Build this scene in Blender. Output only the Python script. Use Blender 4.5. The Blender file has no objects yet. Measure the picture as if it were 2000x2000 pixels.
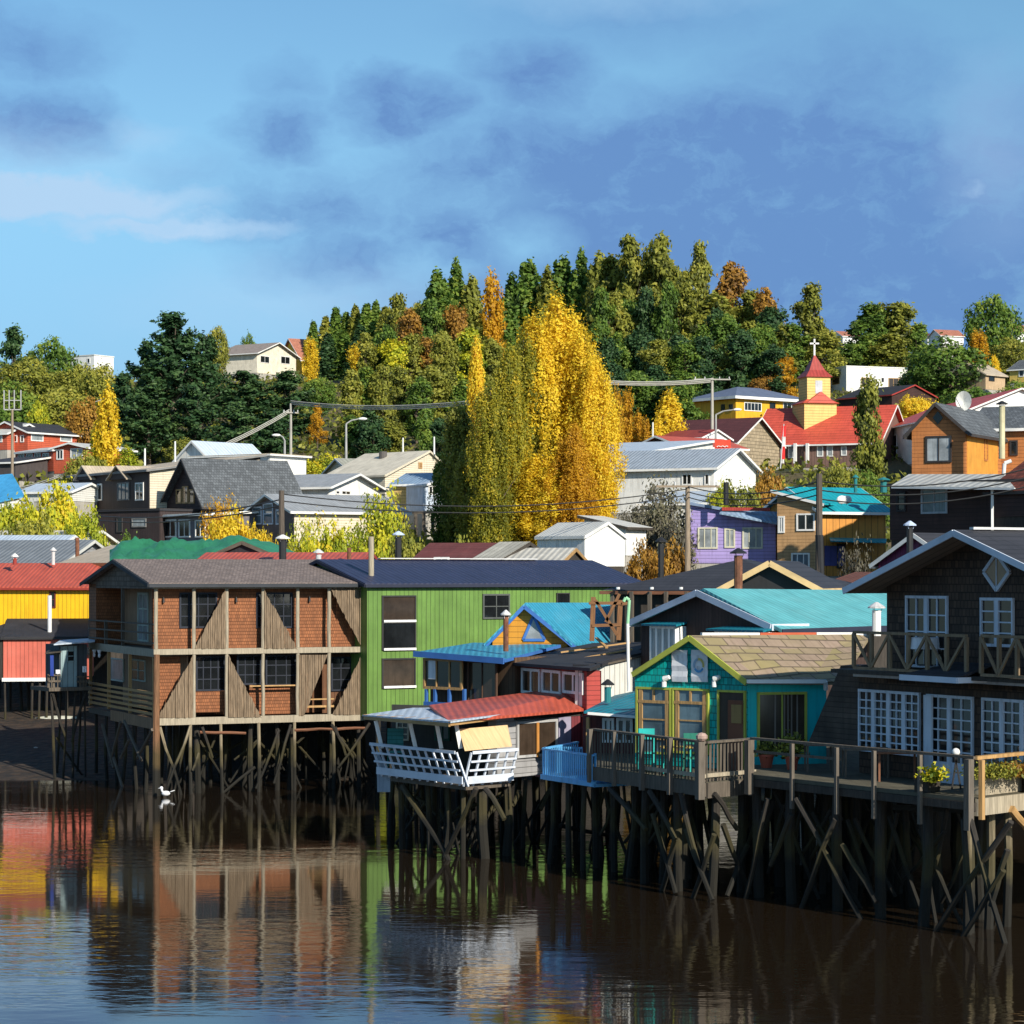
import bpy, math, random
import numpy as np
from mathutils import Vector
random.seed(7)
S = bpy.context.scene
COL = S.collection
# ------------------------------------------------------------------ camera, sky, sun, exposure
F = 4800.0; HZ = 1125.0; H = 8.4          # focal length in photo pixels, horizon row, eye height over the water
cd = bpy.data.cameras.new('camera'); cam = bpy.data.objects.new('camera', cd); COL.objects.link(cam)
cam.location = (0, 0, H); cam.rotation_euler = (math.pi/2, 0, 0)
cd.sensor_width = 36; cd.lens = 36*F/2000; cd.shift_y = (HZ-1000)/2000
cd.clip_start = .5; cd.clip_end = 5000
S.camera = cam
S.view_settings.view_transform = 'Standard'; S.view_settings.look = 'None'
S.view_settings.exposure = 0.28; S.view_settings.gamma = 1; S.view_settings.use_curve_mapping = False
SUN_EL = math.radians(29); SUN_AZ = math.radians(147)      # azimuth clockwise from +Y
sd = bpy.data.lights.new('sun', 'SUN'); sun = bpy.data.objects.new('sun', sd); COL.objects.link(sun)
sdir = Vector((math.sin(SUN_AZ)*math.cos(SUN_EL), math.cos(SUN_AZ)*math.cos(SUN_EL), math.sin(SUN_EL)))
sun.rotation_euler = sdir.to_track_quat('Z', 'Y').to_euler()
sd.energy = 5.0; sd.angle = math.radians(.5); sd.color = (1, .92, .78)
W = bpy.data.worlds.new('World'); S.world = W; W.use_nodes = True
def world():
    nt = W.node_tree; N = nt.nodes; L = nt.links; N.clear()
    def n(t, **k):
        o = N.new(t)
        for a, b in k.items(): setattr(o, a, b)
        return o
    def math_(op, a, b=None, clamp=False):
        m = n('ShaderNodeMath', operation=op, use_clamp=clamp)
        for i, v in enumerate((a, b)):
            if v is None: continue
            if isinstance(v, (int, float)): m.inputs[i].default_value = v
            else: L.new(v, m.inputs[i])
        return m.outputs[0]
    def mix(f, a, b):
        m = n('ShaderNodeMix', data_type='RGBA')
        for i, v in ((0, f), (6, a), (7, b)):
            if isinstance(v, tuple): m.inputs[i].default_value = v+(1,)
            elif isinstance(v, float): m.inputs[i].default_value = v
            else: L.new(v, m.inputs[i])
        return m.outputs[2]
    out = n('ShaderNodeOutputWorld'); bg = n('ShaderNodeBackground'); L.new(bg.outputs[0], out.inputs[0])
    sky = n('ShaderNodeTexSky', sky_type='NISHITA', sun_disc=False)
    sky.sun_elevation = SUN_EL; sky.sun_rotation = SUN_AZ; sky.air_density = 1.0; sky.dust_density = .3; sky.ozone_density = 3.0
    tc = n('ShaderNodeTexCoord'); sx = n('ShaderNodeSeparateXYZ'); L.new(tc.outputs['Generated'], sx.inputs[0])
    x, y, z = sx.outputs
    az = math_('MULTIPLY', math_('ARCTAN2', x, y), 57.2958)          # compass angle, degrees
    el = math_('MULTIPLY', math_('ARCSINE', z), 57.2958)
    co = n('ShaderNodeCombineXYZ'); L.new(az, co.inputs[0]); L.new(math_('MULTIPLY', el, 1.5), co.inputs[1])
    def noise(sc, det, w, rough=.6, vec=None):
        t = n('ShaderNodeTexNoise'); t.noise_dimensions = '4D'; t.inputs['W'].default_value = w
        t.inputs['Scale'].default_value = sc; t.inputs['Detail'].default_value = det; t.inputs['Roughness'].default_value = rough
        L.new(vec or co.outputs[0], t.inputs['Vector']); return t
    wp = noise(.6, 7, 1.3)
    wm = n('ShaderNodeVectorMath', operation='MULTIPLY_ADD'); L.new(wp.outputs['Color'], wm.inputs[0])
    wm.inputs[1].default_value = (2.2, 2.2, 0); L.new(co.outputs[0], wm.inputs[2])
    sw = n('ShaderNodeSeparateXYZ'); L.new(wm.outputs[0], sw.inputs[0])
    azw = math_('SUBTRACT', sw.outputs[0], 1.1); elw = math_('DIVIDE', math_('SUBTRACT', sw.outputs[1], 1.1), 1.5)
    k = 57.2958/F
    def blob(px, py, rx, ry, soft=.6, amp=1.0):
        a = math_('DIVIDE', math_('SUBTRACT', azw, (px-1000)*k), rx*k); b = math_('DIVIDE', math_('SUBTRACT', elw, (HZ-py)*k), ry*k)
        d = math_('SQRT', math_('ADD', math_('MULTIPLY', a, a), math_('MULTIPLY', b, b)))
        return math_('MULTIPLY', math_('DIVIDE', math_('SUBTRACT', 1.0+soft, d), 2*soft, clamp=True), amp)
    dark = None
    for b in [(1450, 520, 610, 325, .17), (1150, 430, 420, 210, .35, .9), (1650, 200, 230, 110, .6, .6), (1960, 420, 240, 190, .5, .9), (790, 225, 130, 62, .5, .9), (1045, 165, 110, 62, .6, .9), (555, 280, 85, 60, .7, .8), (560, 190, 60, 40, .8, .4),
              (90, 265, 130, 62, .6, .9), (60, 130, 120, 60, .8, .7), (640, 420, 200, 70, .8, .7), (730, 510, 190, 60, .8, .75), (1250, 60, 240, 45, .9, .4),
              (400, 360, 90, 40, .9, .35), (950, 480, 180, 60, .7, .7), (1700, 640, 700, 100, .7, .8), (850, 590, 170, 50, .8, .6)]:
        v = blob(*b); dark = v if dark is None else math_('MAXIMUM', dark, v)
    n1 = noise(1.1, 9, 4.0, .66, wm.outputs[0])
    dm = math_('MULTIPLY', dark, math_('ADD', math_('MULTIPLY', n1.outputs['Fac'], 1.7), .16), clamp=True)
    # holes of clear sky in the bank
    hole = math_('MAXIMUM', blob(1020, 490, 75, 45, .9), math_('MAXIMUM', blob(900, 400, 130, 40, .9, .5), blob(860, 520, 90, 26, .9, .7)))
    dm = math_('MULTIPLY', math_('MULTIPLY', dm, math_('SUBTRACT', 1.0, math_('MULTIPLY', hole, .8)), clamp=True), .9)
    lite = None
    for b in [(60, 405, 300, 34, .4, 1.5), (330, 450, 190, 20, .5, 1.1), (60, 340, 220, 60, .9, .4), (600, 600, 260, 60, .9, .45), (270, 280, 70, 22, .8, .45),
              (1930, 330, 80, 120, .9, .35), (1210, 10, 200, 30, .9, .35), (1905, 390, 26, 18, .9, .5)]:
        v = blob(*b); lite = v if lite is None else math_('MAXIMUM', lite, v)
    lm = math_('MULTIPLY', lite, math_('ADD', math_('MULTIPLY', n1.outputs['Fac'], 1.0), .35), clamp=True)
    # high thin cloud elsewhere in the sky
    hi = math_('MULTIPLY', math_('SUBTRACT', noise(.05, 7, 9.0).outputs['Fac'], .5), math_('MULTIPLY', math_('SUBTRACT', el, 28.0, ), .05, clamp=True)); hi = math_('MULTIPLY', hi, 2.0, clamp=True)
    tint = n('ShaderNodeMix', data_type='RGBA', blend_type='MULTIPLY'); tint.inputs[0].default_value = 1
    L.new(sky.outputs[0], tint.inputs[6]); L.new(mix(math_('MULTIPLY', math_('SUBTRACT', el, 4.5), .22, clamp=True), SKY_LOW, SKY_TINT), tint.inputs[7])
    c = mix(dm, tint.outputs[2], CLOUD_DARK)
    c = mix(lm, c, CLOUD_LITE); c = mix(hi, c, CLOUD_LITE)
    L.new(c, bg.inputs[0]); bg.inputs[1].default_value = .1
SKY_TINT = (.73, .96, 1.0); SKY_LOW = (.47, .66, .87); CLOUD_DARK = (1.06, 2.2, 4.75); CLOUD_LITE = (3.7, 5.5, 7.5)
world()
# ------------------------------------------------------------------ helpers
def wx(px, Y): return (px-1000)/F*Y
def wz(py, Y): return H-(py-HZ)/F*Y
def P(px, py, Y): return Vector((wx(px, Y), Y, wz(py, Y)))
class Pl:                       # an upright plane through two points on plan: o + u*d, outward normal n
    def __init__(s, pa, Ya, pb, Yb):
        a = Vector((wx(pa, Ya), Ya)); b = Vector((wx(pb, Yb), Yb))
        s.o = a; s.L = (b-a).length; s.d = (b-a)/s.L; s.n = Vector((s.d.y, -s.d.x))
    @classmethod
    def raw(c, o, d, n, L=1):
        s = c.__new__(c); s.o = o; s.d = d; s.n = n; s.L = L; return s
    def u(s, px, off=0):
        o = s.o+off*s.n; c = (px-1000)/F
        return (c*o.y-o.x)/(s.d.x-c*s.d.y)
    def Y(s, px, off=0): return (s.o+off*s.n).y+s.u(px, off)*s.d.y
    def z(s, px, py, off=0): return wz(py, s.Y(px, off))
    def pt(s, u, z, off=0):
        p = s.o+u*s.d+off*s.n; return Vector((p.x, p.y, z))
    def at(s, px, py, off=0): return s.pt(s.u(px, off), s.z(px, py, off), off)
    def right(s, L=None):       # the wall that runs back from the far end
        e = s.o+(s.L if L is None else L)*s.d; return Pl.raw(e, -s.n, s.d.copy())
    def left(s): return Pl.raw(s.o.copy(), -s.n, -s.d)
class MB:
    def __init__(s): s.v = []; s.f = []; s.uv = []
    def poly(s, pts, uv=None):
        pts = [Vector(p) for p in pts]; b = len(s.v); s.v += pts; s.f.append(tuple(range(b, b+len(pts))))
        if uv is None:
            nrm = Vector((0, 0, 0))
            for i in range(len(pts)):
                a, c = pts[i], pts[(i+1) % len(pts)]
                nrm += Vector(((a.y-c.y)*(a.z+c.z), (a.z-c.z)*(a.x+c.x), (a.x-c.x)*(a.y+c.y)))
            if nrm.length > 1e-12: nrm.normalize()
            t = Vector((-nrm.y, nrm.x, 0))
            if t.length < .05: t = Vector((1, 0, 0))
            t.normalize(); w = nrm.cross(t)
            uv = [(p.dot(t), p.dot(w)) for p in pts]
        s.uv.append(uv)
    def prism(s, pts, vec):
        pts = [Vector(p) for p in pts]; q = [p+Vector(vec) for p in pts]; n = len(pts)
        s.poly(pts); s.poly(q[::-1])
        for i in range(n):
            j = (i+1) % n; s.poly([pts[i], q[i], q[j], pts[j]])
    def box(s, pl, u0, u1, z0, z1, o0, o1):
        p = [pl.pt(u0, z0, o1), pl.pt(u1, z0, o1), pl.pt(u1, z1, o1), pl.pt(u0, z1, o1)]
        nv = pl.n*(o0-o1); s.prism(p, (nv.x, nv.y, 0))
    def bar(s, p, q, w, h=None, up=None):
        p = Vector(p); q = Vector(q); h = h or w; d = q-p; L = d.length
        if L < 1e-6: return
        d /= L; up = Vector(up) if up else (Vector((0, 0, 1)) if abs(d.z) < .9 else Vector((0, 1, 0)))
        a = d.cross(up).normalized(); b = a.cross(d).normalized(); a *= w/2; b *= h/2
        c = [a+b, -a+b, -a-b, a-b]; r = random.random()*9
        for i in range(4):
            j = (i+1) % 4
            s.poly([p+c[i], p+c[j], q+c[j], q+c[i]], [(i*w+r, 0), (i*w+w+r, 0), (i*w+w+r, L), (i*w+r, L)])
        s.poly([p+x for x in c]); s.poly([q+x for x in c[::-1]])
    def cyl(s, p, q, r0, r1=None, n=8, caps=True, bend=0):
        p = Vector(p); q = Vector(q); r1 = r0 if r1 is None else r1; d = (q-p); L = d.length; d /= L
        up = Vector((0, 0, 1)) if abs(d.z) < .9 else Vector((0, 1, 0)); a = d.cross(up).normalized(); b = a.cross(d)
        r = random.random()*9; ringp = []
        segs = 3 if bend else 1
        for k in range(segs+1):
            t = k/segs; rr = r0+(r1-r0)*t; c = p+d*L*t+(a*random.uniform(-1, 1)+b*random.uniform(-1, 1))*bend*math.sin(t*math.pi)
            ringp.append([c+(a*math.cos(6.2832*i/n)+b*math.sin(6.2832*i/n))*rr*(1+random.uniform(-.08, .08)*(bend > 0)) for i in range(n)])
        for k in range(segs):
            for i in range(n):
                j = (i+1) % n
                s.poly([ringp[k][i], ringp[k][j], ringp[k+1][j], ringp[k+1][i]], [(i/n*6.28*r0+r, L*k/segs), ((i+1)/n*6.28*r0+r, L*k/segs), ((i+1)/n*6.28*r0+r, L*(k+1)/segs), (i/n*6.28*r0+r, L*(k+1)/segs)])
        if caps: s.poly(ringp[0][::-1]); s.poly(ringp[-1])
    def ell(s, c, rx, ry, rz, nu=12, nv=7, t0=-1.0, t1=1.0):
        c = Vector(c); R = []
        for i in range(nv+1):
            ph = (t0+(t1-t0)*i/nv)*math.pi/2
            R.append([c+Vector((rx*math.cos(ph)*math.cos(6.2832*j/nu), ry*math.cos(ph)*math.sin(6.2832*j/nu), rz*math.sin(ph))) for j in range(nu)])
        for i in range(nv):
            for j in range(nu):
                k = (j+1) % nu; s.poly([R[i][j], R[i][k], R[i+1][k], R[i+1][j]])
    def build(s, name, mat, parent=None, smooth=False, label=None):
        me = bpy.data.meshes.new(name); off = WL.get(parent.name, Vector((0, 0, 0))) if parent else Vector((0, 0, 0))
        me.from_pydata([tuple(p-off) for p in s.v], [], s.f)
        uvl = me.uv_layers.new(name='UVMap'); fl = [c for f in s.uv for p in f for c in p]
        uvl.data.foreach_set('uv', fl)
        import bmesh
        bm = bmesh.new(); bm.from_mesh(me); bmesh.ops.remove_doubles(bm, verts=bm.verts, dist=1e-4); bmesh.ops.recalc_face_normals(bm, faces=bm.faces); bm.to_mesh(me); bm.free()
        if mat: me.materials.append(mat)
        if smooth: me.shade_smooth()
        o = bpy.data.objects.new(name, me); COL.objects.link(o)
        if parent: o.parent = parent; WL[o.name] = off.copy()
        if label: o['label'] = label
        return o
WL = {}
def tag(o, label=None, cat=None, group=None, kind=None):
    if label: o['label'] = label
    if cat: o['category'] = cat
    if group: o['group'] = group
    if kind: o['kind'] = kind
    return o
def thing(name, label, cat, loc, group=None):
    o = bpy.data.objects.new(name, None); COL.objects.link(o); o.location = loc; o.empty_display_size = .2
    WL[o.name] = Vector(loc); return tag(o, label, cat, group)
def structure(name, mb, mat):
    o = mb.build(name, mat); o['kind'] = 'structure'; return o
def copy_tree(o, loc, sc=None, rz=None, label=None, group=None, cat=None):
    c = o.copy(); COL.objects.link(c); c.location = loc
    if sc is not None: c.scale = sc
    if rz is not None: c.rotation_euler = (0, 0, rz)
    tag(c, label, cat, group)
    for ch in o.children:
        d = ch.copy(); COL.objects.link(d); d.parent = c
    return c
# ------------------------------------------------------------------ materials
MT = {}
def mk(name, c, rough=.75, kind=None, sp=.15, var=.18, bump=.4, c2=None, nsc=1.2, metal=0., patch=0., spec=.4, algae=False):
    if name in MT: return MT[name]
    m = bpy.data.materials.new(name); m.use_nodes = True; MT[name] = m
    nt = m.node_tree; N = nt.nodes; L = nt.links; bs = N['Principled BSDF']
    bs.inputs['Roughness'].default_value = rough; bs.inputs['Metallic'].default_value = metal; bs.inputs['Specular IOR Level'].default_value = spec
    def n(t, **k):
        o = N.new(t)
        for a, b in k.items(): setattr(o, a, b)
        return o
    def ma(op, a, b=None, clamp=False):
        q = n('ShaderNodeMath', operation=op, use_clamp=clamp)
        for i, v in enumerate((a, b)):
            if v is None: continue
            if isinstance(v, (int, float)): q.inputs[i].default_value = v
            else: L.new(v, q.inputs[i])
        return q.outputs[0]
    def mixc(f, a, b, blend='MIX'):
        q = n('ShaderNodeMix', data_type='RGBA', blend_type=blend)
        for i, v in ((0, f), (6, a), (7, b)):
            if isinstance(v, tuple): q.inputs[i].default_value = tuple(v[:3])+(1,)
            elif isinstance(v, (float, int)): q.inputs[i].default_value = v
            else: L.new(v, q.inputs[i])
        return q.outputs[2]
    uv = n('ShaderNodeUVMap'); uv.uv_map = 'UVMap'
    sx = n('ShaderNodeSeparateXYZ'); L.new(uv.outputs[0], sx.inputs[0]); U, V = sx.outputs[0], sx.outputs[1]
    def noise(sc, det=4, st=(1, 1, 1), rough_=.6):
        mp = n('ShaderNodeMapping'); L.new(uv.outputs[0], mp.inputs[0]); mp.inputs['Scale'].default_value = st
        t = n('ShaderNodeTexNoise'); L.new(mp.outputs[0], t.inputs['Vector']); t.inputs['Scale'].default_value = sc; t.inputs['Detail'].default_value = det; t.inputs['Roughness'].default_value = rough_
        return t.outputs['Fac']
    var = var if var > .14 else var*1.5
    lo = tuple(x*(1-var) for x in c); hi = tuple(min(.92, x*(1+var)) for x in c)
    if kind == 'grain': nf = noise(3, 5, (6, .6, 1))
    else: nf = noise(nsc, 6)
    nf = ma('MULTIPLY', ma('SUBTRACT', nf, .3), 2.4, clamp=True)
    col = mixc(nf, lo, hi); hgt = ma('MULTIPLY', nf, .25)
    streak = noise(2.2, 4, (3, .25, 1))       # run-off streaks down the wall
    col = mixc(ma('MULTIPLY', ma('SUBTRACT', streak, .5, clamp=True), 3.2, clamp=True), col, tuple(x*.55 for x in c))
    if kind in ('hboard', 'vboard'):
        q = ma('DIVIDE', V if kind == 'hboard' else U, sp); fr = ma('FRACT', q); fl = ma('FLOOR', q)
        wn = n('ShaderNodeTexWhiteNoise', noise_dimensions='1D'); L.new(fl, wn.inputs['W'])
        col = mixc(ma('MULTIPLY', wn.outputs[0], .5), col, tuple(x*(1-1.6*var) for x in c))
        g = ma('LESS_THAN', fr, .1); col = mixc(ma('MULTIPLY', g, .75), col, tuple(x*.15 for x in c))
        hgt = ma('ADD', hgt, ma('MULTIPLY', ma('SUBTRACT', 1.0, g), 1.2 if kind == 'vboard' else .9))
        if kind == 'hboard': hgt = ma('SUBTRACT', hgt, ma('MULTIPLY', fr, .6))
    elif kind == 'corr':
        w = ma('SINE', ma('MULTIPLY', U, 6.2832/sp)); hgt = ma('ADD', hgt, ma('MULTIPLY', w, .8))
        col = mixc(ma('MULTIPLY', ma('SUBTRACT', .2, w, clamp=True), .35), col, tuple(x*.5 for x in c))
    elif kind in ('shingle', 'tile'):
        b = n('ShaderNodeTexBrick'); L.new(uv.outputs[0], b.inputs[0]); b.inputs['Scale'].default_value = 1
        b.inputs['Brick Width'].default_value = sp*(1.6 if kind == 'tile' else .7); b.inputs['Row Height'].default_value = sp; b.inputs['Mortar Size'].default_value = sp*.05; b.inputs['Bias'].default_value = 0
        b.inputs['Mortar Smooth'].default_value = .1
        b.inputs['Color1'].default_value = (0, 0, 0, 1); b.inputs['Color2'].default_value = (1, 1, 1, 1); b.inputs['Mortar'].default_value = (.5, .5, .5, 1)
        c2_ = c2 or tuple(x*(1-2.2*var) for x in c)
        col = mixc(ma('MULTIPLY', b.outputs['Color'], .8), col, c2_); col = mixc(ma('MULTIPLY', b.outputs['Fac'], .7), col, tuple(x*.2 for x in c))
        fr = ma('FRACT', ma('DIVIDE', V, sp)); col = mixc(ma('MULTIPLY', ma('GREATER_THAN', fr, .88), .5), col, tuple(x*.3 for x in c))
        hgt = ma('ADD', hgt, ma('SUBTRACT', 1.0, ma('ADD', ma('MULTIPLY', fr, .7), b.outputs['Fac'])))
    if patch and c2:
        pf = noise(.9, 6, (1, 1, 1), .7); col = mixc(ma('MULTIPLY', ma('SUBTRACT', pf, .5, clamp=True), 6*patch, clamp=True), col, c2)
    if algae:
        ge = n('ShaderNodeNewGeometry'); gz = n('ShaderNodeSeparateXYZ'); L.new(ge.outputs['Position'], gz.inputs[0])
        zz = ma('ADD', gz.outputs[2], ma('MULTIPLY', ma('SUBTRACT', noise(1.5, 3), .5), 1.1))
        a1 = ma('MULTIPLY', ma('SUBTRACT', 2.15, zz), 2.2, clamp=True); a2 = ma('MULTIPLY', ma('SUBTRACT', 1.35, zz), 2.5, clamp=True)
        col = mixc(ma('MULTIPLY', a1, .8), col, (.045, .038, .012)); col = mixc(a2, col, (.012, .011, .008))
    L.new(col, bs.inputs['Base Color'])
    bp = n('ShaderNodeBump'); bp.inputs['Strength'].default_value = min(1, bump*1.6); bp.inputs['Distance'].default_value = .025; L.new(hgt, bp.inputs['Height']); L.new(bp.outputs[0], bs.inputs['Normal'])
    return m
def glass(name, c, rough=.06, spec=.6):
    m = mk(name, c, rough, var=.5, bump=.02, nsc=.9, spec=spec); return m
white = mk('white_paint', (.8, .8, .78), .55, var=.06, bump=.15)
whites = mk('white_boards', (.72, .72, .69), .6, 'hboard', .16, var=.06)
cream = mk('cream_boards', (.68, .6, .46), .65, 'hboard', .18, var=.06)
shadew = mk('shaded_white_paint', (.6, .66, .76), .6, var=.06, bump=.15)  # white paint in shade: the bluish dimming is put into the colour
beam = mk('pale_timber', (.36, .31, .23), .8, 'grain', var=.3)
beamd = mk('grey_timber', (.115, .095, .075), .85, 'grain', var=.4)
darkw = mk('dark_timber', (.05, .042, .035), .85, 'grain', var=.4)
rustw = mk('red_brown_timber', (.2, .085, .045), .8, 'grain', var=.4)
goldw = mk('golden_timber', (.45, .27, .11), .7, 'grain', var=.25)
slat = mk('bark_slabs', (.2, .145, .095), .9, 'grain', var=.55, bump=.8)
pilem = mk('pile_wood', (.034, .029, .024), .85, 'grain', var=.5, bump=.7, algae=True)
piled = mk('shaded_pile_wood', (.028, .024, .02), .85, 'grain', var=.5, bump=.7, algae=True)  # darker copy of the pile wood, under-house shade put into its colour
oshingle = mk('orange_shingles', (.31, .112, .042), .75, 'shingle', .13, var=.2)
bshingle = mk('brown_roof_shingles', (.27, .21, .185), .85, 'shingle', .2, var=.2)
dshingle = mk('dark_wall_shingles', (.045, .028, .02), .8, 'shingle', .2, var=.5, bump=.8, c2=(.11, .065, .042), patch=.3)
gshingle = mk('grey_brown_shingles', (.2, .15, .115), .85, 'shingle', .2, var=.25)
tshingle = mk('turquoise_shingles', (.0, .46, .43), .6, 'shingle', .2, var=.12, bump=.5)
tpaint = mk('turquoise_paint', (.0, .5, .52), .55, var=.05, bump=.1)
greenc = mk('green_corrugated', (.13, .25, .05), .5, 'vboard', .2, var=.12, c2=(.2, .27, .1), patch=.08)
navy = mk('navy_roof', (.03, .036, .08), .5, 'corr', .25, var=.1, bump=.25)
blackr = mk('black_felt_roof', (.028, .028, .034), .8, var=.3, bump=.25)
charc = mk('charcoal_roof', (.042, .042, .05), .65, 'hboard', .35, var=.2, bump=.15)
redr = mk('red_metal_roof', (.5, .095, .055), .5, 'corr', .22, var=.12, bump=.3, c2=(.35, .12, .08), patch=.12)
bluer = mk('blue_metal_roof', (.04, .29, .44), .5, 'corr', .2, var=.1, bump=.3, c2=(.2, .42, .5), patch=.15)
tealr = mk('turquoise_metal_roof', (.13, .44, .47), .55, 'corr', .22, var=.1, bump=.25, c2=(.2, .4, .4), patch=.2)
deepteal = mk('deep_teal_roof', (.01, .2, .28), .5, 'corr', .2, var=.1, bump=.3)
bluet = mk('blue_trim_paint', (.05, .16, .46), .55, var=.1, bump=.1)
skyb = mk('sky_blue_paint', (.13, .45, .83), .55, var=.1, bump=.1)
yellowc = mk('yellow_corrugated', (.9, .52, .012), .55, 'vboard', .22, var=.06, bump=.3)
salmon = mk('salmon_corrugated', (.62, .14, .095), .6, 'vboard', .2, var=.18, c2=(.5, .2, .15), patch=.2)
orangep = mk('orange_yellow_paint', (.66, .29, .03), .6, 'hboard', .2, var=.08, bump=.2)
redp = mk('red_paint', (.4, .045, .035), .6, 'hboard', .15, var=.15)
redhouse = mk('faded_red_boards', (.55, .11, .055), .6, 'hboard', .2, var=.1)
maroon = mk('maroon_boards', (.12, .03, .028), .7, 'vboard', .16, var=.25)
lilac = mk('lilac_boards', (.38, .3, .62), .6, 'hboard', .22, var=.08)
ltan = mk('tan_boards', (.5, .3, .14), .65, 'hboard', .2, var=.1)
obright = mk('orange_boards', (.62, .27, .05), .6, 'vboard', .45, var=.1)
oboards = mk('rust_orange_boards', (.5, .19, .06), .65, 'hboard', .2, var=.1)
dkhouse = mk('dark_red_brown_boards', (.055, .024, .02), .7, 'hboard', .2, var=.3)
greyb = mk('grey_white_boards', (.34, .34, .35), .7, 'hboard', .18, var=.18)
greyr = mk('grey_tin_roof', (.34, .36, .38), .55, 'corr', .25, var=.1, bump=.25, c2=(.3, .22, .17), patch=.12)
paler = mk('pale_tin_roof', (.6, .6, .57), .55, 'corr', .25, var=.08, bump=.2)
bluew = mk('bluish_white_tin', (.5, .58, .68), .5, 'corr', .25, var=.08, bump=.2)
beiger = mk('beige_tin_roof', (.5, .42, .32), .65, 'corr', .25, var=.12, bump=.2, c2=(.4, .26, .16), patch=.12)
slater = mk('slate_grey_shingles', (.15, .165, .18), .75, 'shingle', .3, var=.25)
maroonr = mk('maroon_roof', (.16, .045, .04), .7, 'hboard', .3, var=.25, bump=.3, c2=(.2, .1, .09), patch=.2)
orr = mk('orange_tile_roof', (.5, .2, .13), .7, 'tile', .3, var=.15)
cafer = mk('mossy_tile_roof', (.3, .22, .17), .85, 'tile', .42, var=.12, bump=.5, c2=(.26, .22, .09), patch=.25)
tarp = mk('green_tarpaulin', (.03, .2, .09), .45, var=.2, bump=.4, nsc=1.8)
btarp = mk('blue_tarpaulin', (.06, .33, .62), .45, var=.15, bump=.3)
olive = mk('lime_trim_paint', (.42, .45, .07), .6, var=.1, bump=.1)
blackp = mk('black_metal', (.02, .02, .022), .5, var=.2, bump=.1)
rustm = mk('rusty_metal', (.18, .07, .035), .7, var=.5, bump=.3, nsc=6)
silver = mk('galvanised_steel', (.6, .6, .6), .4, var=.15, bump=.1)
conc = mk('concrete', (.4, .38, .34), .8, var=.15, bump=.2)
cloth = mk('white_cloth', (.75, .76, .8), .8, var=.05, bump=.3, nsc=3)
ply = mk('tan_plywood', (.66, .47, .25), .7, 'grain', var=.08)
g_dark = glass('dark_glass', (.012, .014, .016))
g_blue = glass('sky_tinted_glass', (.1, .16, .2), .1)  # blue of the reflected sky painted into the base colour
g_brown = glass('brown_room_glass', (.05, .035, .025), .12)
g_curt = glass('curtained_glass', (.3, .33, .35), .25)
g_warm = glass('warm_curtain_glass', (.3, .17, .08), .3)
deckm = mk('mossy_deck_boards', (.11, .1, .07), .85, 'hboard', .14, var=.3)
# ------------------------------------------------------------------ building parts
def window(par, pl, x0, y0, x1, y1, cols=2, rows=1, fr=None, gl=None, fw=.06, off=0., dep=.06, name='window', mw=None, sill=False, z1y=None):
    fr = fr or white; gl = gl or g_dark; mw = mw or fw*.6
    u0, u1 = pl.u(x0, off), pl.u(x1, off)
    if u0 > u1: u0, u1 = u1, u0
    zt, zb = pl.z(x0, y0, off), pl.z(x0, y1, off)
    m = MB(); a, b = off+.004, off+dep
    m.box(pl, u0, u1, zt-fw, zt, a, b); m.box(pl, u0, u1, zb, zb+fw, a, b)
    m.box(pl, u0, u0+fw, zb+fw, zt-fw, a, b); m.box(pl, u1-fw, u1, zb+fw, zt-fw, a, b)
    for i in range(1, cols):
        c = u0+(u1-u0)*i/cols; m.box(pl, c-mw/2, c+mw/2, zb+fw, zt-fw, a, b-.012)
    for i in range(1, rows):
        c = zb+(zt-zb)*i/rows; m.box(pl, u0+fw, u1-fw, c-mw/2, c+mw/2, a, b-.018)
    w = m.build(name, fr, par)
    g = MB(); g.box(pl, u0+fw*.5, u1-fw*.5, zb+fw*.5, zt-fw*.5, off-.01, off+dep*.35); g.build('pane', gl, w)
    if sill:
        q = MB(); q.box(pl, u0-.06, u1+.06, zb-.06, zb-.004, off+.004, off+dep+.08); q.build('sill', fr, w)
    return w
def panel(par, pl, x0, y0, x1, y1, mat, name, off=0., dep=.04):
    u0, u1 = sorted((pl.u(x0, off), pl.u(x1, off))); m = MB(); m.box(pl, u0, u1, pl.z(x0, y1, off), pl.z(x0, y0, off), off+.003, off+dep); return m.build(name, mat, par)
def slab(m, pts, t):
    m.prism(pts, (0, 0, -t))
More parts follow.
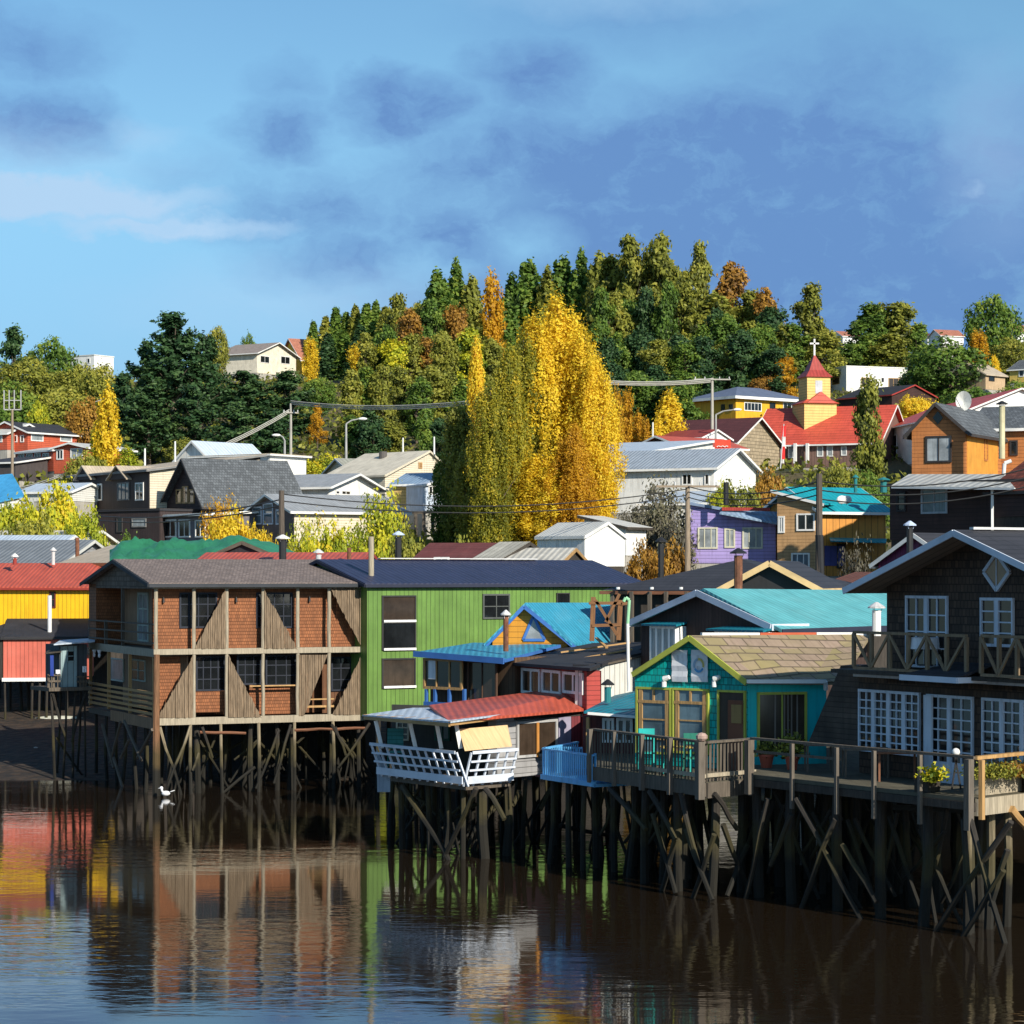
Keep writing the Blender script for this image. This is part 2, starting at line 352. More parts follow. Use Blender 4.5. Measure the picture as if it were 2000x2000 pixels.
def house(name, label, cat, A, B, depth, yb, ye, roof='front', rise=1.2, over=.35, wm=None, rm=None, tm=None, apex=.5, group=None, fascia=.14, yridge=None, back=0.):
    pl = Pl(A[0], A[1], B[0], B[1]); L = pl.L; zb = pl.z(A[0], yb); ze = pl.z(A[0], ye)
    root = thing(name, label, cat, pl.pt(L/2, zb, -depth/2), group)
    w = MB(); r = MB(); t = MB(); th = .1; nb = (-pl.n.x*depth, -pl.n.y*depth, 0); o = over
    if roof == 'front':
        a = L*apex
        w.prism([pl.pt(0, zb), pl.pt(L, zb), pl.pt(L, ze), pl.pt(a, ze+rise), pl.pt(0, ze)], nb)
        s0 = rise/a; s1 = rise/(L-a)
        for (u0, zz0, u1, zz1) in ((-o, ze-o*s0, a, ze+rise), (a, ze+rise, L+o, ze-o*s1)):
            slab(r, [pl.pt(u0, zz0+th, o), pl.pt(u1, zz1+th, o), pl.pt(u1, zz1+th, -depth-o), pl.pt(u0, zz0+th, -depth-o)], th-.005)
            t.bar(pl.pt(u0, zz0+.0, o+.03), pl.pt(u1, zz1+.0, o+.03), .04, fascia, up=(0, 0, 1))
        for u, zz in ((-o-.02, ze-o*s0), (L+o+.02, ze-o*s1)): t.bar(pl.pt(u, zz, o), pl.pt(u, zz, -depth-o), .04, fascia)
    elif roof == 'side':
        h = depth/2; s = rise/h
        pts = [pl.pt(0, zb), pl.pt(0, ze), pl.pt(0, ze+rise, -h), pl.pt(0, ze, -depth), pl.pt(0, zb, -depth)]
        w.prism(pts, (pl.d.x*L, pl.d.y*L, 0))
        for (o0, za, o1, zc) in ((o, ze-o*s, -h, ze+rise), (-h, ze+rise, -depth-o, ze-o*s)):
            slab(r, [pl.pt(-o, za+th, o0), pl.pt(L+o, za+th, o0), pl.pt(L+o, zc+th, o1), pl.pt(-o, zc+th, o1)], th-.005)
            for u in (-o-.02, L+o+.02): t.bar(pl.pt(u, za, o0), pl.pt(u, zc, o1), .04, fascia)
        t.bar(pl.pt(-o, ze-o*s, o+.03), pl.pt(L+o, ze-o*s, o+.03), .04, fascia)
    elif roof == 'shed':      # rise>0: back is higher
        w.prism([pl.pt(0, zb), pl.pt(0, ze), pl.pt(0, ze+rise, -depth), pl.pt(0, zb, -depth)], (pl.d.x*L, pl.d.y*L, 0)); s = rise/depth
        slab(r, [pl.pt(-o, ze+th-o*s, o), pl.pt(L+o, ze+th-o*s, o), pl.pt(L+o, ze+rise+th+o*s, -depth-o), pl.pt(-o, ze+rise+th+o*s, -depth-o)], th-.005)
        t.bar(pl.pt(-o, ze-o*s, o+.03), pl.pt(L+o, ze-o*s, o+.03), .04, fascia)
        for u in (-o-.02, L+o+.02): t.bar(pl.pt(u, ze-o*s, o), pl.pt(u, ze+rise+o*s, -depth-o), .04, fascia)
    elif roof == 'shedu':     # slopes along the front: rise at the far end B
        w.prism([pl.pt(0, zb), pl.pt(L, zb), pl.pt(L, ze+rise), pl.pt(0, ze)], nb); s = rise/L
        slab(r, [pl.pt(-o, ze+th-o*s, o), pl.pt(L+o, ze+rise+th+o*s, o), pl.pt(L+o, ze+rise+th+o*s, -depth-o), pl.pt(-o, ze+th-o*s, -depth-o)], th-.005)
        t.bar(pl.pt(-o, ze-o*s, o+.03), pl.pt(L+o, ze+rise+o*s, o+.03), .04, fascia)
    elif roof == 'hip':
        w.box(pl, 0, L, zb, ze, -depth, 0); h = min(depth, L)/2+o
        a, b, c, d = pl.pt(-o, ze, o), pl.pt(L+o, ze, o), pl.pt(L+o, ze, -depth-o), pl.pt(-o, ze, -depth-o)
        if L >= depth: e, f = pl.pt(h-o, ze+rise, -depth/2), pl.pt(L-h+o, ze+rise, -depth/2); r.poly([a, b, f, e]); r.poly([b, c, f]); r.poly([c, d, e, f]); r.poly([d, a, e])
        else: e, f = pl.pt(L/2, ze+rise, -h+o), pl.pt(L/2, ze+rise, -depth+h-o); r.poly([a, b, e]); r.poly([b, c, f, e]); r.poly([c, d, f]); r.poly([d, a, e, f])
        r.poly([d, c, b, a]); 
        for p, q in ((a, b), (b, c), (d, a)): t.bar(p+Vector((0, 0, -.08)), q+Vector((0, 0, -.08)), .04, fascia)
    elif roof == 'flat':
        w.box(pl, 0, L, zb, ze, -depth, 0); r.box(pl, -o, L+o, ze+.003, ze+.12, -depth-o, o); t.box(pl, -o-.02, L+o+.02, ze+.13, ze+.17, -depth-o-.02, o+.02)
    w.build('wall', wm or white, root); r.build('roof', rm or greyr, root)
    if tm is not False: t.build('fascia', tm or white, root)
    return root, pl
def pipe(label, px, y0, y1, Y, r=.07, mat=None, cap=True, name='chimney_pipe', cm=None):
    b, t = P(px, y1, Y), P(px, y0, Y)
    if not cap:
        m = MB(); m.cyl(b, t, r, n=10); o = m.build(name, mat or blackp); return tag(o, label, 'chimney')
    root = thing(name, label, 'chimney', b)
    m = MB(); m.cyl(b, t, r, n=10); m.build('flue', mat or blackp, root)
    k = MB(); k.cyl(t+Vector((0, 0, .06)), t+Vector((0, 0, .1)), r*2, r*2, 10); k.cyl(t+Vector((0, 0, .104)), t+Vector((0, 0, .24)), r*1.95, r*.3, 10)
    for a in (0, 2.1, 4.2): k.bar(t+Vector((math.cos(a)*r, math.sin(a)*r, -.05)), t+Vector((math.cos(a)*r*1.3, math.sin(a)*r*1.3, .08)), .015)
    k.build('cowl', cm or mat or blackp, root); return root
def pile(par, p, zt, r=.13, mat=None, lean=0., zb=-1.5, name='pile'):
    m = MB(); l = random.uniform(-1, 1)*lean
    m.cyl((p.x+l, p.y+random.uniform(-1, 1)*lean, zb), (p.x, p.y, zt), r*.74, r*.6, 7, bend=.07); return m.build(name, mat or pilem, par)
def piles(par, pl, pxs, off, zt, r=.13, mat=None, lean=.12):
    for px in pxs:
        u = pl.u(px, off); q = pl.pt(u, 0, off); pile(par, q, zt, r*random.uniform(.8, 1.2), mat, lean)
def brace(par, pl, x0, y0, x1, y1, off=0., r=.07, mat=None, off1=None):
    m = MB(); m.cyl(pl.at(x0, y0, off), pl.at(x1, y1, off if off1 is None else off1), r, r*.85, 6, bend=.04); return m.build('brace', mat or pilem, par)
def tangle(par, pl, x0, x1, n, off, zt, mat=None, r=.05):
    for i in range(n):
        u = pl.u(random.uniform(x0, x1), off); s = random.choice((-1, 1))*random.uniform(.5, 1.9); a = random.uniform(zt-.9, zt-.1); b = random.uniform(-.8, 1.2); m = MB()
        m.cyl(pl.pt(u, a, off), pl.pt(u+s, b, off+random.uniform(-.5, .2)), r, r*.8, 6, bend=.05); m.build('brace', mat or piled, par)
def railing(par, pl, x0, x1, ztop, zbot, off=0., posts=(), bal=0, mids=1, mat=None, pw=.1, bw=.04, name='railing', postdrop=0.):
    m = MB(); u0, u1 = pl.u(x0, off), pl.u(x1, off)
    m.box(pl, u0, u1, ztop-.05, ztop, off-.05, off+.05)
    for i in range(mids):
        z = zbot+(ztop-zbot)*(i+1)/(mids+1); m.box(pl, u0, u1, z-.04, z+.04, off-.02, off+.02)
    for i in range(bal):
        u = u0+(u1-u0)*(i+.5)/bal; m.box(pl, u-bw/2, u+bw/2, zbot, ztop-.052, off+.024, off+.05)
    for px in posts:
        u = pl.u(px, off); m.box(pl, u-pw/2, u+pw/2, zbot-postdrop, ztop+.03, off-.09, off-.055+.0)
    return m.build(name, mat or beamd, par)
# ------------------------------------------------------------------ ground and water
def lerp(x, xs, ys): return float(np.interp(x, xs, ys))
def shore(px): return lerp(px, [-300, 0, 300, 1000, 2000, 2600], [110, 110, 113, 104, 92, 90])
def gz(x, Y):
    px = 1000+x/Y*F; s = Y-shore(px)
    a = lerp(s, [-40, -8, 0, 8, 16, 24, 34, 36, 60], [-3, -.9, 0, 1.0, 1.4, 1.9, 2.4, 3.1, 3.3])
    hl = lerp(Y, [0, 128, 150, 170, 190, 210, 260, 310, 400, 470, 600, 900], [-9, 2.4, 6.0, 9, 11.2, 13, 19.5, 27.5, 38.5, 46, 49, 44])
    hr = lerp(Y, [0, 128, 150, 170, 190, 210, 260, 310, 400, 470, 600, 900], [-9, 2.4, 6.0, 9, 11.2, 13, 19.5, 28, 38, 45, 62, 60])
    t = min(1, max(0, (px-1300)/300)); h = hl*(1-t)+hr*t
    if px < 400: h *= 1-.05*min(1, (400-px)/400)*min(1, max(0, (Y-300)/100))
    n = math.sin(x*.31+Y*.17)*.5+math.sin(x*.83-Y*.41)*.25
    return max(a+n*.05, h+n*min(1.2, max(0, (Y-140)*.01)))
def ground():
    m = bpy.data.meshes.new('hillside'); v = []; f = []
    Ys = list(np.arange(50, 150, 2.0))+list(np.arange(150, 480, 5))+list(np.arange(480, 1300, 40)); xs = np.linspace(-1, 1, 161)
    for Y in Ys:
        for t in xs:
            x = t*(.32*Y+60); v.append((x, Y, gz(x, Y)))
    nx = len(xs)
    for i in range(len(Ys)-1):
        for j in range(nx-1):
            a = i*nx+j; f.append((a, a+1, a+nx+1, a+nx))
    m.from_pydata(v, [], f); m.shade_smooth(); m.uv_layers.new(name='UVMap')
    o = bpy.data.objects.new('hillside', m); COL.objects.link(o); o['kind'] = 'structure'
    mt = bpy.data.materials.new('hillside_ground'); mt.use_nodes = True; nt = mt.node_tree; N = nt.nodes; L = nt.links; bs = N['Principled BSDF']; bs.inputs['Roughness'].default_value = .9
    g = N.new('ShaderNodeNewGeometry'); sx = N.new('ShaderNodeSeparateXYZ'); L.new(g.outputs['Position'], sx.inputs[0])
    n1 = N.new('ShaderNodeTexNoise'); n1.inputs['Scale'].default_value = .12; n1.inputs['Detail'].default_value = 8; L.new(g.outputs['Position'], n1.inputs['Vector'])
    n2 = N.new('ShaderNodeTexNoise'); n2.inputs['Scale'].default_value = 2.5; n2.inputs['Detail'].default_value = 8; L.new(g.outputs['Position'], n2.inputs['Vector'])
    r = N.new('ShaderNodeValToRGB'); L.new(n1.outputs['Fac'], r.inputs[0]); e = r.color_ramp.elements
    e[0].position = .38; e[0].color = (.022, .035, .012, 1); e[1].position = .66; e[1].color = (.14, .1, .045, 1)
    r2 = N.new('ShaderNodeValToRGB'); L.new(n2.outputs['Fac'], r2.inputs[0]); e = r2.color_ramp.elements
    e[0].position = .35; e[0].color = (.008, .006, .004, 1); e[1].position = .7; e[1].color = (.06, .036, .02, 1)
    mr = N.new('ShaderNodeMapRange'); L.new(sx.outputs[2], mr.inputs[0]); mr.inputs[1].default_value = 2.6; mr.inputs[2].default_value = 4
    mx = N.new('ShaderNodeMix'); mx.data_type = 'RGBA'; L.new(mr.outputs[0], mx.inputs[0]); L.new(r2.outputs[0], mx.inputs[6]); L.new(r.outputs[0], mx.inputs[7])
    L.new(mx.outputs[2], bs.inputs['Base Color'])
    b = N.new('ShaderNodeBump'); b.inputs['Distance'].default_value = .3; b.inputs['Strength'].default_value = .7; L.new(n2.outputs['Fac'], b.inputs['Height']); L.new(b.outputs[0], bs.inputs['Normal'])
    m.materials.append(mt)
ground()
def water():
    m = MB(); m.poly([(-400, -200, 0), (400, -200, 0), (400, 160, 0), (-400, 160, 0)]); o = structure('water', m, None)
    mt = bpy.data.materials.new('estuary_water'); mt.use_nodes = True; nt = mt.node_tree; N = nt.nodes; L = nt.links; bs = N['Principled BSDF']
    bs.inputs['Base Color'].default_value = (.018, .012, .007, 1); bs.inputs['Roughness'].default_value = .05; bs.inputs['IOR'].default_value = 1.6; bs.inputs['Specular IOR Level'].default_value = .5
    g = N.new('ShaderNodeNewGeometry')
    def noise(sc, st, det, dist=0):
        mp = N.new('ShaderNodeMapping'); mp.inputs['Scale'].default_value = st; L.new(g.outputs['Position'], mp.inputs[0])
        t = N.new('ShaderNodeTexNoise'); t.inputs['Scale'].default_value = sc; t.inputs['Detail'].default_value = det; t.inputs['Distortion'].default_value = dist; L.new(mp.outputs[0], t.inputs['Vector']); return t.outputs['Fac']
    a = noise(1.0, (.55, 1.5, 1), 3, .3); c = noise(3.2, (.8, 1.6, 1), 2); k = noise(.09, (.6, 1.4, 1), 3)
    ad = N.new('ShaderNodeMath'); ad.operation = 'MULTIPLY_ADD'; L.new(c, ad.inputs[0]); ad.inputs[1].default_value = .3; L.new(a, ad.inputs[2])
    mr = N.new('ShaderNodeMapRange'); L.new(k, mr.inputs[0]); mr.inputs[1].default_value = .38; mr.inputs[2].default_value = .62; mr.inputs[3].default_value = .15; mr.inputs[4].default_value = 1.0
    mu = N.new('ShaderNodeMath'); mu.operation = 'MULTIPLY'; L.new(ad.outputs[0], mu.inputs[0]); L.new(mr.outputs[0], mu.inputs[1])
    b = N.new('ShaderNodeBump'); b.inputs['Strength'].default_value = 1; b.inputs['Distance'].default_value = WAVE; L.new(ad.outputs[0], b.inputs['Height'])
    L.new(mr.outputs[0], b.inputs['Strength']); L.new(b.outputs[0], bs.inputs['Normal'])
    o.data.materials.append(mt)
WAVE = .014
water()
# ------------------------------------------------------------------ stilt houses along the water, left to right
# yellow house with a red roof
r, pl = house('yellow_house', 'yellow corrugated house with red roof at the left edge of the waterfront', 'house', (-90, 125), (192, 124), 7, 1262, 1147, 'side', 1.15, .25, yellowc, redr, mk('red_trim', (.3, .04, .03)), fascia=.1)
window(r, pl, 97, 1155, 109, 1187, 1, 2, mk('dark_red_frame', (.12, .02, .02)), g_dark)
pipe('white vent pipe standing on black shed roof before the yellow wall', 97, 1163, 1238, 119.5, .1, white, cap=False)
piles(r, pl, (-60, 0, 60, 120, 180), -.6, pl.z(0, 1260), .13, piled)
# salmon shed
r, pl = house('timber_shed', 'dark timber lean-to shed cut by the left photo edge beside the salmon shed', 'shed', (-60, 118.4), (4, 118), 4.5, 1327, 1246, 'shed', .55, .1, darkw, blackr, blackp, fascia=.08)
r, pl = house('salmon_shed', 'salmon pink corrugated shed on tall stilts under the yellow house', 'shed', (6, 118), (178, 118.6), 5, 1327, 1247, 'shed', .75, .12, salmon, blackr, blackp, fascia=.08)
m = MB(); m.box(pl, -.05, pl.u(92), pl.z(6, 1331), pl.z(6, 1324), .01, .09); m.build('sill_beam', white, r)
piles(r, pl, (9, 63, 78, 92, 130), -.1, pl.z(6, 1330), .1, pilem, .05); piles(r, pl, (20, 40, 55, 85, 110), -3, pl.z(6, 1330), .12, piled)
# shack on the balcony
pl = Pl(94, 101, 176, 102); r = thing('balcony_shack', 'tiny grey-blue shack with a panelled door on a stilted balcony beside the hotel', 'shack', pl.pt(1, pl.z(94, 1345)))
tealg = mk('grey_teal_boards', (.3, .42, .45), .7, 'vboard', .25, var=.15)
m = MB(); m.box(pl, pl.u(118), pl.u(172), pl.z(118, 1343), pl.z(118, 1259), -1.6, -.1); m.build('wall', mk('dark_grey_boards', (.07, .085, .1), .8, 'vboard', .2), r)
d = panel(r, pl, 118, 1262, 149, 1342, tealg, 'door', -.1, .05); window(d, pl, 130, 1270, 146, 1293, 1, 2, tealg, g_dark, .05, -.05, .05)
m = MB(); slab(m, [pl.at(105, 1258, .45), pl.at(185, 1252, .45), pl.at(185, 1246, -1.9), pl.at(118, 1250, -1.9)], .05); m.build('roof', bluew, r)
m = MB(); slab(m, [pl.at(88, 1275, .3), pl.at(120, 1272, .3), pl.at(120, 1266, -1.7), pl.at(95, 1269, -1.7)], .05); m.build('roof', darkw, r)
m = MB(); m.box(pl, pl.u(92), pl.u(175), pl.z(94, 1350), pl.z(94, 1343), -1.8, .2); m.build('deck', beamd, r)
railing(r, pl, 94, 118, pl.z(94, 1318), pl.z(94, 1343), .15, (96, 106), 2, 1); railing(r, pl, 150, 173, pl.z(94, 1322), pl.z(94, 1343), .15, (158, 168), 1, 1)
piles(r, pl, (100, 130, 148, 165), .0, pl.z(94, 1345), .08, pilem, .3); piles(r, pl, (118, 158), -1.4, pl.z(94, 1345), .07, piled, .3)
brace(r, pl, 103, 1355, 128, 1440, .1, .06, piled); brace(r, pl, 168, 1352, 140, 1450, .1, .06, piled); brace(r, pl, 110, 1440, 165, 1520, -.5, .05, piled)
for (x0, y0, x1, y1, mt, lb) in ((97, 1280, 104, 1320, mk('blue_cloth', (.03, .07, .35)), 'blue garment hanging in the gap left of the grey-blue door'), (108, 1308, 117, 1316, cloth, 'small white cloth hung low left of the grey-blue door'), (160, 1301, 169, 1313, cloth, 'white rag hanging right of the grey-blue shack')):
    m = MB(); u0, u1 = pl.u(x0, .17), pl.u(x1, .17); zt, zb_ = pl.z(x0, y0, .17), pl.z(x0, y1, .17)
    for i in range(4):
        a, b = u0+(u1-u0)*i/4, u0+(u1-u0)*(i+1)/4; m.prism([pl.pt(a, zt, .22+.03*(i % 2)), pl.pt(b, zt, .22+.03*((i+1) % 2)), pl.pt(b, zb_-.04*(i % 2), .22+.05*((i+1) % 2)), pl.pt(a, zb_, .22+.05*(i % 2))], (0, .012, 0))
    tag(m.build('laundry', mt), lb, 'laundry')
# boat on the mud
def boat():
    c = P(115, 1421, 118.5); root = thing('rowing_boat', 'upturned white rowing boat on the mud below the shack', 'boat', c); m = MB(); k = MB(); R = []
    for i in range(11):
        t = -1+.2*i; w = max(.03, .62*(1-abs(t)**2.4)); ring = [Vector((c.x+t*1.5, c.y+w*math.cos(a), c.z+.5*math.sin(a)*(1-.45*abs(t)**3)**1+.02)) for a in np.linspace(0, math.pi, 9)]; R.append(ring)
    for i in range(10):
        for j in range(8): m.poly([R[i][j], R[i+1][j], R[i+1][j+1], R[i][j+1]])
        k.bar(R[i][4]+Vector((0, 0, .01)), R[i+1][4]+Vector((0, 0, .01)), .06, .08)
        for s in (0, 8): k.bar(R[i][s], R[i+1][s], .07, .05)
    m.poly([p for p in R[0]]); m.poly([p for p in R[-1]][::-1]); m.build('hull', mk('cream_boat_paint', (.62, .62, .52), .5, var=.15), root, True); k.build('keel', mk('worn_boat_paint', (.4, .4, .34), .6), root)
boat()
# wooden hotel
HP = Pl(302, 94, 712, 97.4); zt = HP.z(302, 1141); zm = HP.z(302, 1268); zl = HP.z(302, 1403)
hotel = thing('wooden_hotel', 'two-storey orange-shingled wooden hotel with bark slab screens on tall stilts', 'building', HP.pt(4.4, zl, -3.5)); Wd = 10.4; L = HP.L
m = MB(); m.box(HP, 1.25, L, zm-.05, zt-.02, -Wd, -.42); m.box(HP, 0, 1.25, zm-.05, zt-.02, -Wd, -9.2)
m.box(HP, 0.02, 1.25, zm-.05, zt-.02, -.52, -.42); m.build('wall', oshingle, hotel, label='orange-shingled upper wall')
m = MB(); m.box(HP, 1.5, L, zl, zm-.2, -Wd, -1.5); m.build('wall', mk('brown_plank_wall', (.17, .075, .035), .8, 'vboard', .16, var=.3), hotel, label='brown plank lower wall set back behind the gallery')
for (x0, x1, y0, y1, o) in ((310, 352, 1283, 1400, -.6), (380, 441, 1351, 1392, -.45), (487, 578, 1345, 1396, -.5)): m = MB(); m.box(HP, HP.u(x0, o), HP.u(x1, o), HP.z(x0, y1, o), HP.z(x0, y0, o), o-.08, o); m.build('gallery_wall', oshingle, hotel)
for i, (ya, yb, w) in enumerate(((1142, 1150, .2), (1268, 1279, .22), (1403, 1417, .26))):
    m = MB(); m.box(HP, -.05, L, HP.z(302, yb), HP.z(302, ya), -.12, .06); m.build('beam', beam, hotel)
for z, nm in ((zm-.26, 'floor'), (zl-.3, 'floor')):
    m = MB(); m.box(HP, -.02, L-.02, z, z+.2, -Wd, -.13); m.build(nm, beamd, hotel)
for i, px in enumerate((305, 379, 443, 514, 582, 643)):
    u = HP.u(px)
    for (a, b) in ((zm+.005, zt-.18), (zl+.005, zm-.225)):
        m = MB(); m.cyl(HP.pt(u, a, -.02), HP.pt(u, b, -.02), .075, .07, 8, bend=.02); m.build('post', beam, hotel)
m = MB(); m.box(HP, L-.02, L+.22, zl-.25, zt+.05, -Wd, .02); m.build('corner_post', mk('dark_slate_trim', (.05, .055, .07)), hotel)
def screen(poly):
    m = MB(); us = [(HP.u(x, .08), HP.z(x, y, .08)) for x, y in poly]; a = min(u for u, z in us); b = max(u for u, z in us); n = int((b-a)/.085)
    def span(c):
        hit = []
        for j in range(len(us)):
            (u0, z0), (u1, z1) = us[j], us[(j+1) % len(us)]
            if (u0-c)*(u1-c) < 0: hit.append(z0+(z1-z0)*(c-u0)/(u1-u0))
        return (min(hit), max(hit)) if len(hit) > 1 else None
    zl_, zh_ = min(z for u, z in us), max(z for u, z in us)
    for i in range(n):
        c = a+(b-a)*(i+.5)/n; w = (b-a)/n; s0, s1, sc = span(c-w*.46), span(c+w*.46), span(c)
        if not sc or sc[1]-sc[0] < .05: continue
        s0 = s0 or sc; s1 = s1 or sc; k0 = random.uniform(-.03, .05) if sc[0] > zl_+.05 else 0; k1 = random.uniform(-.06, .05) if sc[1] < zh_-.05 else 0
        o = random.uniform(-.02, .03)
        m.prism([HP.pt(c-w*.46, s0[0]+k0, .09+o), HP.pt(c+w*.46, s1[0]+k0, .075+o), HP.pt(c+w*.44, s1[1]+k1, .075+o+random.uniform(-.01, .02)), HP.pt(c-w*.45, s0[1]+k1, .09+o)], (-HP.n.x*.03, -HP.n.y*.03, 0))
    m.build('slab_screen', slat, hotel)
for pgl in ([(381, 1267), (441, 1267), (441, 1150)], [(516, 1152), (516, 1267), (581, 1267)], [(646, 1151), (706, 1151), (706, 1265)], [(308, 1402), (377, 1402), (377, 1282)], [(446, 1280), (446, 1401), (511, 1401)], [(584, 1279), (640, 1279), (594, 1398), (584, 1398)], [(650, 1396), (706, 1280), (706, 1396)]): screen(pgl)
nd = mk('navy_frame', (.02, .025, .04))
for a in ((350, 1157, 424, 1227), (500, 1157, 571, 1227)): window(hotel, HP, *a, 4, 3, nd, g_dark, .07, -.42, .05)
for a in ((382, 1281, 440, 1350, 4), (462, 1279, 511, 1338, 3), (518, 1279, 579, 1340, 3), (646, 1283, 704, 1350, 3)): window(hotel, HP, *a[:4], a[4], 3, nd, g_dark, .07, -.8 if a[0] > 600 else -.47, .05)
m = MB(); m.box(HP, HP.u(643), L-.05, zl, zm-.25, -.95, -.82); m.build('wall', mk('brown_plank_wall', (1, 1, 1)), hotel)
for px, py in ((320, 1172), (462, 1171), (605, 1170)):
    q = HP.at(px, py, -.4); m = MB(); m.cyl(q+Vector((0, -.08, -.1)), q+Vector((0, -.08, .1)), .05, .03, 8); m.bar(q+Vector((0, .05, 0)), q+Vector((0, -.08, .06)), .03); m.build('wall_lamp', blackp, hotel)
railing(hotel, HP, 487, 605, HP.z(487, 1339), HP.z(487, 1343), -.1, (), 0, 0, goldw)
railing(hotel, HP, 600, 652, HP.z(600, 1365), HP.z(600, 1396), -.1, (), 0, 1, goldw)
# left gable side of the hotel with its two porches
GL = HP.left(); rs = .9
m = MB(); m.prism([GL.pt(-.05, zt-.18), GL.pt(-.05, zt), GL.pt(Wd/2, zt+rs), GL.pt(Wd+.05, zt), GL.pt(Wd+.05, zt-.18)], (GL.n.x*-.15, GL.n.y*-.15, 0)); m.build('gable', gshingle, hotel)
m = MB(); sl = rs/(Wd/2); o = .28
slab(m, [HP.pt(-.3, zt-o*sl+.1, o), HP.pt(L+.1, zt-o*sl+.1, o), HP.pt(L+.1, zt+rs+.1, -Wd/2), HP.pt(-.3, zt+rs+.1, -Wd/2)], .09)
slab(m, [HP.pt(-.3, zt+rs+.1, -Wd/2), HP.pt(L+.1, zt+rs+.1, -Wd/2), HP.pt(L+.1, zt-o*sl+.1, -Wd-o), HP.pt(-.3, zt-o*sl+.1, -Wd-o)], .09); m.build('roof', bshingle, hotel)
m = MB(); m.bar(HP.pt(-.33, zt-o*sl, o), HP.pt(-.33, zt+rs, -Wd/2), .04, .14); m.bar(HP.pt(-.33, zt+rs, -Wd/2), HP.pt(-.33, zt-o*sl, -Wd-o), .04, .14); m.bar(HP.pt(-.3, zt-o*sl-.0, o+.03), HP.pt(L+.1, zt-o*sl-.0, o+.03), .04, .14); m.build('fascia', mk('slate_fascia', (.035, .04, .05)), hotel)
for z, z1, yy in ((zm, zt-.18, 0), (zl, zm-.25, 1)):
    for px in (172, 204, 237, 302) if not yy else (172, 210, 251, 298):
        u = max(.05, min(Wd, GL.u(px))); zz = z1 if px != 204 else z+1.0; m = MB(); m.box(GL, u-.06, u+.06, z, zz, -.12, .0); m.build('post', beamd if not yy else goldw, hotel)
m = MB(); m.box(GL, -.02, Wd, zm-.3, zm-.0, -.1, .03); m.build('beam', beam, hotel)
for k, (za, zb_) in enumerate(((zm+.98, zm), (zm+.63, zm), (zm+.25, zm))): m = MB(); m.box(GL, .0, Wd, za-.06, za, -.02, .04); m.build('rail', beamd, hotel)
for k in range(5): za = zl+1.0-k*.2; m = MB(); m.box(GL, -.0, Wd, za-.1, za, -.02, .045); m.build('rail', goldw, hotel)
for k in range(5): za = zl+1.0-k*.2; m = MB(); m.box(HP, -.02, 1.3, za-.1, za, .0, .03); m.build('rail', goldw, hotel) if k < 0 else None
m = MB(); m.box(GL, -.05, Wd*.62, zl-.42, zl, -.05, .09); m.build('skirting', mk('ply_brown', (.3, .18, .1), .8, 'vboard', .3), hotel)
m = MB(); m.box(GL, .45, Wd, zm, zt-.18, -1.24, -1.2); m.build('porch_wall', mk('porch_boards', (.42, .26, .16), .8, 'vboard', .25), hotel)
m = MB(); m.box(GL, .6, Wd, zl, zm-.3, -1.49, -1.45); m.build('porch_wall', mk('porch_boards', (1, 1, 1)), hotel)
d = panel(hotel, GL, 198, 1150, 234, 1205, mk('blue_door_paint', (.3, .42, .75)), 'door', -1.2, .06)
window(hotel, GL, 271, 1157, 291, 1252, 2, 3, mk('grey_green_frame', (.5, .56, .5)), g_curt, .08, -1.2)
window(hotel, GL, 216, 1284, 243, 1328, 1, 1, mk('grey_green_frame', (1, 1, 1)), g_curt, .06, -1.45)
window(hotel, GL, 257, 1286, 285, 1328, 2, 2, mk('grey_green_frame', (1, 1, 1)), g_brown, .06, -1.45)
m = MB(); m.cyl(HP.pt(.05, -1.5, .12), HP.pt(.05, zm-.2, .12), .17, .12, 9, bend=.03); m.build('pile', mk('orange_stained_pile', (.2, .1, .05), .8, 'grain', var=.4, algae=True), hotel)
piles(hotel, HP, (372, 431, 505, 575, 650), .0, zl-.25, .1, mk('pale_pile', (.27, .22, .145), .8, 'grain', var=.3, algae=True))
piles(hotel, HP, (384, 490, 541, 572, 648, 700), -.5, zl-.25, .17, pilem)
for o_ in (-2.5, -4.5, -6.5): piles(hotel, HP, [330+k*37+random.uniform(-12, 12) for k in range(11)], o_, zl-.2, .13, piled)
for u in (1.5, 3.2, 4.9, 6.2, 7.8, 9.6): q = GL.pt(u, 0, -.1); pile(hotel, q, zl-.3, .11, pilem, .1)
for u in (2.2, 4.2, 6.9, 8.8): q = GL.pt(u, 0, -1.5); pile(hotel, q, zl-.3, .13, pilem, .1)
for a in ((200, 1415, 222, 1500), (236, 1410, 215, 1490), (243, 1408, 276, 1485), (298, 1425, 268, 1480), (252, 1445, 236, 1480), (222, 1480, 240, 1540)):
    m = MB(); q0, q1 = GL.at(a[0], a[1], .12), GL.at(a[2], a[3], .12); m.cyl(q0, q1, .07, .06, 6); m.build('brace', beamd, hotel)
for a in ((312, 1420, 352, 1545), (372, 1418, 328, 1535), (376, 1505, 388, 1470), (498, 1498, 405, 1572), (568, 1415, 535, 1530), (648, 1415, 690, 1480), (722, 1412, 660, 1500), (395, 1420, 415, 1480), (655, 1420, 675, 1475), (545, 1425, 500, 1540), (352, 1545, 362, 1580)): brace(hotel, HP, *a, .1, .06, mk('pale_pile', (1, 1, 1)) if a[0] < 380 else pilem)
for a in ((390, 1430, 480, 1432), (575, 1426, 650, 1424), (650, 1425, 715, 1422)): brace(hotel, HP, *a, .05, .06, rustw)
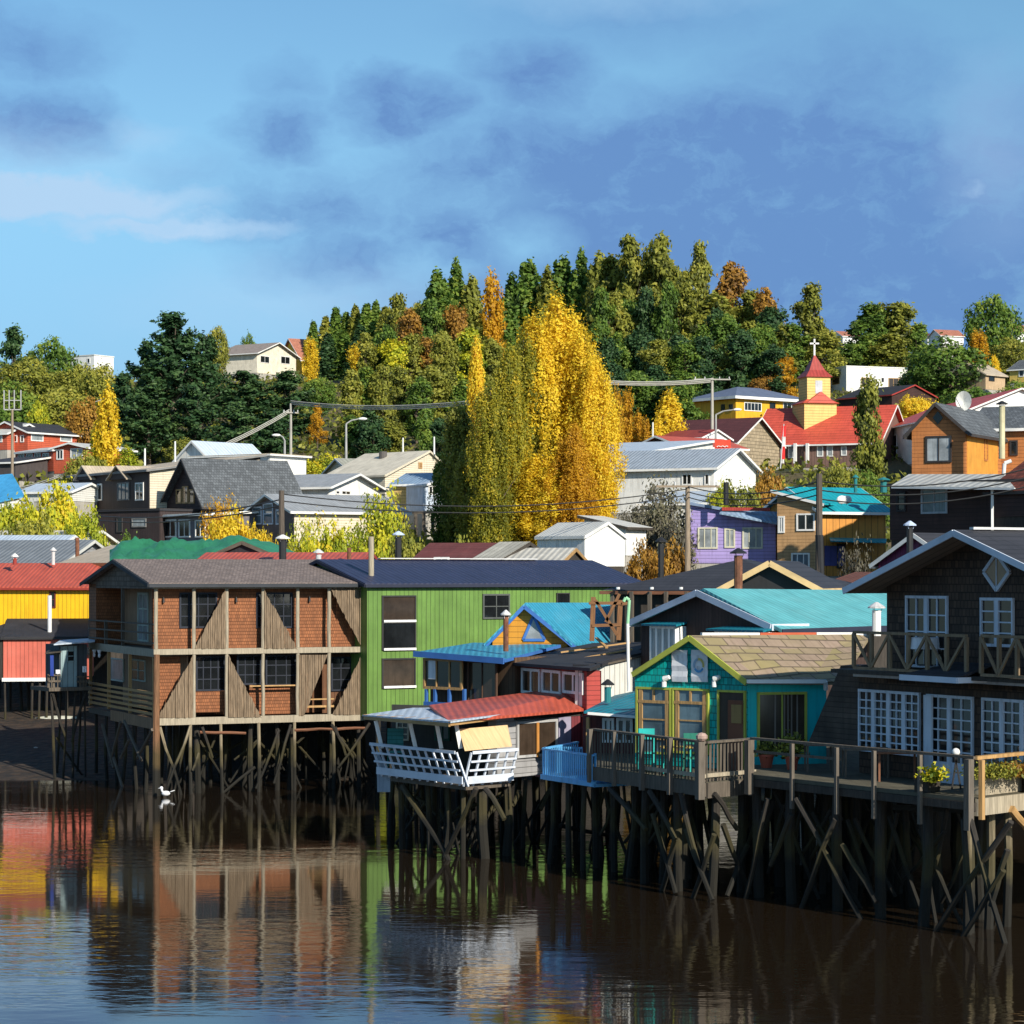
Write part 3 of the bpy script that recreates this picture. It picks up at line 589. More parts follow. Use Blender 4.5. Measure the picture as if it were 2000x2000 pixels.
tangle(hotel, HP, 330, 700, 16, -1.2, zl-.2); tangle(hotel, HP, 330, 700, 14, -3.2, zl-.2)
# things on the hotel's lower porch
for i, (px, py) in enumerate(((172, 1275), (184, 1279), (194, 1280))):
    q = GL.at(px, py, .1); m = MB(); m.cyl(q, q+Vector((0, 0, .22)), .02, .1, 8); m.ell(q+Vector((0, 0, .0)), .06, .06, .1, 8, 5); tag(m.build('hanging_lamp', cloth), ('white shade lamp hanging at the corner of hotel porch', 'white shade lamp hanging second on the hotel porch line', 'white shade lamp hanging third on the hotel porch line')[i], 'lamp')
m = MB(); q = P(324, 1565, 93.3); q.z = .05; m.ell(q+Vector((0, 0, .1)), .17, .1, .1, 10, 6); m.ell(q+Vector((-.17, 0, .3)), .07, .06, .07, 8, 5); m.cyl(q+Vector((-.13, 0, .15)), q+Vector((-.17, 0, .28)), .05, .04, 7); m.cyl(q+Vector((-.22, 0, .3)), q+Vector((-.3, 0, .28)), .02, .005, 5); m.prism([q+Vector((.15, -.05, .14)), q+Vector((.34, 0, .2)), q+Vector((.15, .05, .14))], (0, 0, .03))
tag(m.build('white_gull', cloth, None, True), 'white gull floating beside the orange pile of hotel', 'bird')
# green house
GP = Pl(717, 96.8, 1250, 103.5); r, _ = house('green_house', 'long green corrugated house with navy roof behind the waterfront', 'house', (717, 96.8), (1250, 103.5), 8, 1400, 1142, 'side', .93, .2, greenc, navy, mk('navy_trim', (.02, .025, .05)), fascia=.12)
gr = r
window(r, GP, 745, 1163, 812, 1214, 1, 1, mk('dark_metal_frame', (.03, .03, .03)), g_brown, .06); window(r, GP, 745, 1215, 812, 1270, 1, 1, mk('dark_metal_frame', (1, 1, 1)), g_dark, .06); window(r, GP, 745, 1286, 811, 1345, 1, 1, mk('dark_metal_frame', (1, 1, 1)), g_brown, .06)
for y in (1213, 1268, 1342): m = MB(); m.box(GP, GP.u(748), GP.u(811), GP.z(748, y+2.5), GP.z(748, y-2), .063, .1); m.build('window_bar', white, r)
window(r, GP, 942, 1160, 995, 1209, 2, 2, mk('grey_window_frame', (.08, .09, .085)), g_dark, .07); window(r, GP, 1086, 1158, 1112, 1182, 1, 1, mk('dark_metal_frame', (1, 1, 1)), g_dark, .05)
m = MB(); zz = GP.z(717, 1142)+.93+.12
m.bar(GP.pt(2.6, zz+.02, -3.9), GP.pt(10.2, zz+.02, -3.9), .3, .04); m.build('ridge_flashing', silver, r)
pipe('tall pale wooden post with metal foot on navy roof', 725, 1048, 1137, 98.2, .11, beam, cap=False)
piles(r, GP, (740, 800, 860, 920, 980), -.4, GP.z(717, 1398), .13, piled); piles(r, GP, (760, 830, 900), -2.4, GP.z(717, 1398), .13, piled)
# house with the charcoal hip roof and yellow verge gable
CP = Pl(1192, 89, 1400, 87); r, _ = house('charcoal_roof_house', 'dark timber house with a wide charcoal roof and open eaves', 'house', (1196, 89), (1580, 86), 8, 1330, 1153, 'hip', 1.15, .35, darkw, charc, rustw, fascia=.12)
m = MB()
for px in (1195, 1233, 1268, 1300, 1340): u = CP.u(px, .3); m.box(CP, u-.06, u+.06, CP.z(1195, 1290, .3), CP.z(1195, 1155, .3), .2, .32)
m.build('porch_post', beamd, r)
for px in (1207, 1273, 1330):
    q = CP.at(px, 1151, .5); m = MB(); m.cyl(q, q+Vector((0, 0, .08)), .07, .07, 8); m.build('roof_vent', white, r)
r2, _ = house('yellow_verge_gable', 'dark attic gable with pale yellow verge boards behind turquoise roof', 'house', (1420, 84), (1592, 83.2), 6, 1240, 1146, 'front', .8, .3, mk('black_boards', (.02, .02, .022)), charc, mk('pale_yellow_paint', (.72, .5, .24), .6), fascia=.2)
pipe('tall black stove pipe on charcoal roof', 1291, 1062, 1128, 86.5, .1, blackp); pipe('rusty brown chimney pipe before the yellow verge gable', 1442, 1085, 1152, 80, .14, rustm, cm=blackp)
# yellow gable house with bright blue roof
BP = Pl(962, 87.5, 1108, 87.1); r, _ = house('blue_roof_house', 'mustard yellow house with bright blue metal roof and triangular window', 'house', (962, 87.5), (1108, 87.1), 5.5, 1300, 1250, 'front', 1.2, .3, orangep, bluer, bluet, fascia=.13, apex=.44)
bpy.data.objects.remove([c for c in r.children if c.name.startswith('roof')][0])
m = MB(); slab(m, [P(1117, 1257, 86.7), P(1262, 1254, 91), P(1236, 1177, 94), P(1026, 1177, 87.0)], .08); slab(m, [P(945, 1258, 87.1), P(1026, 1177, 87.0), P(1236, 1177, 94), P(1150, 1215, 98)], .08); m.build('roof', bluer, r)
tw = MB(); a, b, c = BP.at(1042, 1203, .02), BP.at(1022, 1250, .02), BP.at(1064, 1250, .02)
for p_, q_ in ((a, b), (b, c), (c, a)): tw.bar(p_, q_, .1, .06, up=(BP.n.x, BP.n.y, 0))
w = tw.build('window', bluet, r); g = MB(); g.prism([a, b, c], (BP.n.x*.02, BP.n.y*.02, 0)); g.build('pane', g_curt, w)
m = MB(); AW = Pl(812, 84.5, 985, 81.5)
slab(m, [AW.at(808, 1274, .2), AW.at(984, 1287, .2), P(1092, 1259, 86), P(925, 1255, 90)], .06); m.build('porch_roof', bluer, r)
m = MB(); m.bar(AW.at(808, 1277, .24), AW.at(984, 1291, .24), .05, .2); m.bar(AW.at(985, 1291, .24), P(1094, 1262, 86), .05, .1); m.build('fascia', bluet, r)
m = MB(); m.box(AW, .2, AW.L, AW.z(830, 1430), AW.z(830, 1280), -3.5, -.5); m.build('porch_wall', mk('porch_brown', (.12, .07, .04), .8, 'vboard', .2, var=.3), r)
window(r, AW, 829, 1285, 905, 1345, 3, 1, goldw, g_dark, .09, -.1, .08); window(r, AW, 914, 1290, 972, 1370, 2, 1, mk('brown_door', (.1, .055, .035)), g_brown, .07, -.3)
m = MB()
for px in (831, 848, 876, 905): u = AW.u(px); m.box(AW, u-.05, u+.05, AW.z(px, 1385), AW.z(px, 1346), -.1, .0)
m.box(AW, AW.u(829), AW.u(907), AW.z(829, 1380), AW.z(829, 1370), -.05, .05); m.build('porch_frame', bluet, r)
panel(r, AW, 838, 1290, 851, 1326, cloth, 'notice', -.03, .03)
pipe('rusty stove pipe with a pale cap on blue porch roof', 988, 1205, 1272, 82.8, .09, rustm, cm=silver)
# house with black roof and red windowed wall
RP = Pl(972, 84, 1146, 77); r = thing('red_window_house', 'low red-walled house with four white windows under a black felt roof', 'house', RP.pt(4, 2)); zr = RP.z(972, 1292)
m = MB(); m.box(RP, 0, RP.L, 1.8, RP.z(972, 1295), -.5, 0); m.build('wall', redp, r)
m = MB(); slab(m, [RP.at(970, 1292, .3), RP.at(1152, 1305, .3), P(1290, 1253, 84), P(1090, 1257, 90)], .1); m.build('roof', blackr, r)
for i, (a, b, y) in enumerate(((982, 1017, 1301), (1021, 1057, 1304), (1061, 1097, 1307), (1102, 1141, 1311))): window(r, RP, a, y, b, 1353, 2, 1, white, g_brown if i else g_dark, .09, 0, .07, mw=.09)
m = MB(); m.bar(P(1095, 1274, 83), P(1230, 1255, 83.5), .1, .05); m.bar(P(1165, 1246, 83), P(1185, 1265, 82), .1, .05); m.bar(P(1070, 1297, 81), P(1235, 1268, 81), .35, .05); tag(m.build('loose_planks', goldw), 'loose golden planks and batten lying on the black felt roof', 'planks')
WP = Pl(1147, 77.2, 1290, 80.5); r, _ = house('white_board_house', 'low white vertically boarded wall between red roof and black roof', 'house', (1149, 77.2), (1270, 80.2), .5, 1400, 1304, 'shedu', .35, .05, mk('white_vertical_boards', (.7, .7, .66), .6, 'vboard', .3, var=.06), blackr, beamd, fascia=.06)
# timber tower frame and flagpole
r = thing('timber_tower', 'brown cross-braced timber frame standing on the black roof', 'timber frame', P(1190, 1260, 82)); m = MB()
for a, b in (((1159, 1166), (1156, 1252)), ((1163, 1172), (1205, 1240)), ((1210, 1160), (1183, 1215)), ((1212, 1172), (1208, 1250)), ((1156, 1222), (1212, 1220)), ((1150, 1178), (1215, 1178)), ((1213, 1180), (1226, 1178))): m.bar(P(*a, 82), P(*b, 82), .16, .1)
m.bar(P(1159, 1200, 82), P(1159, 1200, 83.5), .1); m.bar(P(1212, 1200, 82), P(1212, 1200, 83.5), .1); m.build('frame', mk('timber_frame_wood', (.2, .095, .04), .8, 'grain', var=.3), r)
r = thing('pole', 'slim white pole with a green looped top beside the timber frame', 'pole', P(1228, 1350, 76)); m = MB(); m.cyl(P(1228, 1350, 76), P(1226, 1218, 76), .05, n=8); m.build('shaft', white, r)
m = MB(); m.cyl(P(1226, 1218, 76), P(1229, 1172, 76), .05, n=8); m.cyl(P(1229, 1172, 76), P(1222, 1167, 76), .05, n=8); m.cyl(P(1222, 1167, 76), P(1218, 1175, 76), .05, n=8); m.build('loop', mk('pale_green_paint', (.3, .6, .35)), r)
# turquoise-roof gable house
TP = Pl(1246, 80, 1518, 74); r, _ = house('turquoise_roof_house', 'dark boarded gable house with turquoise roof and white bay windows', 'house', (1252, 79.5), (1508, 74.3), .9, 1330, 1213, 'front', .93, .3, mk('dark_brown_boards', (.06, .035, .03), .8, 'vboard', .16, var=.3), tealr, shadew, fascia=.2)
bpy.data.objects.remove([c for c in r.children if c.name.startswith('roof')][0])
m = MB(); ap0 = P(1372, 1154, 77); z0 = TP.z(1252, 1222)
slab(m, [P(1232, 1220, 79.5), P(1526, 1229, 73.6), P(1752, 1222, 78), P(1732, 1153, 82)][1:2]+[P(1752, 1222, 77), P(1732, 1153, 82), ap0+Vector((0, -.4, .08))], .1); slab(m, [P(1232, 1217, 79.6), ap0+Vector((0, -.4, .08)), P(1732, 1153, 82), P(1500, 1175, 88)], .1); m.build('roof', tealr, r)
m = MB(); m.box(Pl(1500, 75.5, 1745, 79), 0, 4.4, 3, 6.5, -1, 0); m.build('wall', mk('dark_brown_boards', (1, 1, 1)), r)
m = MB(); m.bar(P(1527, 1236, 73.6), P(1752, 1228, 77), .06, .22); m.build('fascia', mk('navy_trim', (1, 1, 1)), r)
for (x0, x1, y0, y1, nm) in ((1271, 1321, 1222, 1290, 'bay_window'), (1341, 1377, 1222, 1240, 'window'), (1398, 1490, 1232, 1262, 'bay_window')):
    o_ = .5 if nm == 'bay_window' else 0
    if o_:
        m = MB(); u0, u1 = TP.u(x0, o_), TP.u(x1, o_); m.box(TP, u0, u1, TP.z(x0, y1, o_), TP.z(x0, y0, o_), .0, o_); b = m.build(nm, white, r); window(b, TP, x0, y0, x1, y1, 4, 1, white, g_curt, .08, o_, .05, mw=.1)
        m = MB(); slab(m, [TP.pt(u0-.25, TP.z(x0, y0, o_)+.06, o_+.2), TP.pt(u1+.25, TP.z(x0, y0, o_)+.06, o_+.2), TP.pt(u1, TP.z(x0, y0-9, o_), .01), TP.pt(u0, TP.z(x0, y0-9, o_), .01)], .06); m.build('bay_roof', deepteal, r)
    else: window(r, TP, x0, y0, x1, y1, 3, 1, white, g_dark, .07, 0, .05)
# red roof house with white awning and balcony
r = thing('red_roof_house', 'low house with long red roof and white slanted balcony over the water', 'house', P(930, 1530, 73)); rr = r
a, b, c, d = P(838, 1377, 78), P(1262, 1322, 84), P(1142, 1384, 77.2), P(876, 1407, 71.5)
m = MB(); slab(m, [d, c, b, a], .08); slab(m, [c+Vector((.01, 0, 0)), P(1190, 1362, 79), b+Vector((.3, 0, 0)), b+Vector((.01, 0, 0))], .07); m.build('roof', redr, r)
m = MB(); slab(m, [P(708, 1396, 76.5), P(880, 1409, 70.8), P(985, 1394, 74), P(836, 1378, 80)], .05); m.build('awning', bluew, r)
m = MB()
for i in range(7): t = i/6; p_ = P(712, 1400, 76.4).lerp(P(878, 1413, 70.9), t); m.bar(p_, p_+Vector((1.4, 3.2, 0)), .07, .14)
m.bar(P(712, 1402, 76.4), P(878, 1416, 70.9), .06, .1); m.build('rafter', goldw, r)
FP = Pl(905, 73.4, 1145, 77.6); m = MB(); m.box(FP, FP.u(972), FP.L+.3, FP.z(905, 1527), FP.z(905, 1404), -.4, -.02); m.build('wall', greyb, r)
m = MB(); m.box(FP, FP.u(1005), FP.u(1146), FP.z(1005, 1406), FP.z(1005, 1396), -.06, .06); m.build('lintel', darkw, r)
window(r, FP, 1008, 1409, 1087, 1481, 2, 1, mk('grey_white_frame', (.42, .42, .42)), g_brown, .08, .0, .06, mw=.08)
m = MB(); u = FP.u(1047); m.box(FP, u-.05, u+.05, FP.z(1047, 1478), FP.z(1047, 1411), .05, .09); m.build('mullion', mk('orange_stain', (.5, .22, .05)), r)
for x0, x1, mt, nm in ((1089, 1113, mk('lilac_grey_paint', (.3, .28, .38), .7), 'panel'), (1114, 1140, mk('plum_red_boards', (.2, .04, .05), .7, 'vboard', .15), 'panel')): panel(r, FP, x0, 1394, x1, 1470, mt, nm, .0, .05)
D1 = Pl(738, 76, 908, 72.2); D2 = Pl(908, 72.2, 998, 73.6); zd = D1.z(755, 1516)
m = MB(); m.prism([D1.pt(0.4, zd-.14, -.05), D1.pt(D1.L-.02, zd-.14, -.05), D2.pt(D2.L, zd-.14, -.05), Vector((wx(985, 76), 76, zd-.14)), Vector((wx(775, 79), 79, zd-.14))], (0, 0, .12)); m.build('deck', beamd, r)
def slanted(pl, x0, x1, n, lean, nm='balustrade'):
    m = MB(); u0, u1 = pl.u(x0), pl.u(x1); zt_ = pl.z(x0, 1450)+.0; H_ = zd+.98
    for i in range(n+1):
        u = u0+(u1-u0)*i/n; m.bar(pl.pt(u, H_, .25), pl.pt(u+lean, zd-.02, -.02), .06, .05, up=(pl.n.x, pl.n.y, 0))
    for k, w in ((0, .09), (.27, .06), (.53, .06), (.82, .22)):
        t = k/1.3; m.bar(pl.pt(u0+lean*t-.0, H_-k, .27-.27*t+.03), pl.pt(u1+lean*t, H_-k, .27-.27*t+.03), .035, w)
    m.build(nm, shadew, r)
slanted(D1, 738, 905, 11, .22); slanted(D2, 909, 998, 5, -.05)
for x0, x1 in ((734, 746), (800, 812), (852, 862), (890, 900)):
    m = MB(); m.bar(D1.at(x0, 1408, .2), D1.at(x1, 1462, .1), .12, .08); m.build('post', white, r)
m = MB(); m.prism([D1.at(735, 1462, -.05), D1.at(762, 1516, -.05), D1.at(762, 1547, -.05), D1.at(737, 1547, -.05)], (0, .06, 0)); m.build('side_board', mk('grey_blue_board', (.3, .34, .4)), r)
IW = Pl(765, 79.5, 1010, 77.5); m = MB(); m.box(IW, 0, IW.L, zd-.3, zd+2.0, -.1, 0); m.build('inner_wall', mk('dark_room_wall', (.05, .05, .045)), r)
window(r, IW, 775, 1408, 800, 1446, 2, 3, mk('cream_frame', (.5, .45, .33)), g_dark, .06, 0)
window(r, IW, 850, 1410, 880, 1446, 2, 1, mk('dark_green_frame', (.02, .1, .07)), g_dark, .06, 0)
piles(r, D1, (783, 835, 875, 905), -.4, zd-.1, .14, pilem); piles(r, D2, (942, 990), -.3, zd-.1, .2, pilem); piles(r, FP, (1027, 1085, 1140), -.2, zd-.1, .14, pilem)
for o_ in (-2.2, -4.2, -6.5): piles(r, D1, [770+k*26+random.uniform(-8, 8) for k in range(6)], o_, zd-.1, .12, piled, .2); piles(r, FP, [930+k*28+random.uniform(-8, 8) for k in range(8)], o_, zd-.1, .12, piled, .2)
for a in ((785, 1535, 872, 1668), (930, 1540, 870, 1670), (948, 1540, 985, 1600), (870, 1668, 890, 1720)): brace(r, D1, *a, .1, .085, pilem)
for a in ((1015, 1545, 1000, 1575), (1078, 1540, 1055, 1582), (1094, 1612, 1190, 1632)): brace(r, FP, *a, .1, .08, pilem)
m = MB(); m.prism([P(896, 1424, 72.4), P(990, 1416, 73.9), P(999, 1458, 73.3), P(908, 1467, 71.8)], (.02, .06, 0)); tag(m.build('plywood_board', ply), 'tan plywood sheet propped slanting on the white balcony corner', 'board')
q = D1.at(772, 1462, -.6); rt = thing('folding_chair', 'turquoise folding chair behind the white balcony balustrade', 'chair', q); tc_ = mk('dull_teal_paint', (.05, .3, .3), .6, 'hboard', .12)
m = MB(); m.prism([q+Vector((-.25, 0, .0)), q+Vector((.25, 0, 0)), q+Vector((.25, .12, .62)), q+Vector((-.25, .12, .62))], (0, .03, 0)); m.build('backrest', tc_, rt)
m = MB(); m.prism([q+Vector((-.25, 0, -.1)), q+Vector((.25, 0, -.1)), q+Vector((.25, -.42, -.1)), q+Vector((-.25, -.42, -.1))], (0, 0, .04)); m.build('seat', tc_, rt)
for sx_ in (-.22, .22): m = MB(); m.bar(q+Vector((sx_, -.4, -.1)), q+Vector((sx_, 0, -.55)), .04); m.bar(q+Vector((sx_, .05, 0)), q+Vector((sx_, -.4, -.55)), .04); m.build('leg', tc_, rt)
tangle(rr, FP, 930, 1150, 12, -1, zd-.1); tangle(rr, D1, 770, 900, 8, -1.2, zd-.1)
# sky blue balcony and small teal-roof annex
SB = Pl(1061, 71.6, 1160, 69); r = thing('annex_house', 'small maroon annex with teal sloping roof and sky blue balcony', 'house', SB.pt(1, 3)); zs = SB.z(1061, 1516)
railing(r, SB, 1061, 1160, SB.z(1061, 1461), zs, 0, (1061, 1158), 26, 0, skyb, bw=.05, name='balustrade')
m = MB(); m.box(SB, -.05, SB.L, zs-.08, zs+.06, -.06, .07); m.prism([SB.pt(0, zs-.1), SB.pt(SB.L, zs-.1), SB.pt(SB.L, zs-.1, -2.6), SB.pt(0, zs-.1, -2.2)], (0, 0, .08)); m.build('deck', skyb, r)
SR = Pl(1061, 71.7, 1130, 74.5); railing(r, SR, 1062, 1128, SB.z(1061, 1461), zs, 0, (), 16, 0, skyb, bw=.038, name='balustrade')
BB = Pl(1090, 75, 1175, 74.5); railing(r, BB, 1090, 1170, BB.z(1090, 1458), BB.z(1090, 1500), 0, (), 14, 0, skyb, bw=.05, name='balustrade')
AP = Pl(1138, 74.5, 1262, 74); m = MB(); m.box(AP, 0, AP.L, AP.z(1138, 1500), AP.z(1138, 1398), -3, 0); m.build('wall', maroon, r)
m = MB(); slab(m, [P(1140, 1389, 73.6), P(1262, 1398, 73), P(1262, 1345, 77.5), P(1200, 1358, 77.5)], .07); m.build('roof', deepteal, r)
m = MB(); m.bar(P(1148, 1393, 73.5), P(1262, 1402, 73), .05, .08); m.build('fascia', white, r)
for a, b in ((1177, 1200), (1204, 1236)): window(r, AP, a, 1402, b, 1450, 2, 1, white, g_dark, .08, 0, .06, mw=.1)
m = MB(); u = AP.u(1148, .3); m.box(AP, u-.05, u+.05, AP.z(1148, 1500), AP.z(1148, 1400), .2, .32); m.build('post', goldw, r)
piles(r, SB, (1080, 1110, 1142), -.3, zs-.1, .12, pilem)
pipe('teal painted stove pipe on small teal annex roof', 1187, 1342, 1372, 74.6, .1, mk('teal_pipe_paint', (.02, .2, .22)), cm=blackp)
# ------------------------------------------------------------------ turquoise café
A_ = (1240, 70); B_ = (1461, 67.4); CFP = Pl(*A_, *B_); CSP = Pl(1461, 67.4, 1614, 67.9); zf = 3.06; ze = CFP.z(1461, 1327)
r = thing('turquoise_cafe', 'turquoise shingled cafe with lime trim and two white banners on its gable', 'cafe', CFP.pt(2, zf)); apx = P(1346, 1245, 68.7)
ua = CFP.u(1346); m = MB(); m.prism([CFP.pt(0, zf), CFP.pt(CFP.L, zf), CFP.pt(CFP.L, ze), CFP.pt(ua, apx.z), CFP.pt(0, ze)], (.3, .5, 0)); m.build('wall', tshingle, r)
m = MB(); m.box(CSP, .0, CSP.L, zf, ze-.02, -3.5, 0); m.prism([CFP.pt(0, zf, -.3), CFP.pt(CFP.L, zf, -.3), CSP.pt(.3, zf, -3.5), CFP.pt(0.1, zf, -3.5)], (0, 0, ze-zf-.1)); m.build('wall', tpaint, r)
rb = P(1700, 1239, 72.0)
m = MB(); slab(m, [CFP.pt(CFP.L+.12, ze-.02, .25), P(1642, 1331, 67.9), rb, P(1345, 1241, 68.5)], .1); slab(m, [P(1236, 1316, 69.9), P(1345, 1241, 68.5), rb, P(1560, 1290, 78)], .1); m.build('roof', cafer, r)
m = MB(); m.bar(P(1235, 1318, 69.8), P(1346, 1246, 68.4), .05, .15); m.bar(P(1346, 1246, 68.4), CFP.pt(CFP.L+.14, ze-.09, .27), .05, .15); m.build('verge_board', olive, r)
m = MB(); m.bar(P(1460, 1331, 66.9), P(1612, 1331, 67.5), .14, .1); m.cyl(P(1612, 1331, 67.5), P(1613, 1347, 67.6), .06, n=8); m.build('gutter', white, r)
m = MB(); m.bar(P(1370, 1239, 70.3), P(1482, 1239, 70.8), .16, .1); m.build('ridge_cap', white, r); m = MB(); m.bar(P(1483, 1239, 70.8), P(1592, 1238.5, 71.4), .16, .1); m.build('ridge_cap', mk('red_ridge', (.5, .1, .04)), r, label='orange red stretch of ridge cap'); m = MB(); m.bar(P(1593, 1238.5, 71.4), P(1690, 1238.5, 71.9), .16, .1); m.build('ridge_cap', white, r)
for (x0, y0, x1, y1) in ((1244, 1341, 1313, 1470), (1315, 1343, 1386, 1470)):
    w = window(r, CFP, x0, y0, x1, y1, 1, 1, olive, g_blue, .06, 0, .07)
    m = MB(); u0, u1 = CFP.u(x0+4), CFP.u(x1-4)
    for u in (u0+.1, u1-.08): m.box(CFP, u-.06, u+.06, CFP.z(x0, y1), CFP.z(x0, y0+4), .03, .06)
    zc = CFP.z(x0, y0+28); m.box(CFP, u0, u1, zc-.04, zc+.04, .03, .065); u = (u0+u1)/2; m.box(CFP, u-.03, u+.03, zc, CFP.z(x0, y0+4), .03, .063)
    for z in (zc-.5, zc-1.05): m.box(CFP, u0+.15, u1-.15, z-.02, z+.02, .03, .055)
    m.build('inner_frame', goldw, w)
dr = window(r, CFP, 1403, 1347, 1458, 1520, 1, 1, olive, mk('brown_hall', (.06, .045, .035)), .06, 0, .07, name='door'); panel(dr, CFP, 1423, 1367, 1455, 1520, mk('red_brown_door', (.17, .06, .03), .6), 'door_leaf', .03, .04); panel(dr, CFP, 1429, 1376, 1449, 1412, mk('amber_panel', (.3, .19, .07)), 'door_panel', .07, .02)
w = window(r, CSP, 1478, 1352, 1575, 1470, 2, 1, olive, g_brown, .07, 0, .07); m = MB()
for px in (1513, 1531, 1538, 1545, 1556): u = CSP.u(px); m.box(CSP, u-.02, u+.02, CSP.z(px, 1466), CSP.z(px, 1356), .025, .05)
m.build('inner_frame', mk('grey_brown_frame', (.2, .16, .13)), w)
for i, (x0, x1, lb) in enumerate(((1315, 1345, 'plain white cloth banner, the left one on the cafe gable'), (1353, 1385, 'white cloth banner with a round blue and yellow emblem on the cafe gable'))):
    u0, u1 = CFP.u(x0), CFP.u(x1); z0, z1 = CFP.z(x0, 1331), CFP.z(x0, 1269); t = thing('banner', lb, 'banner', CFP.pt(u0, z0, .05)); m = MB()
    for k in range(6):
        a, b = z0+(z1-z0)*k/6, z0+(z1-z0)*(k+1)/6; oa, ob = .05+.02*(k % 2), .05+.02*((k+1) % 2); m.prism([CFP.pt(u0, a, oa), CFP.pt(u1, a, oa), CFP.pt(u1, b, ob), CFP.pt(u0, b, ob)], (CFP.n.x*.012, CFP.n.y*.012, 0))
    m.build('cloth', cloth, t)
    if i:
        c_ = CFP.pt((u0+u1)/2, z0+(z1-z0)*.52, .1); R_ = .15; zz = Vector((0, 0, 1)); uu = Vector((CFP.d.x, CFP.d.y, 0)); nn = Vector((CFP.n.x, CFP.n.y, 0))
        for a0, a1, mt in ((-.3, 1.7, mk('emblem_yellow', (.6, .5, .15))), (1.9, 3.6, mk('emblem_grey_blue', (.3, .42, .55))), (3.7, 5.8, mk('emblem_blue', (.1, .35, .65)))):
            m = MB(); st = [a0+(a1-a0)*k/10 for k in range(11)]; pts = [c_+(uu*math.cos(a)+zz*math.sin(a)*1.1)*R_*1.25 for a in st]+[c_+(uu*math.cos(a)+zz*math.sin(a)*1.1)*R_*.85 for a in st[::-1]]; m.prism(pts, nn*.006); m.build('emblem', mt, t)
for i, px in enumerate((1297, 1395)):
    q = CFP.at(px, 1336, .12); t = thing('spotlight', ('white floodlight on the cafe wall above the left windows', 'white floodlight on the cafe wall between window and door')[i], 'lamp', q)
    m = MB(); m.cyl(q+Vector((0, 0, -.08)), q+Vector((0, 0, .1)), .07, .07, 8); m.build('bracket', white, t); m = MB(); m.cyl(q+Vector((.0, -.02, .14)), q+Vector((.14, -.12, .2)), .09, .06, 8); m.build('head', white, t)
pipe('white vent pipe with mushroom cowl behind the cafe ridge', 1712, 1192, 1242, 71.5, .13, white, cm=silver)
# café deck
E1 = Pl(1157, 69.2, 1379, 63.8); E2 = Pl(1379, 63.8, 1474, 65.2); zD = 3.05
cd_ = thing('cafe_deck', 'weathered timber deck with rustic balusters in front of the turquoise cafe', 'deck', E1.pt(3, zD))
m = MB(); m.prism([E1.pt(0, zD-.1), E1.pt(E1.L, zD-.1), E2.pt(E2.L, zD-.1), Vector((9.5, 80, zD-.1)), Vector((10.5, 97, zD-.1)), Vector((4.2, 97, zD-.1))], (0, 0, .09)); m.build('floor', deckm, cd_)  # real deck in front; unseen rear stretch added to keep light out below
m = MB(); m.box(E1, 0, E1.L, zD-.38, zD-.02, -.1, .06); m.box(E2, .0, E2.L, zD-.42, zD-.02, -.1, .06); m.build('edge_beam', beamd, cd_)
m = MB(); m.box(E1, E1.L*.45, E1.L, zD+.1, zD+.2, -.06, .05); m.box(E2, 0, E2.L, zD+.12, zD+.22, -.06, .05); m.build('lower_rail', beam, cd_)
for pl_, n_ in ((E1, 36), (E2, 14)):
    m = MB(); m.box(pl_, 0, pl_.L, zD+1.0, zD+1.06, -.12, .06)
    for i in range(n_):
        u = pl_.L*(i+.5)/n_; w_ = random.uniform(.03, .06); m.bar(pl_.pt(u+random.uniform(-.03, .03), zD, -.03), pl_.pt(u, zD+1, -.03), w_)
    m.build('balustrade', beamd, cd_)
for pl_, px, w_ in ((E1, 1160, .13), (E1, 1206, .1), (E1, 1261, .12), (E1, 1316, .12), (E1, 1377, .19), (E2, 1460, .12)):
    u = pl_.u(px); m = MB(); m.box(pl_, u-w_/2, u+w_/2, zD-.45, zD+1.05, .06, .06+w_); m.build('post', mk('light_grey_post', (.13, .11, .09), .85, 'grain', var=.3), cd_)
m = MB(); q = E1.pt(E1.L-.05, zD+1.07, .1); m.ell(q+Vector((0, 0, .1)), .16, .14, .12, 8, 5); tag(m.build('stone', mk('pinkish_stone', (.4, .28, .24))), 'rounded pinkish stone on the cafe deck corner post', 'stone')
# dark shingled house
DP = Pl(1632, 65.6, 2140, 56.8); zk = 3.23; dh = thing('dark_shingle_house', 'large dark shingled house with white latticed windows and jutting gable at right', 'house', DP.pt(5, zk, -2)); DL = DP.L
z2 = DP.z(1700, 1316)      # gutter line
uL = DP.u(1678); m = MB(); m.prism([DP.pt(uL, zk), DP.pt(DL, zk), DP.pt(DL, z2), DP.pt(uL, z2)], (.89*9, .46*9, 0)); m.build('wall', dshingle, dh)
m = MB(); m.prism([DP.pt(DP.u(1578), DP.z(1578, 1452)), DP.pt(uL-.01, DP.z(1678, 1462)), DP.pt(uL-.01, DP.z(1678, 1300)), DP.pt(DP.u(1642), DP.z(1642, 1300))], (.5, .9, 0)); m.build('flared_wall', mk('brown_log_siding', (.085, .062, .048), .85, 'hboard', .14, var=.5, bump=.8), dh)
uU = DP.u(1732); uAp = DP.u(1866, .9); zAp = DP.z(1866, 1041, .9); sl = .325; m = MB()
def zr_(u): return zAp-abs(u-uAp)*sl
m.prism([DP.pt(uU, z2-.2), DP.pt(DL, z2-.2), DP.pt(DL, zr_(DL)-.05), DP.pt(uAp, zAp-.05), DP.pt(uU, zr_(uU)-.05)], (.89*9, .46*9, 0)); m.build('wall', dshingle, dh)
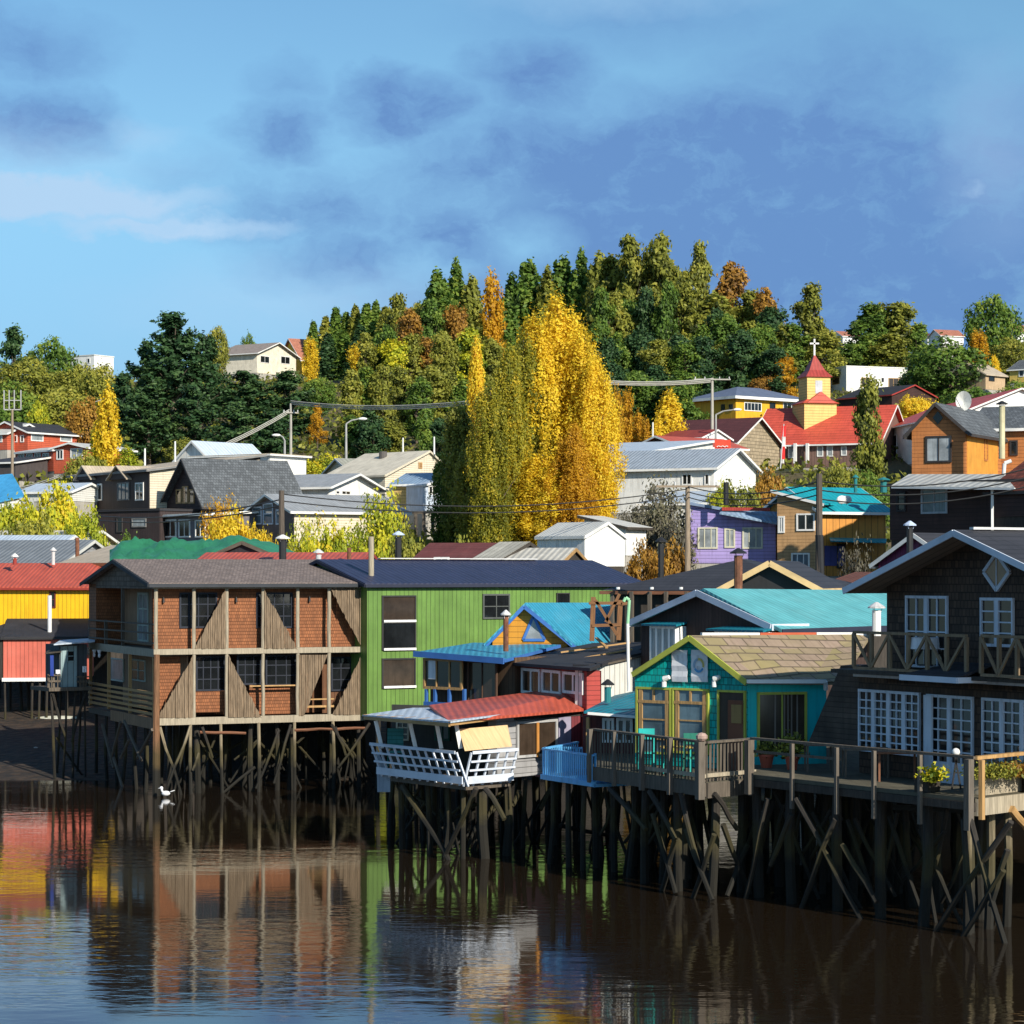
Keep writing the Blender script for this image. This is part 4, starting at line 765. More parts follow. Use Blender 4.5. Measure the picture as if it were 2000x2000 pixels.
uF = DP.u(1652, .9); m = MB(); slab(m, [DP.pt(uF, zr_(uF), .9), DP.pt(uAp, zAp, .9), DP.pt(uAp, zAp, -10), DP.pt(uF, zr_(uF), -10)], .06); slab(m, [DP.pt(uAp, zAp, .9), DP.pt(DL+1, zr_(DL+1), .9), DP.pt(DL+1, zr_(DL+1), -10), DP.pt(uAp, zAp, -10)], .06); m.build('soffit', mk('grey_brown_soffit', (.2, .16, .13), .8, 'vboard', .3), dh)
m = MB(); slab(m, [DP.pt(uF-.03, zr_(uF)+.07, .95), DP.pt(uAp, zAp+.08, .95), DP.pt(uAp, zAp+.08, -10), DP.pt(uF-.03, zr_(uF)+.07, -10)], .06); slab(m, [DP.pt(uAp, zAp+.08, .95), DP.pt(DL+1, zr_(DL+1)+.08, .95), DP.pt(DL+1, zr_(DL+1)+.08, -10), DP.pt(uAp, zAp+.08, -10)], .06); m.build('roof', charc, dh)
m = MB(); m.bar(DP.pt(uF-.03, zr_(uF)+.0, .97), DP.pt(uAp, zAp+.0, .97), .04, .16); m.bar(DP.pt(uAp, zAp, .97), DP.pt(DL+1, zr_(DL+1), .97), .04, .16); m.build('verge_board', shadew, dh)
m = MB(); m.bar(DP.pt(uAp, zAp+.12, .4), DP.pt(uAp, zAp+.12, -10), .16, .06); m.build('ridge_cap', silver, dh)
cx, cy, hw, hh = 1947, 1117, 25, 36; m = MB(); pp = [DP.at(cx, cy-hh, .03), DP.at(cx+hw, cy, .03), DP.at(cx, cy+hh, .03), DP.at(cx-hw, cy, .03)]
for i in range(4): m.bar(pp[i], pp[(i+1) % 4], .09, .07, up=(DP.n.x, DP.n.y, 0))
m.bar(pp[0], pp[2], .035, .05, up=(DP.n.x, DP.n.y, 0)); w = m.build('window', shadew, dh); g = MB(); g.prism(pp, (DP.n.x*.01, DP.n.y*.01, 0)); g.build('pane', g_warm, w)
def leafwin(par, x0, y0, x1, y1, leaves, rows, nm='window', gl=None, solid=0., inner=2):
    u0, u1 = DP.u(x0), DP.u(x1); zt_, zb_ = DP.z(x0, y0), DP.z(x0, y1); m = MB(); f = .07; a, b = .004, .08
    m.box(DP, u0, u1, zt_-f, zt_, a, b); m.box(DP, u0, u1, zb_, zb_+f, a, b)
    for i in range(leaves+1): u = u0+(u1-u0)*i/leaves; w_ = .05 if i in (0, leaves) else .075; m.box(DP, max(u0, u-w_), min(u1, u+w_), zb_+f, zt_-f, a, b-.004)
    zs_ = zb_+f+(zt_-zb_)*solid
    if solid: m.box(DP, u0+.05, u1-.05, zb_+f, zs_, a, .05)
    for i in range(leaves):
        for k in range(1, inner): u = u0+(u1-u0)*(i+k/inner)/leaves; m.box(DP, u-.018, u+.018, zs_, zt_-f, a, .055)
    for j in range(1, rows): z = zs_+(zt_-f-zs_)*j/rows; m.box(DP, u0+.05, u1-.05, z-.018, z+.018, a, .06)
    w = m.build(nm, shadew, par); g = MB(); g.box(DP, u0+.04, u1-.04, zb_+.05, zt_-.05, -.01, .02); g.build('pane', gl or g_dark, w); return w
leafwin(dh, 1680, 1345, 1799, 1466, 4, 7); d = leafwin(dh, 1813, 1355, 1903, 1532, 2, 6, 'door', None, .24); leafwin(dh, 1921, 1362, 2040, 1494, 3, 6, 'window', None)
m = MB(); u = DP.u(1817); m.box(DP, u-.1, u+.22, DP.z(1815, 1530), DP.z(1815, 1357), .085, .14); m.build('door_frame', shadew, d)
leafwin(dh, 1772, 1163, 1853, 1302, 2, 4, 'door'); leafwin(dh, 1918, 1167, 1982, 1262, 2, 4, 'window', g_brown, 0., 1)
m = MB(); m.box(DP, uL, DL, z2-.08, z2+.0, .02, .2); m.build('gutter', shadew, dh)
m = MB(); m.box(DP, uL-.3, DL, z2+.02, z2+.12, -1, .7); m.build('balcony_floor', darkw, dh)
m = MB(); ca, cb = DP.u(1790, .6), DP.u(1902, .6); slab(m, [DP.pt(ca, z2+.1, 1.1), DP.pt(cb, z2+.1, 1.1), DP.pt(cb, z2+.42, .0), DP.pt(ca+.8, z2+.42, .0)], .06); m.build('canopy', charc, dh); m = MB(); m.bar(DP.pt(ca, z2+.03, 1.12), DP.pt(cb, z2+.03, 1.12), .05, .14); m.bar(DP.pt(cb, z2+.03, 1.12), DP.pt(cb, z2+.03, .2), .05, .14); m.build('canopy_trim', shadew, dh)
def vrail(x0, x1, n, off, ztop_, zbot_):
    m = MB(); u0, u1 = DP.u(x0, off), DP.u(x1, off); m.box(DP, u0, u1, ztop_-.07, ztop_, off-.04, off+.04); m.box(DP, u0, u1, zbot_, zbot_+.07, off-.04, off+.04)
    for i in range(n+1):
        u = u0+(u1-u0)*i/n; m.box(DP, u-.045, u+.045, zbot_+.07, ztop_-.07, off-.04, off+.045)
        if i < n:
            u2 = u0+(u1-u0)*(i+1)/n; p_, q_ = (DP.pt(u, ztop_-.05, off+.03), DP.pt(u2, zbot_+.05, off+.03)) if i % 2 == 0 else (DP.pt(u, zbot_+.05, off+.03), DP.pt(u2, ztop_-.05, off+.03)); m.bar(p_, q_, .05, .07)
    return m.build('balcony_rail', mk('tan_brown_timber', (.25, .175, .105), .8, 'grain', var=.25), dh)
vrail(1668, 1888, 6, .65, DP.z(1668, 1232, .65), z2+.14); vrail(1917, 2060, 4, .75, DP.z(1917, 1239, .75), z2+.14)
bt = thing('bistro_table', 'small round table with a white cloth on the upper balcony', 'table', DP.at(1807, 1300, .3)); q = DP.at(1807, 1300, .3)
m = MB(); m.cyl(q+Vector((0, 0, .66)), q+Vector((0, 0, .7)), .33, .33, 14); m.build('tabletop', beamd, bt); m = MB(); m.cyl(q, q+Vector((0, 0, .66)), .03, .03, 8); m.cyl(q, q+Vector((0, 0, .03)), .2, .2, 10); m.build('pedestal', blackp, bt)
m = MB(); m.cyl(q+Vector((0, 0, .42)), q+Vector((0, 0, .71)), .37, .345, 16, caps=False); m.cyl(q+Vector((0, 0, .702)), q+Vector((0, 0, .712)), .345, .345, 16); tag(m.build('tablecloth', cloth), 'white cloth draped over the upper balcony table', 'tablecloth')
# main deck at right
G1 = Pl(1468, 64.0, 1905, 57.2); G2 = Pl(1905, 57.2, 2160, 61.5); dk = thing('main_deck', 'long mossy timber deck with plain rails before the dark house', 'deck', G1.pt(4, zk))
m = MB(); m.prism([G1.pt(0, zk-.1), G1.pt(G1.L, zk-.1), G2.pt(G2.L, zk-.1), Vector((26, 102, zk-.1)), Vector((4, 104, zk-.1)), Vector((7.6, 82, zk-.1))], (0, 0, .09)); m.build('floor', deckm, dk)  # floor carried far back out of sight to darken the space underneath
m = MB(); m.box(G1, 0, G1.L, zk-.3, zk-.11, -.14, .03); m.build('edge_beam', darkw, dk); m = MB(); m.box(G2, 0.03, G2.L, zk-.42, zk-.02, -.1, .05); m.build('edge_beam', beam, dk)  # corner side built in paler, golden timbers: its sunlight is put into the colours
m = MB(); zR = G1.z(1470, 1440)
m.box(G1, 0, G1.L, zR-.06, zR, -.1, .06); m.build('handrail', beamd, dk); m = MB(); m.box(G2, 0, G2.L, zR-.08, zR, -.1, .06); m.build('handrail', goldw, dk)
m = MB(); m.box(G1, 0, G1.u(1640), zR-.4, zR-.33, -.05, .0); m.build('middle_rail', beamd, dk)
for px in (1471, 1553, 1640, 1713, 1803, 1901): u = G1.u(px); w_ = .17 if px in (1471, 1901) else .09; m = MB(); m.box(G1, u-w_/2, u+w_/2, zk-.75 if px > 1500 else zk-.5, zR-.065, .06, .06+w_); m.build('post', mk('light_grey_post', (1, 1, 1)) if px > 1500 else beamd, dk)
for u in (.1, 2.2, 4.4): m = MB(); m.box(G2, u-.06, u+.06, zk-.5, zR-.085, .06, .16); m.build('post', goldw, dk)
for px in (1478, 1545, 1634, 1718, 1812, 1890): u = G1.u(px, -.3); pile(dk, G1.pt(u, 0, -.3), zk-.1, .2, pilem, .08)
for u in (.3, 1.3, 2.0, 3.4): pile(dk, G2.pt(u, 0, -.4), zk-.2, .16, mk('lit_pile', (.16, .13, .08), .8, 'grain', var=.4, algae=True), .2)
for px in (1262, 1322, 1400, 1450): u = E1.u(px, -.3); pile(cd_, E1.pt(min(u, 6.8), 0, -.3) if px < 1380 else E2.pt(E2.u(px, -.3), 0, -.3), zD-.1, .18, pilem, .15)
for px in (1160, 1200, 1240, 1295, 1345): pile(cd_, E1.pt(E1.u(px, -.8), 0, -.8), zD-.1, .15, pilem, .2)
for o_ in (-2.2, -4, -6, -8, -11, -14): piles(cd_, E1, [1165+k*38+random.uniform(-10, 10) for k in range(7)], o_, zD-.1, .14, piled, .3); piles(dk, G1, [1470+k*50+random.uniform(-14, 14) for k in range(10)], o_, zk-.1, .17, piled, .3)  # deeper rows of dark piles added to blacken the gaps under the decks
for pr, pl_, a in ((dk, G1, (1555, 1560, 1690, 1810)), (dk, G1, (1632, 1600, 1563, 1781)), (dk, G1, (1645, 1650, 1712, 1762)), (dk, G1, (1500, 1560, 1455, 1760)), (dk, G1, (1545, 1590, 1505, 1690)), (dk, G1, (1975, 1605, 1825, 1824)), (dk, G1, (1895, 1600, 1965, 1850)), (dk, G1, (1960, 1700, 1876, 1838)), (dk, G1, (1882, 1600, 1900, 1800)), (dk, G1, (1968, 1660, 1935, 1770)),
                   (cd_, E1, (1190, 1540, 1262, 1620)), (cd_, E1, (1268, 1545, 1320, 1640)), (cd_, E1, (1275, 1590, 1320, 1745)), (cd_, E1, (1330, 1550, 1365, 1690)), (cd_, E1, (1340, 1620, 1392, 1758)), (cd_, E1, (1395, 1630, 1352, 1758)), (cd_, E2, (1395, 1550, 1440, 1620)), (cd_, E1, (1318, 1640, 1288, 1755)), (cd_, E2, (1460, 1650, 1420, 1750)), (cd_, E2, (1412, 1610, 1470, 1760))):
    brace(pr, pl_, *a, .12, .075, pilem)
brace(dk, G2, 1975, 1580, 2010, 1625, .1, .1, goldw)
m = MB(); m.bar(G1.at(1750, 1576, -1.5), G1.at(1890, 1582, -1.5), .2, .14); m.build('cross_beam', darkw, dk)
tangle(dk, G1, 1480, 1900, 18, -.9, zk-.2, pilem, .06); tangle(dk, G1, 1480, 1900, 14, -2.6, zk-.2); tangle(cd_, E1, 1165, 1370, 12, -1, zD-.2, pilem, .06); tangle(cd_, E1, 1165, 1370, 10, -3, zD-.2)
# objects on the decks
def planter(px, py, Y, w, d, h, lb, mat, seed):
    q = P(px, py, Y); q.z = zk; t = thing('planter_box', lb, 'planter', q); m = MB(); pl_ = Pl.raw(Vector((q.x, q.y)), G2.d, G2.n); m.box(pl_, 0, w, zk, zk+h, -d, 0)
    for k in (1, 2): m.box(pl_, -.01, w+.01, zk+h*k/3-.01, zk+h*k/3+.01, 0, .012)
    m.build('box', mat, t); return t, pl_
planter(1925, 1552, 57.9, 2.2, .5, .42, 'long pale timber planter box at the lit deck corner', goldw if False else beam, 3)
planter(1813, 1545, 58.6, .5, .4, .3, 'small dark trough of spiky plants beside the white door', darkw, 4)
def pot(px, py, Y, rr_, lb, mat):
    q = P(px, py, Y); q.z = zk; t = thing('flower_pot', lb, 'flower pot', q); m = MB(); m.cyl(q, q+Vector((0, 0, .3)), rr_*.7, rr_, 14); m.cyl(q+Vector((0, 0, .3)), q+Vector((0, 0, .36)), rr_*1.12, rr_*1.12, 14); m.build('pot', mat, t); return q
terra = mk('terracotta', (.42, .09, .05), .7); pot(1497, 1500, 66.3, .2, 'red terracotta pot at the foot of the turquoise side wall', terra); pot(1547, 1498, 65.6, .18, 'reddish pot with plants beside the second deck post', terra)
q = P(1867, 1535, 59.6); q.z = zk; t = thing('globe_lamp', 'white globe lamp on a black stand beside the white deck door', 'lamp', q); m = MB(); m.bar(q+Vector((-.1, 0, 0)), q+Vector((.02, 0, .8)), .04); m.bar(q+Vector((.12, 0, 0)), q+Vector((-.02, 0, .8)), .04); m.bar(q+Vector((-.06, 0, .4)), q+Vector((.08, 0, .4)), .03); m.build('stand', blackp, t); m = MB(); m.ell(q+Vector((0, 0, .9)), .1, .1, .1, 12, 8); m.build('globe', white, t, True)
def table(px, py, Y, w, mat, lb):
    q = P(px, py, Y); q.z = zk; t = thing('deck_table', lb, 'table', q); m = MB(); m.prism([q+Vector((-w, -.35, .7)), q+Vector((w, -.35, .7)), q+Vector((w, .35, .7)), q+Vector((-w, .35, .7))], (0, 0, .05)); m.build('tabletop', mat, t)
    for sx_ in (-1, 1):
        for sy_ in (-1, 1): m = MB(); m.bar(q+Vector((sx_*(w-.06), sy_*.28, 0)), q+Vector((sx_*(w-.06), sy_*.28, .7)), .05); m.build('leg', mat, t)
table(1690, 1500, 63.2, .6, beamd, 'dark weathered table on the main deck behind middle rail'); table(1752, 1510, 62, .55, rustw, 'reddish brown table on the main deck under latticed window')
table(1600, 1500, 64.9, .4, beamd, 'small grey table on the main deck by the flared wall')
for i, (px, Y, lb) in enumerate(((1262, 67.9, 'turquoise chair at the left end of the cafe deck'), (1350, 65.9, 'dark green chair before the second cafe window'))):
    q = P(px, 1500, Y); q.z = zD; t = thing('cafe_chair', lb, 'chair', q); mt = (mk('bright_teal_paint', (.02, .45, .42)), mk('dark_green_paint', (.02, .18, .13)))[i]
    m = MB(); m.prism([q+Vector((-.22, -.2, .45)), q+Vector((.22, -.2, .45)), q+Vector((.22, .2, .45)), q+Vector((-.22, .2, .45))], (0, 0, .04)); m.build('seat', mt, t)
    m = MB(); m.prism([q+Vector((-.22, -.2, .85)), q+Vector((.22, -.2, .85)), q+Vector((.22, -.22, 1.15)), q+Vector((-.22, -.22, 1.15))], (0, .03, 0)); m.build('backrest', mt, t)
    for a, b, h_ in ((-.2, -.18, 1.1), (.2, -.18, 1.1), (-.2, .18, .45), (.2, .18, .45)): m = MB(); m.bar(q+Vector((a, b, 0)), q+Vector((a, b, h_)), .04); m.build('leg', mt, t)
q = P(1322, 1480, 66.6); q.z = zD; t = thing('cafe_table', 'teal and yellow slatted table behind the cafe balustrade', 'table', q); m = MB()
for k in range(5): m.prism([q+Vector((-.45+k*.18, -.3, .7)), q+Vector((-.3+k*.18, -.3, .7)), q+Vector((-.3+k*.18, .3, .7)), q+Vector((-.45+k*.18, .3, .7))], (0, 0, .03))
m.build('tabletop', mk('ochre_paint', (.4, .3, .08)), t)
for a in (-.38, .38): m = MB(); m.bar(q+Vector((a, 0, 0)), q+Vector((a, 0, .7)), .06); m.build('leg', mk('bright_teal_paint', (1, 1, 1)), t)
from mathutils import noise
# ------------------------------------------------------------------ the town on the slope
def hs(name, label, A, B, depth, yb, ye, roof, yr=None, wm=None, rm=None, tm=None, over=.3, wins=(), rwins=(), lwins=(), apex=.5, rise=None, cat='house', fr=None, gl=None, fascia=.16):
    pl = Pl(A[0], A[1], B[0], B[1]); ze = pl.z(A[0], ye)
    if rise is None:
        if roof == 'front': rise = wz(yr, (pl.Y(A[0])*(1-apex)+pl.Y(B[0])*apex))-ze
        elif roof in ('side', 'hip'): rise = wz(yr, (A[1]+B[1])/2-pl.n.y*depth/2)-ze
        elif roof == 'shed': rise = wz(yr, (A[1]+B[1])/2-pl.n.y*depth)-ze
        elif roof == 'shedu': rise = wz(yr, B[1])-ze
        else: rise = 0
    r, pl = house(name, label, cat, A, B, depth, yb, ye, roof, rise, over, wm, rm, tm, apex, fascia=fascia)
    z0 = pl.z(A[0], yb); mid = pl.pt(pl.L/2, 0, -depth/2); zg = min(gz(*pl.pt(a, 0, b)[:2]) for a in (0, pl.L) for b in (0, -depth))
    if zg < z0-.05: m = MB(); m.box(pl, .05, pl.L-.05, zg-.6, z0-.003, -depth+.05, -.05); m.build('foundation', conc if A[1] > 140 else darkw, r)
    for q, p_ in ((wins, pl), (rwins, pl.right()), (lwins, pl.left())):
        for w in q:
            w = tuple(w)+(2, 1)[len(w)-4:] if len(w) < 6 else w
            window(r, p_, w[0], w[1], w[2], w[3], w[4], w[5], w[6] if len(w) > 6 else (fr or white), w[7] if len(w) > 7 else (gl or g_dark), .1, 0, .07)
    return r, pl
dkf = mk('dark_window_frame', (.03, .028, .03)); dkt = mk('dark_trim', (.05, .045, .045))
# low roofs just behind the waterfront
hs('pale_roof_shed', 'long pale roofed shed at the left edge behind the grey roof', (-60, 152), (150, 150), 6, 1100, 1066, 'side', 1039, cream, mk('beige_white_tin', (.6, .57, .48), .55, 'corr', .3, var=.1))
hs('grey_roof_shed', 'low shed with plain grey roof behind the yellow house', (-60, 137), (112, 135), 7, 1130, 1104, 'side', 1058, greyb, mk('slate_grey_tin', (.2, .22, .24), .6, 'corr', .3, var=.1), paler)
hs('white_blue_gable_shed', 'small white and blue gable end beside the rusty pipe', (112, 142), (168, 146), 5, 1110, 1070, 'front', 1048, whites, bluew, white, .2)
hs('beige_roof_shed', 'low shed with stained beige tin roof left of the green tarpaulin', (128, 130), (214, 127), 6, 1125, 1100, 'side', 1068, cream, beiger, mk('rust_trim', (.3, .12, .05)))
pipe('rusty red pipe between the white gable and beige roof', 151, 1050, 1092, 131, .11, rustm, cap=False)
pipe('small red and white cowl above the red roof ridge', 29, 1090, 1103, 126.5, .1, mk('red_trim', (1, 1, 1)), cm=white)
pipe('thin grey stove pipe before the slate-grey shed roof', 104, 1078, 1103, 127, .09, silver)
def tarproof():
    r = thing('tarpaulin_roof', 'crumpled green tarpaulin draped over a low roof behind the hotel', 'tarpaulin', P(370, 1095, 112)); m = MB(); nx, ny = 46, 12
    tops = ([215, 235, 300, 400, 470, 500, 545], [1078, 1062, 1058, 1055, 1049, 1058, 1078]); g = []
    for i in range(nx+1):
        px = 214+(545-214)*i/nx; yt = lerp(px, *tops); row = []
        for j in range(ny+1):
            t = j/ny; Y = 112+6*t; py = 1108+(yt-1108)*t**.8; p_ = P(px, py, Y); p_.z += .28*noise.noise(Vector((i*.16, j*.22, 3)))+.3*abs(noise.noise(Vector((i*.45-j*.3, j*.5, 7)))); row.append(p_)
        g.append(row)
    for i in range(nx):
        for j in range(ny): m.poly([g[i][j], g[i+1][j], g[i+1][j+1], g[i][j+1]])
    o = m.build('tarpaulin', tarp, r, True); k = MB(); k.prism([P(218, 1118, 112.3), P(545, 1118, 112.3), P(545, 1100, 112.3), P(218, 1100, 112.3)], (0, 5, 0)); k.build('wall', darkw, r)
tarproof()
hs('dark_attic_shed', 'small dark gable opening with brown verge at right end of the tarpaulin', (405, 110.5), (545, 109.5), 3, 1112, 1090, 'front', 1060, blackr, tarp, beamd, .1)  # black end wall painted in for the shade inside the open gable
hs('low_red_roof_house', 'low red tin roof behind the hotel ridge with three flues', (388, 107), (700, 106), 4, 1120, 1101, 'side', 1083, darkw, redr, mk('red_trim', (1, 1, 1)), .2)
pipe('thick black flue with a white collar above the low red roof', 552, 1055, 1096, 106, .16, blackp, cm=white); pipe('galvanised round cowl flue above the low red roof', 622, 1083, 1098, 106, .12, silver); pipe('thin rusty post before the yellow-green shrubs', 682, 1070, 1100, 106, .09, rustm, cap=False)
r, pl = hs('maroon_roof_house', 'low house with weathered maroon roof left of the golden poplar', (805, 117), (930, 116), 6, 1110, 1102, 'side', 1064, dkhouse, maroonr, dkt, .2)
window(r, Pl(845, 115.6, 885, 115.2), 848, 1088, 878, 1100, 2, 1, white, g_curt, .1, .1)
hs('grey_plank_roof_shed', 'sagging pale grey plank roof beside the maroon roof', (915, 116), (968, 115), 5, 1110, 1101, 'side', 1062, darkw, mk('bleached_plank_roof', (.45, .43, .37), .85, 'vboard', .3, var=.25), darkw, .1)
hs('grey_tin_roof_shed', 'pale grey corrugated roof at the foot of the golden poplar', (975, 115), (1095, 114), 4, 1112, 1100, 'side', 1074, darkw, mk('bleached_tin_roof', (.5, .48, .43), .8, 'corr', .3, var=.2), goldw, .1)
pipe('black flue with a blue and white cowl left of the maroon roof', 778, 1048, 1100, 108, .14, blackp, cm=mk('pale_blue_cowl', (.5, .6, .8)))
hs('white_shed', 'tall narrow white shed at the right foot of the golden poplar', (1142, 137), (1220, 139), 4, 1106, 1048, 'front', 1022, white, paler, white, .1, apex=.55)
hs('small_white_hut', 'small white hut under a pale tilted roof beside the bare tree', (1222, 150), (1262, 152), 3, 1085, 1030, 'shed', 1012, white, paler, darkw, .3)
hs('rusty_low_roof', 'low rusty roof with white capping under the black utility pole', (1592, 94), (1700, 92), 5, 1165, 1150, 'side', 1122, darkw, mk('brown_rust_roof', (.16, .06, .04), .8, 'corr', .25, var=.3), white, .1)
hs('purple_gable_house', 'purple gable with white verge peeping behind the dark shingled roof', (1716, 101), (1868, 98), 6, 1190, 1100, 'front', 1045, mk('purple_corrugated', (.16, .03, .1), .6, 'vboard', .25), charc, white, .25)
pipe('dark cowl and pipe in front of the purple gable', 1777, 1030, 1085, 90, .12, blackp, cm=mk('pale_blue_cowl', (1, 1, 1)))
# lilac house
r, pl = hs('lilac_house', 'lilac boarded house with blue-grey sloping roof and lace-curtained windows', (1349, 152), (1515, 151), 6, 1100, 984, 'shedu', 1012, lilac, mk('blue_grey_tin', (.25, .36, .5), .55, 'corr', .3, var=.1), mk('blue_grey_trim', (.2, .27, .4)), .25,
   [(1363, 1030, 1402, 1072, 3, 1), (1415, 1032, 1436, 1070, 2, 1), (1450, 1030, 1490, 1072, 3, 1)], gl=g_curt, fr=mk('cream_window_frame', (.6, .58, .45)))
m = MB(); slab(m, [pl.at(1405, 1001, .9), pl.at(1520, 1022, .9), pl.at(1535, 1000, -1), pl.at(1412, 996, -.2)], .1); m.build('lean_to_roof', mk('blue_grey_tin', (1, 1, 1)), r); m = MB(); m.bar(pl.at(1410, 994, .4), pl.at(1504, 995, .4), .12, .2); m.build('red_beam', mk('red_paint', (1, 1, 1)), r)
pipe('black stove pipe on the lilac house roof', 1418, 942, 985, 150, .16, blackp, cap=False)
# tan and yellow house with teal roof
r, pl = hs('tan_teal_roof_house', 'tan boarded house with teal roof beside the lilac house', (1518, 149), (1604, 147.6), 7, 1125, 962, 'shedu', 984, ltan, mk('teal_tin_roof', (.01, .33, .4), .5, 'corr', .3, var=.1), white, .3, [(1556, 1003, 1592, 1037, 2, 1, white, g_dark), (1520, 1008, 1533, 1041, 2, 1, white, g_curt), (1546, 1080, 1582, 1111, 3, 1, white, g_blue)])
r, pl = hs('yellow_teal_roof_house', 'yellow-orange boarded house with teal roof and teal awning', (1605, 147.7), (1730, 149.5), 7, 1125, 997, 'side', 955, obright, mk('teal_tin_roof', (1, 1, 1)), white, .4)
m = MB(); slab(m, [pl.at(1622, 1056, 1.0), pl.at(1730, 1059, 1.0), pl.at(1732, 1052, 0), pl.at(1620, 1050, 0)], .06); m.build('awning', mk('teal_tin_roof', (1, 1, 1)), r); window(r, pl, 1634, 1062, 1650, 1110, 1, 1, dkf, g_dark)
panel(r, pl, 1610, 1066, 1650, 1105, mk('blue_violet_paint', (.08, .08, .25)), 'blue_panel')
pipe('thin teal flue on the teal roof', 1671, 935, 962, 146, .1, mk('teal_pipe_paint', (1, 1, 1))); pipe('short wide teal flue at right end of the teal roof', 1726, 940, 962, 147, .2, mk('teal_pipe_paint', (1, 1, 1)))
for i, px in enumerate((1644, 1654)):
    t = thing('satellite_dish', ('small white dish, the left of two on the teal roof', 'small white dish, the right of two on the teal roof')[i], 'satellite dish', P(px, 985, 144)); m = MB(); m.ell(P(px, 976, 144), .3, .08, .25, 10, 6); m.build('reflector', white, t); m = MB(); m.bar(P(px, 978, 144), P(px, 985, 144.2), .05); m.build('arm', silver, t)
# orange gable house at right
r, pl = hs('orange_gable_house', 'orange boarded gable house with slate roof above the silver porch roof', (1781, 133), (1886, 131.6), 7.5, 930, 842, 'front', 790, oboards, slater, dkt, .35, [(1808, 852, 1859, 904, 2, 1, dkf, g_curt)], [(1921, 845, 1927, 900, 1, 1, oboards, g_dark)], apex=.47)
panel(r, pl.right(), 1888, 846, 1948, 926, mk('sunlit_orange_panel', (.66, .3, .05), .6), 'side_cladding', 0, .03)  # brighter sheet over the side wall, full sun put into its colour
q = [pl.at(1832, 803, .03), pl.at(1842, 816, .03), pl.at(1832, 829, .03), pl.at(1822, 816, .03)]; m = MB(); m.prism(q, (pl.n.x*.03, pl.n.y*.03, 0)); m.build('window', g_dark, r)
hs('slate_roof_wing', 'long slate-roofed wing with dark eaves behind the pale flue', (1900, 138), (2080, 136), 8, 930, 838, 'side', 796, oboards, slater, white, .3, [(1972, 860, 1988, 890, 1, 1, dkf, g_dark)])
r, pl = hs('dark_red_porch_house', 'dark red-brown lower storey with silver porch roof under the orange gable', (1738, 128), (2010, 121), 8, 1055, 948, 'shed', 932, dkhouse, blackr, dkt, .1, [(1800, 955, 1851, 1004, 2, 1, mk('pale_grey_frame', (.4, .45, .5)), g_blue), (1752, 960, 1770, 1000, 1, 1, dkf, g_dark)])
m = MB(); slab(m, [pl.at(1740, 949, 1.2), pl.at(1982, 952, 1.2), pl.at(1960, 926, -1.4), pl.at(1775, 926, -1.4)], .08); m.build('porch_roof', mk('silver_tin', (.5, .5, .47), .5, 'corr', .5, var=.15), r)
m = MB(); m.bar(pl.at(1742, 952, 1.25), pl.at(1982, 955, 1.25), .1, .1); m.build('gutter', white, r)
m = MB(); m.bar(pl.at(1938, 955, 1.0), pl.at(1938, 1036, 1.0), .12); m.build('post', white, r)
m = MB(); m.cyl(P(1975, 900, 126), P(1962, 905, 126), .1, n=8); m.cyl(P(1962, 905, 126), P(1960, 930, 126), .1, n=8); m.cyl(P(1960, 930, 126), P(1985, 950, 126), .1, n=8); tag(m.build('drain_pipe', white), 'crooked white drain pipe at the right edge beside brick-red roof', 'pipe')
hs('brick_red_roof_house', 'steep dark brick-red shingled roof at right edge of the photo', (1932, 122), (2080, 118), 6, 1010, 960, 'side', 895, dkhouse, mk('brick_red_shingles', (.2, .05, .03), .8, 'shingle', .25, var=.3), dkt, .2)
pipe('tall pale yellow flue with dark cowl on the slate roof', 1957, 792, 896, 129, .16, mk('pale_yellow_flue', (.6, .55, .35)), cm=blackp)
t = thing('satellite_dish', 'large white round satellite dish on the slate roof ridge', 'satellite dish', P(1876, 815, 136)); c_ = P(1882, 783, 136); m = MB(); R = []
for i in range(6): a = i/5*.5; R.append([c_+Vector((a*.82*math.cos(6.2832*j/20), -.35*a*math.cos(6.2832*j/20)+.4*(.5-a)**1, a*1.1*math.sin(6.2832*j/20))) for j in range(20)])
for i in range(5):
    for j in range(20): k = (j+1) % 20; m.poly([R[i][j], R[i][k], R[i+1][k], R[i+1][j]])
m.build('reflector', mk('dish_white', (.7, .7, .66)), t, True); m = MB(); m.bar(c_+Vector((0, .35, 0)), P(1876, 815, 136.5), .1); m.bar(c_+Vector((-.1, .1, -.4)), c_+Vector((-.5, -.5, .1)), .04); m.build('arm', silver, t)
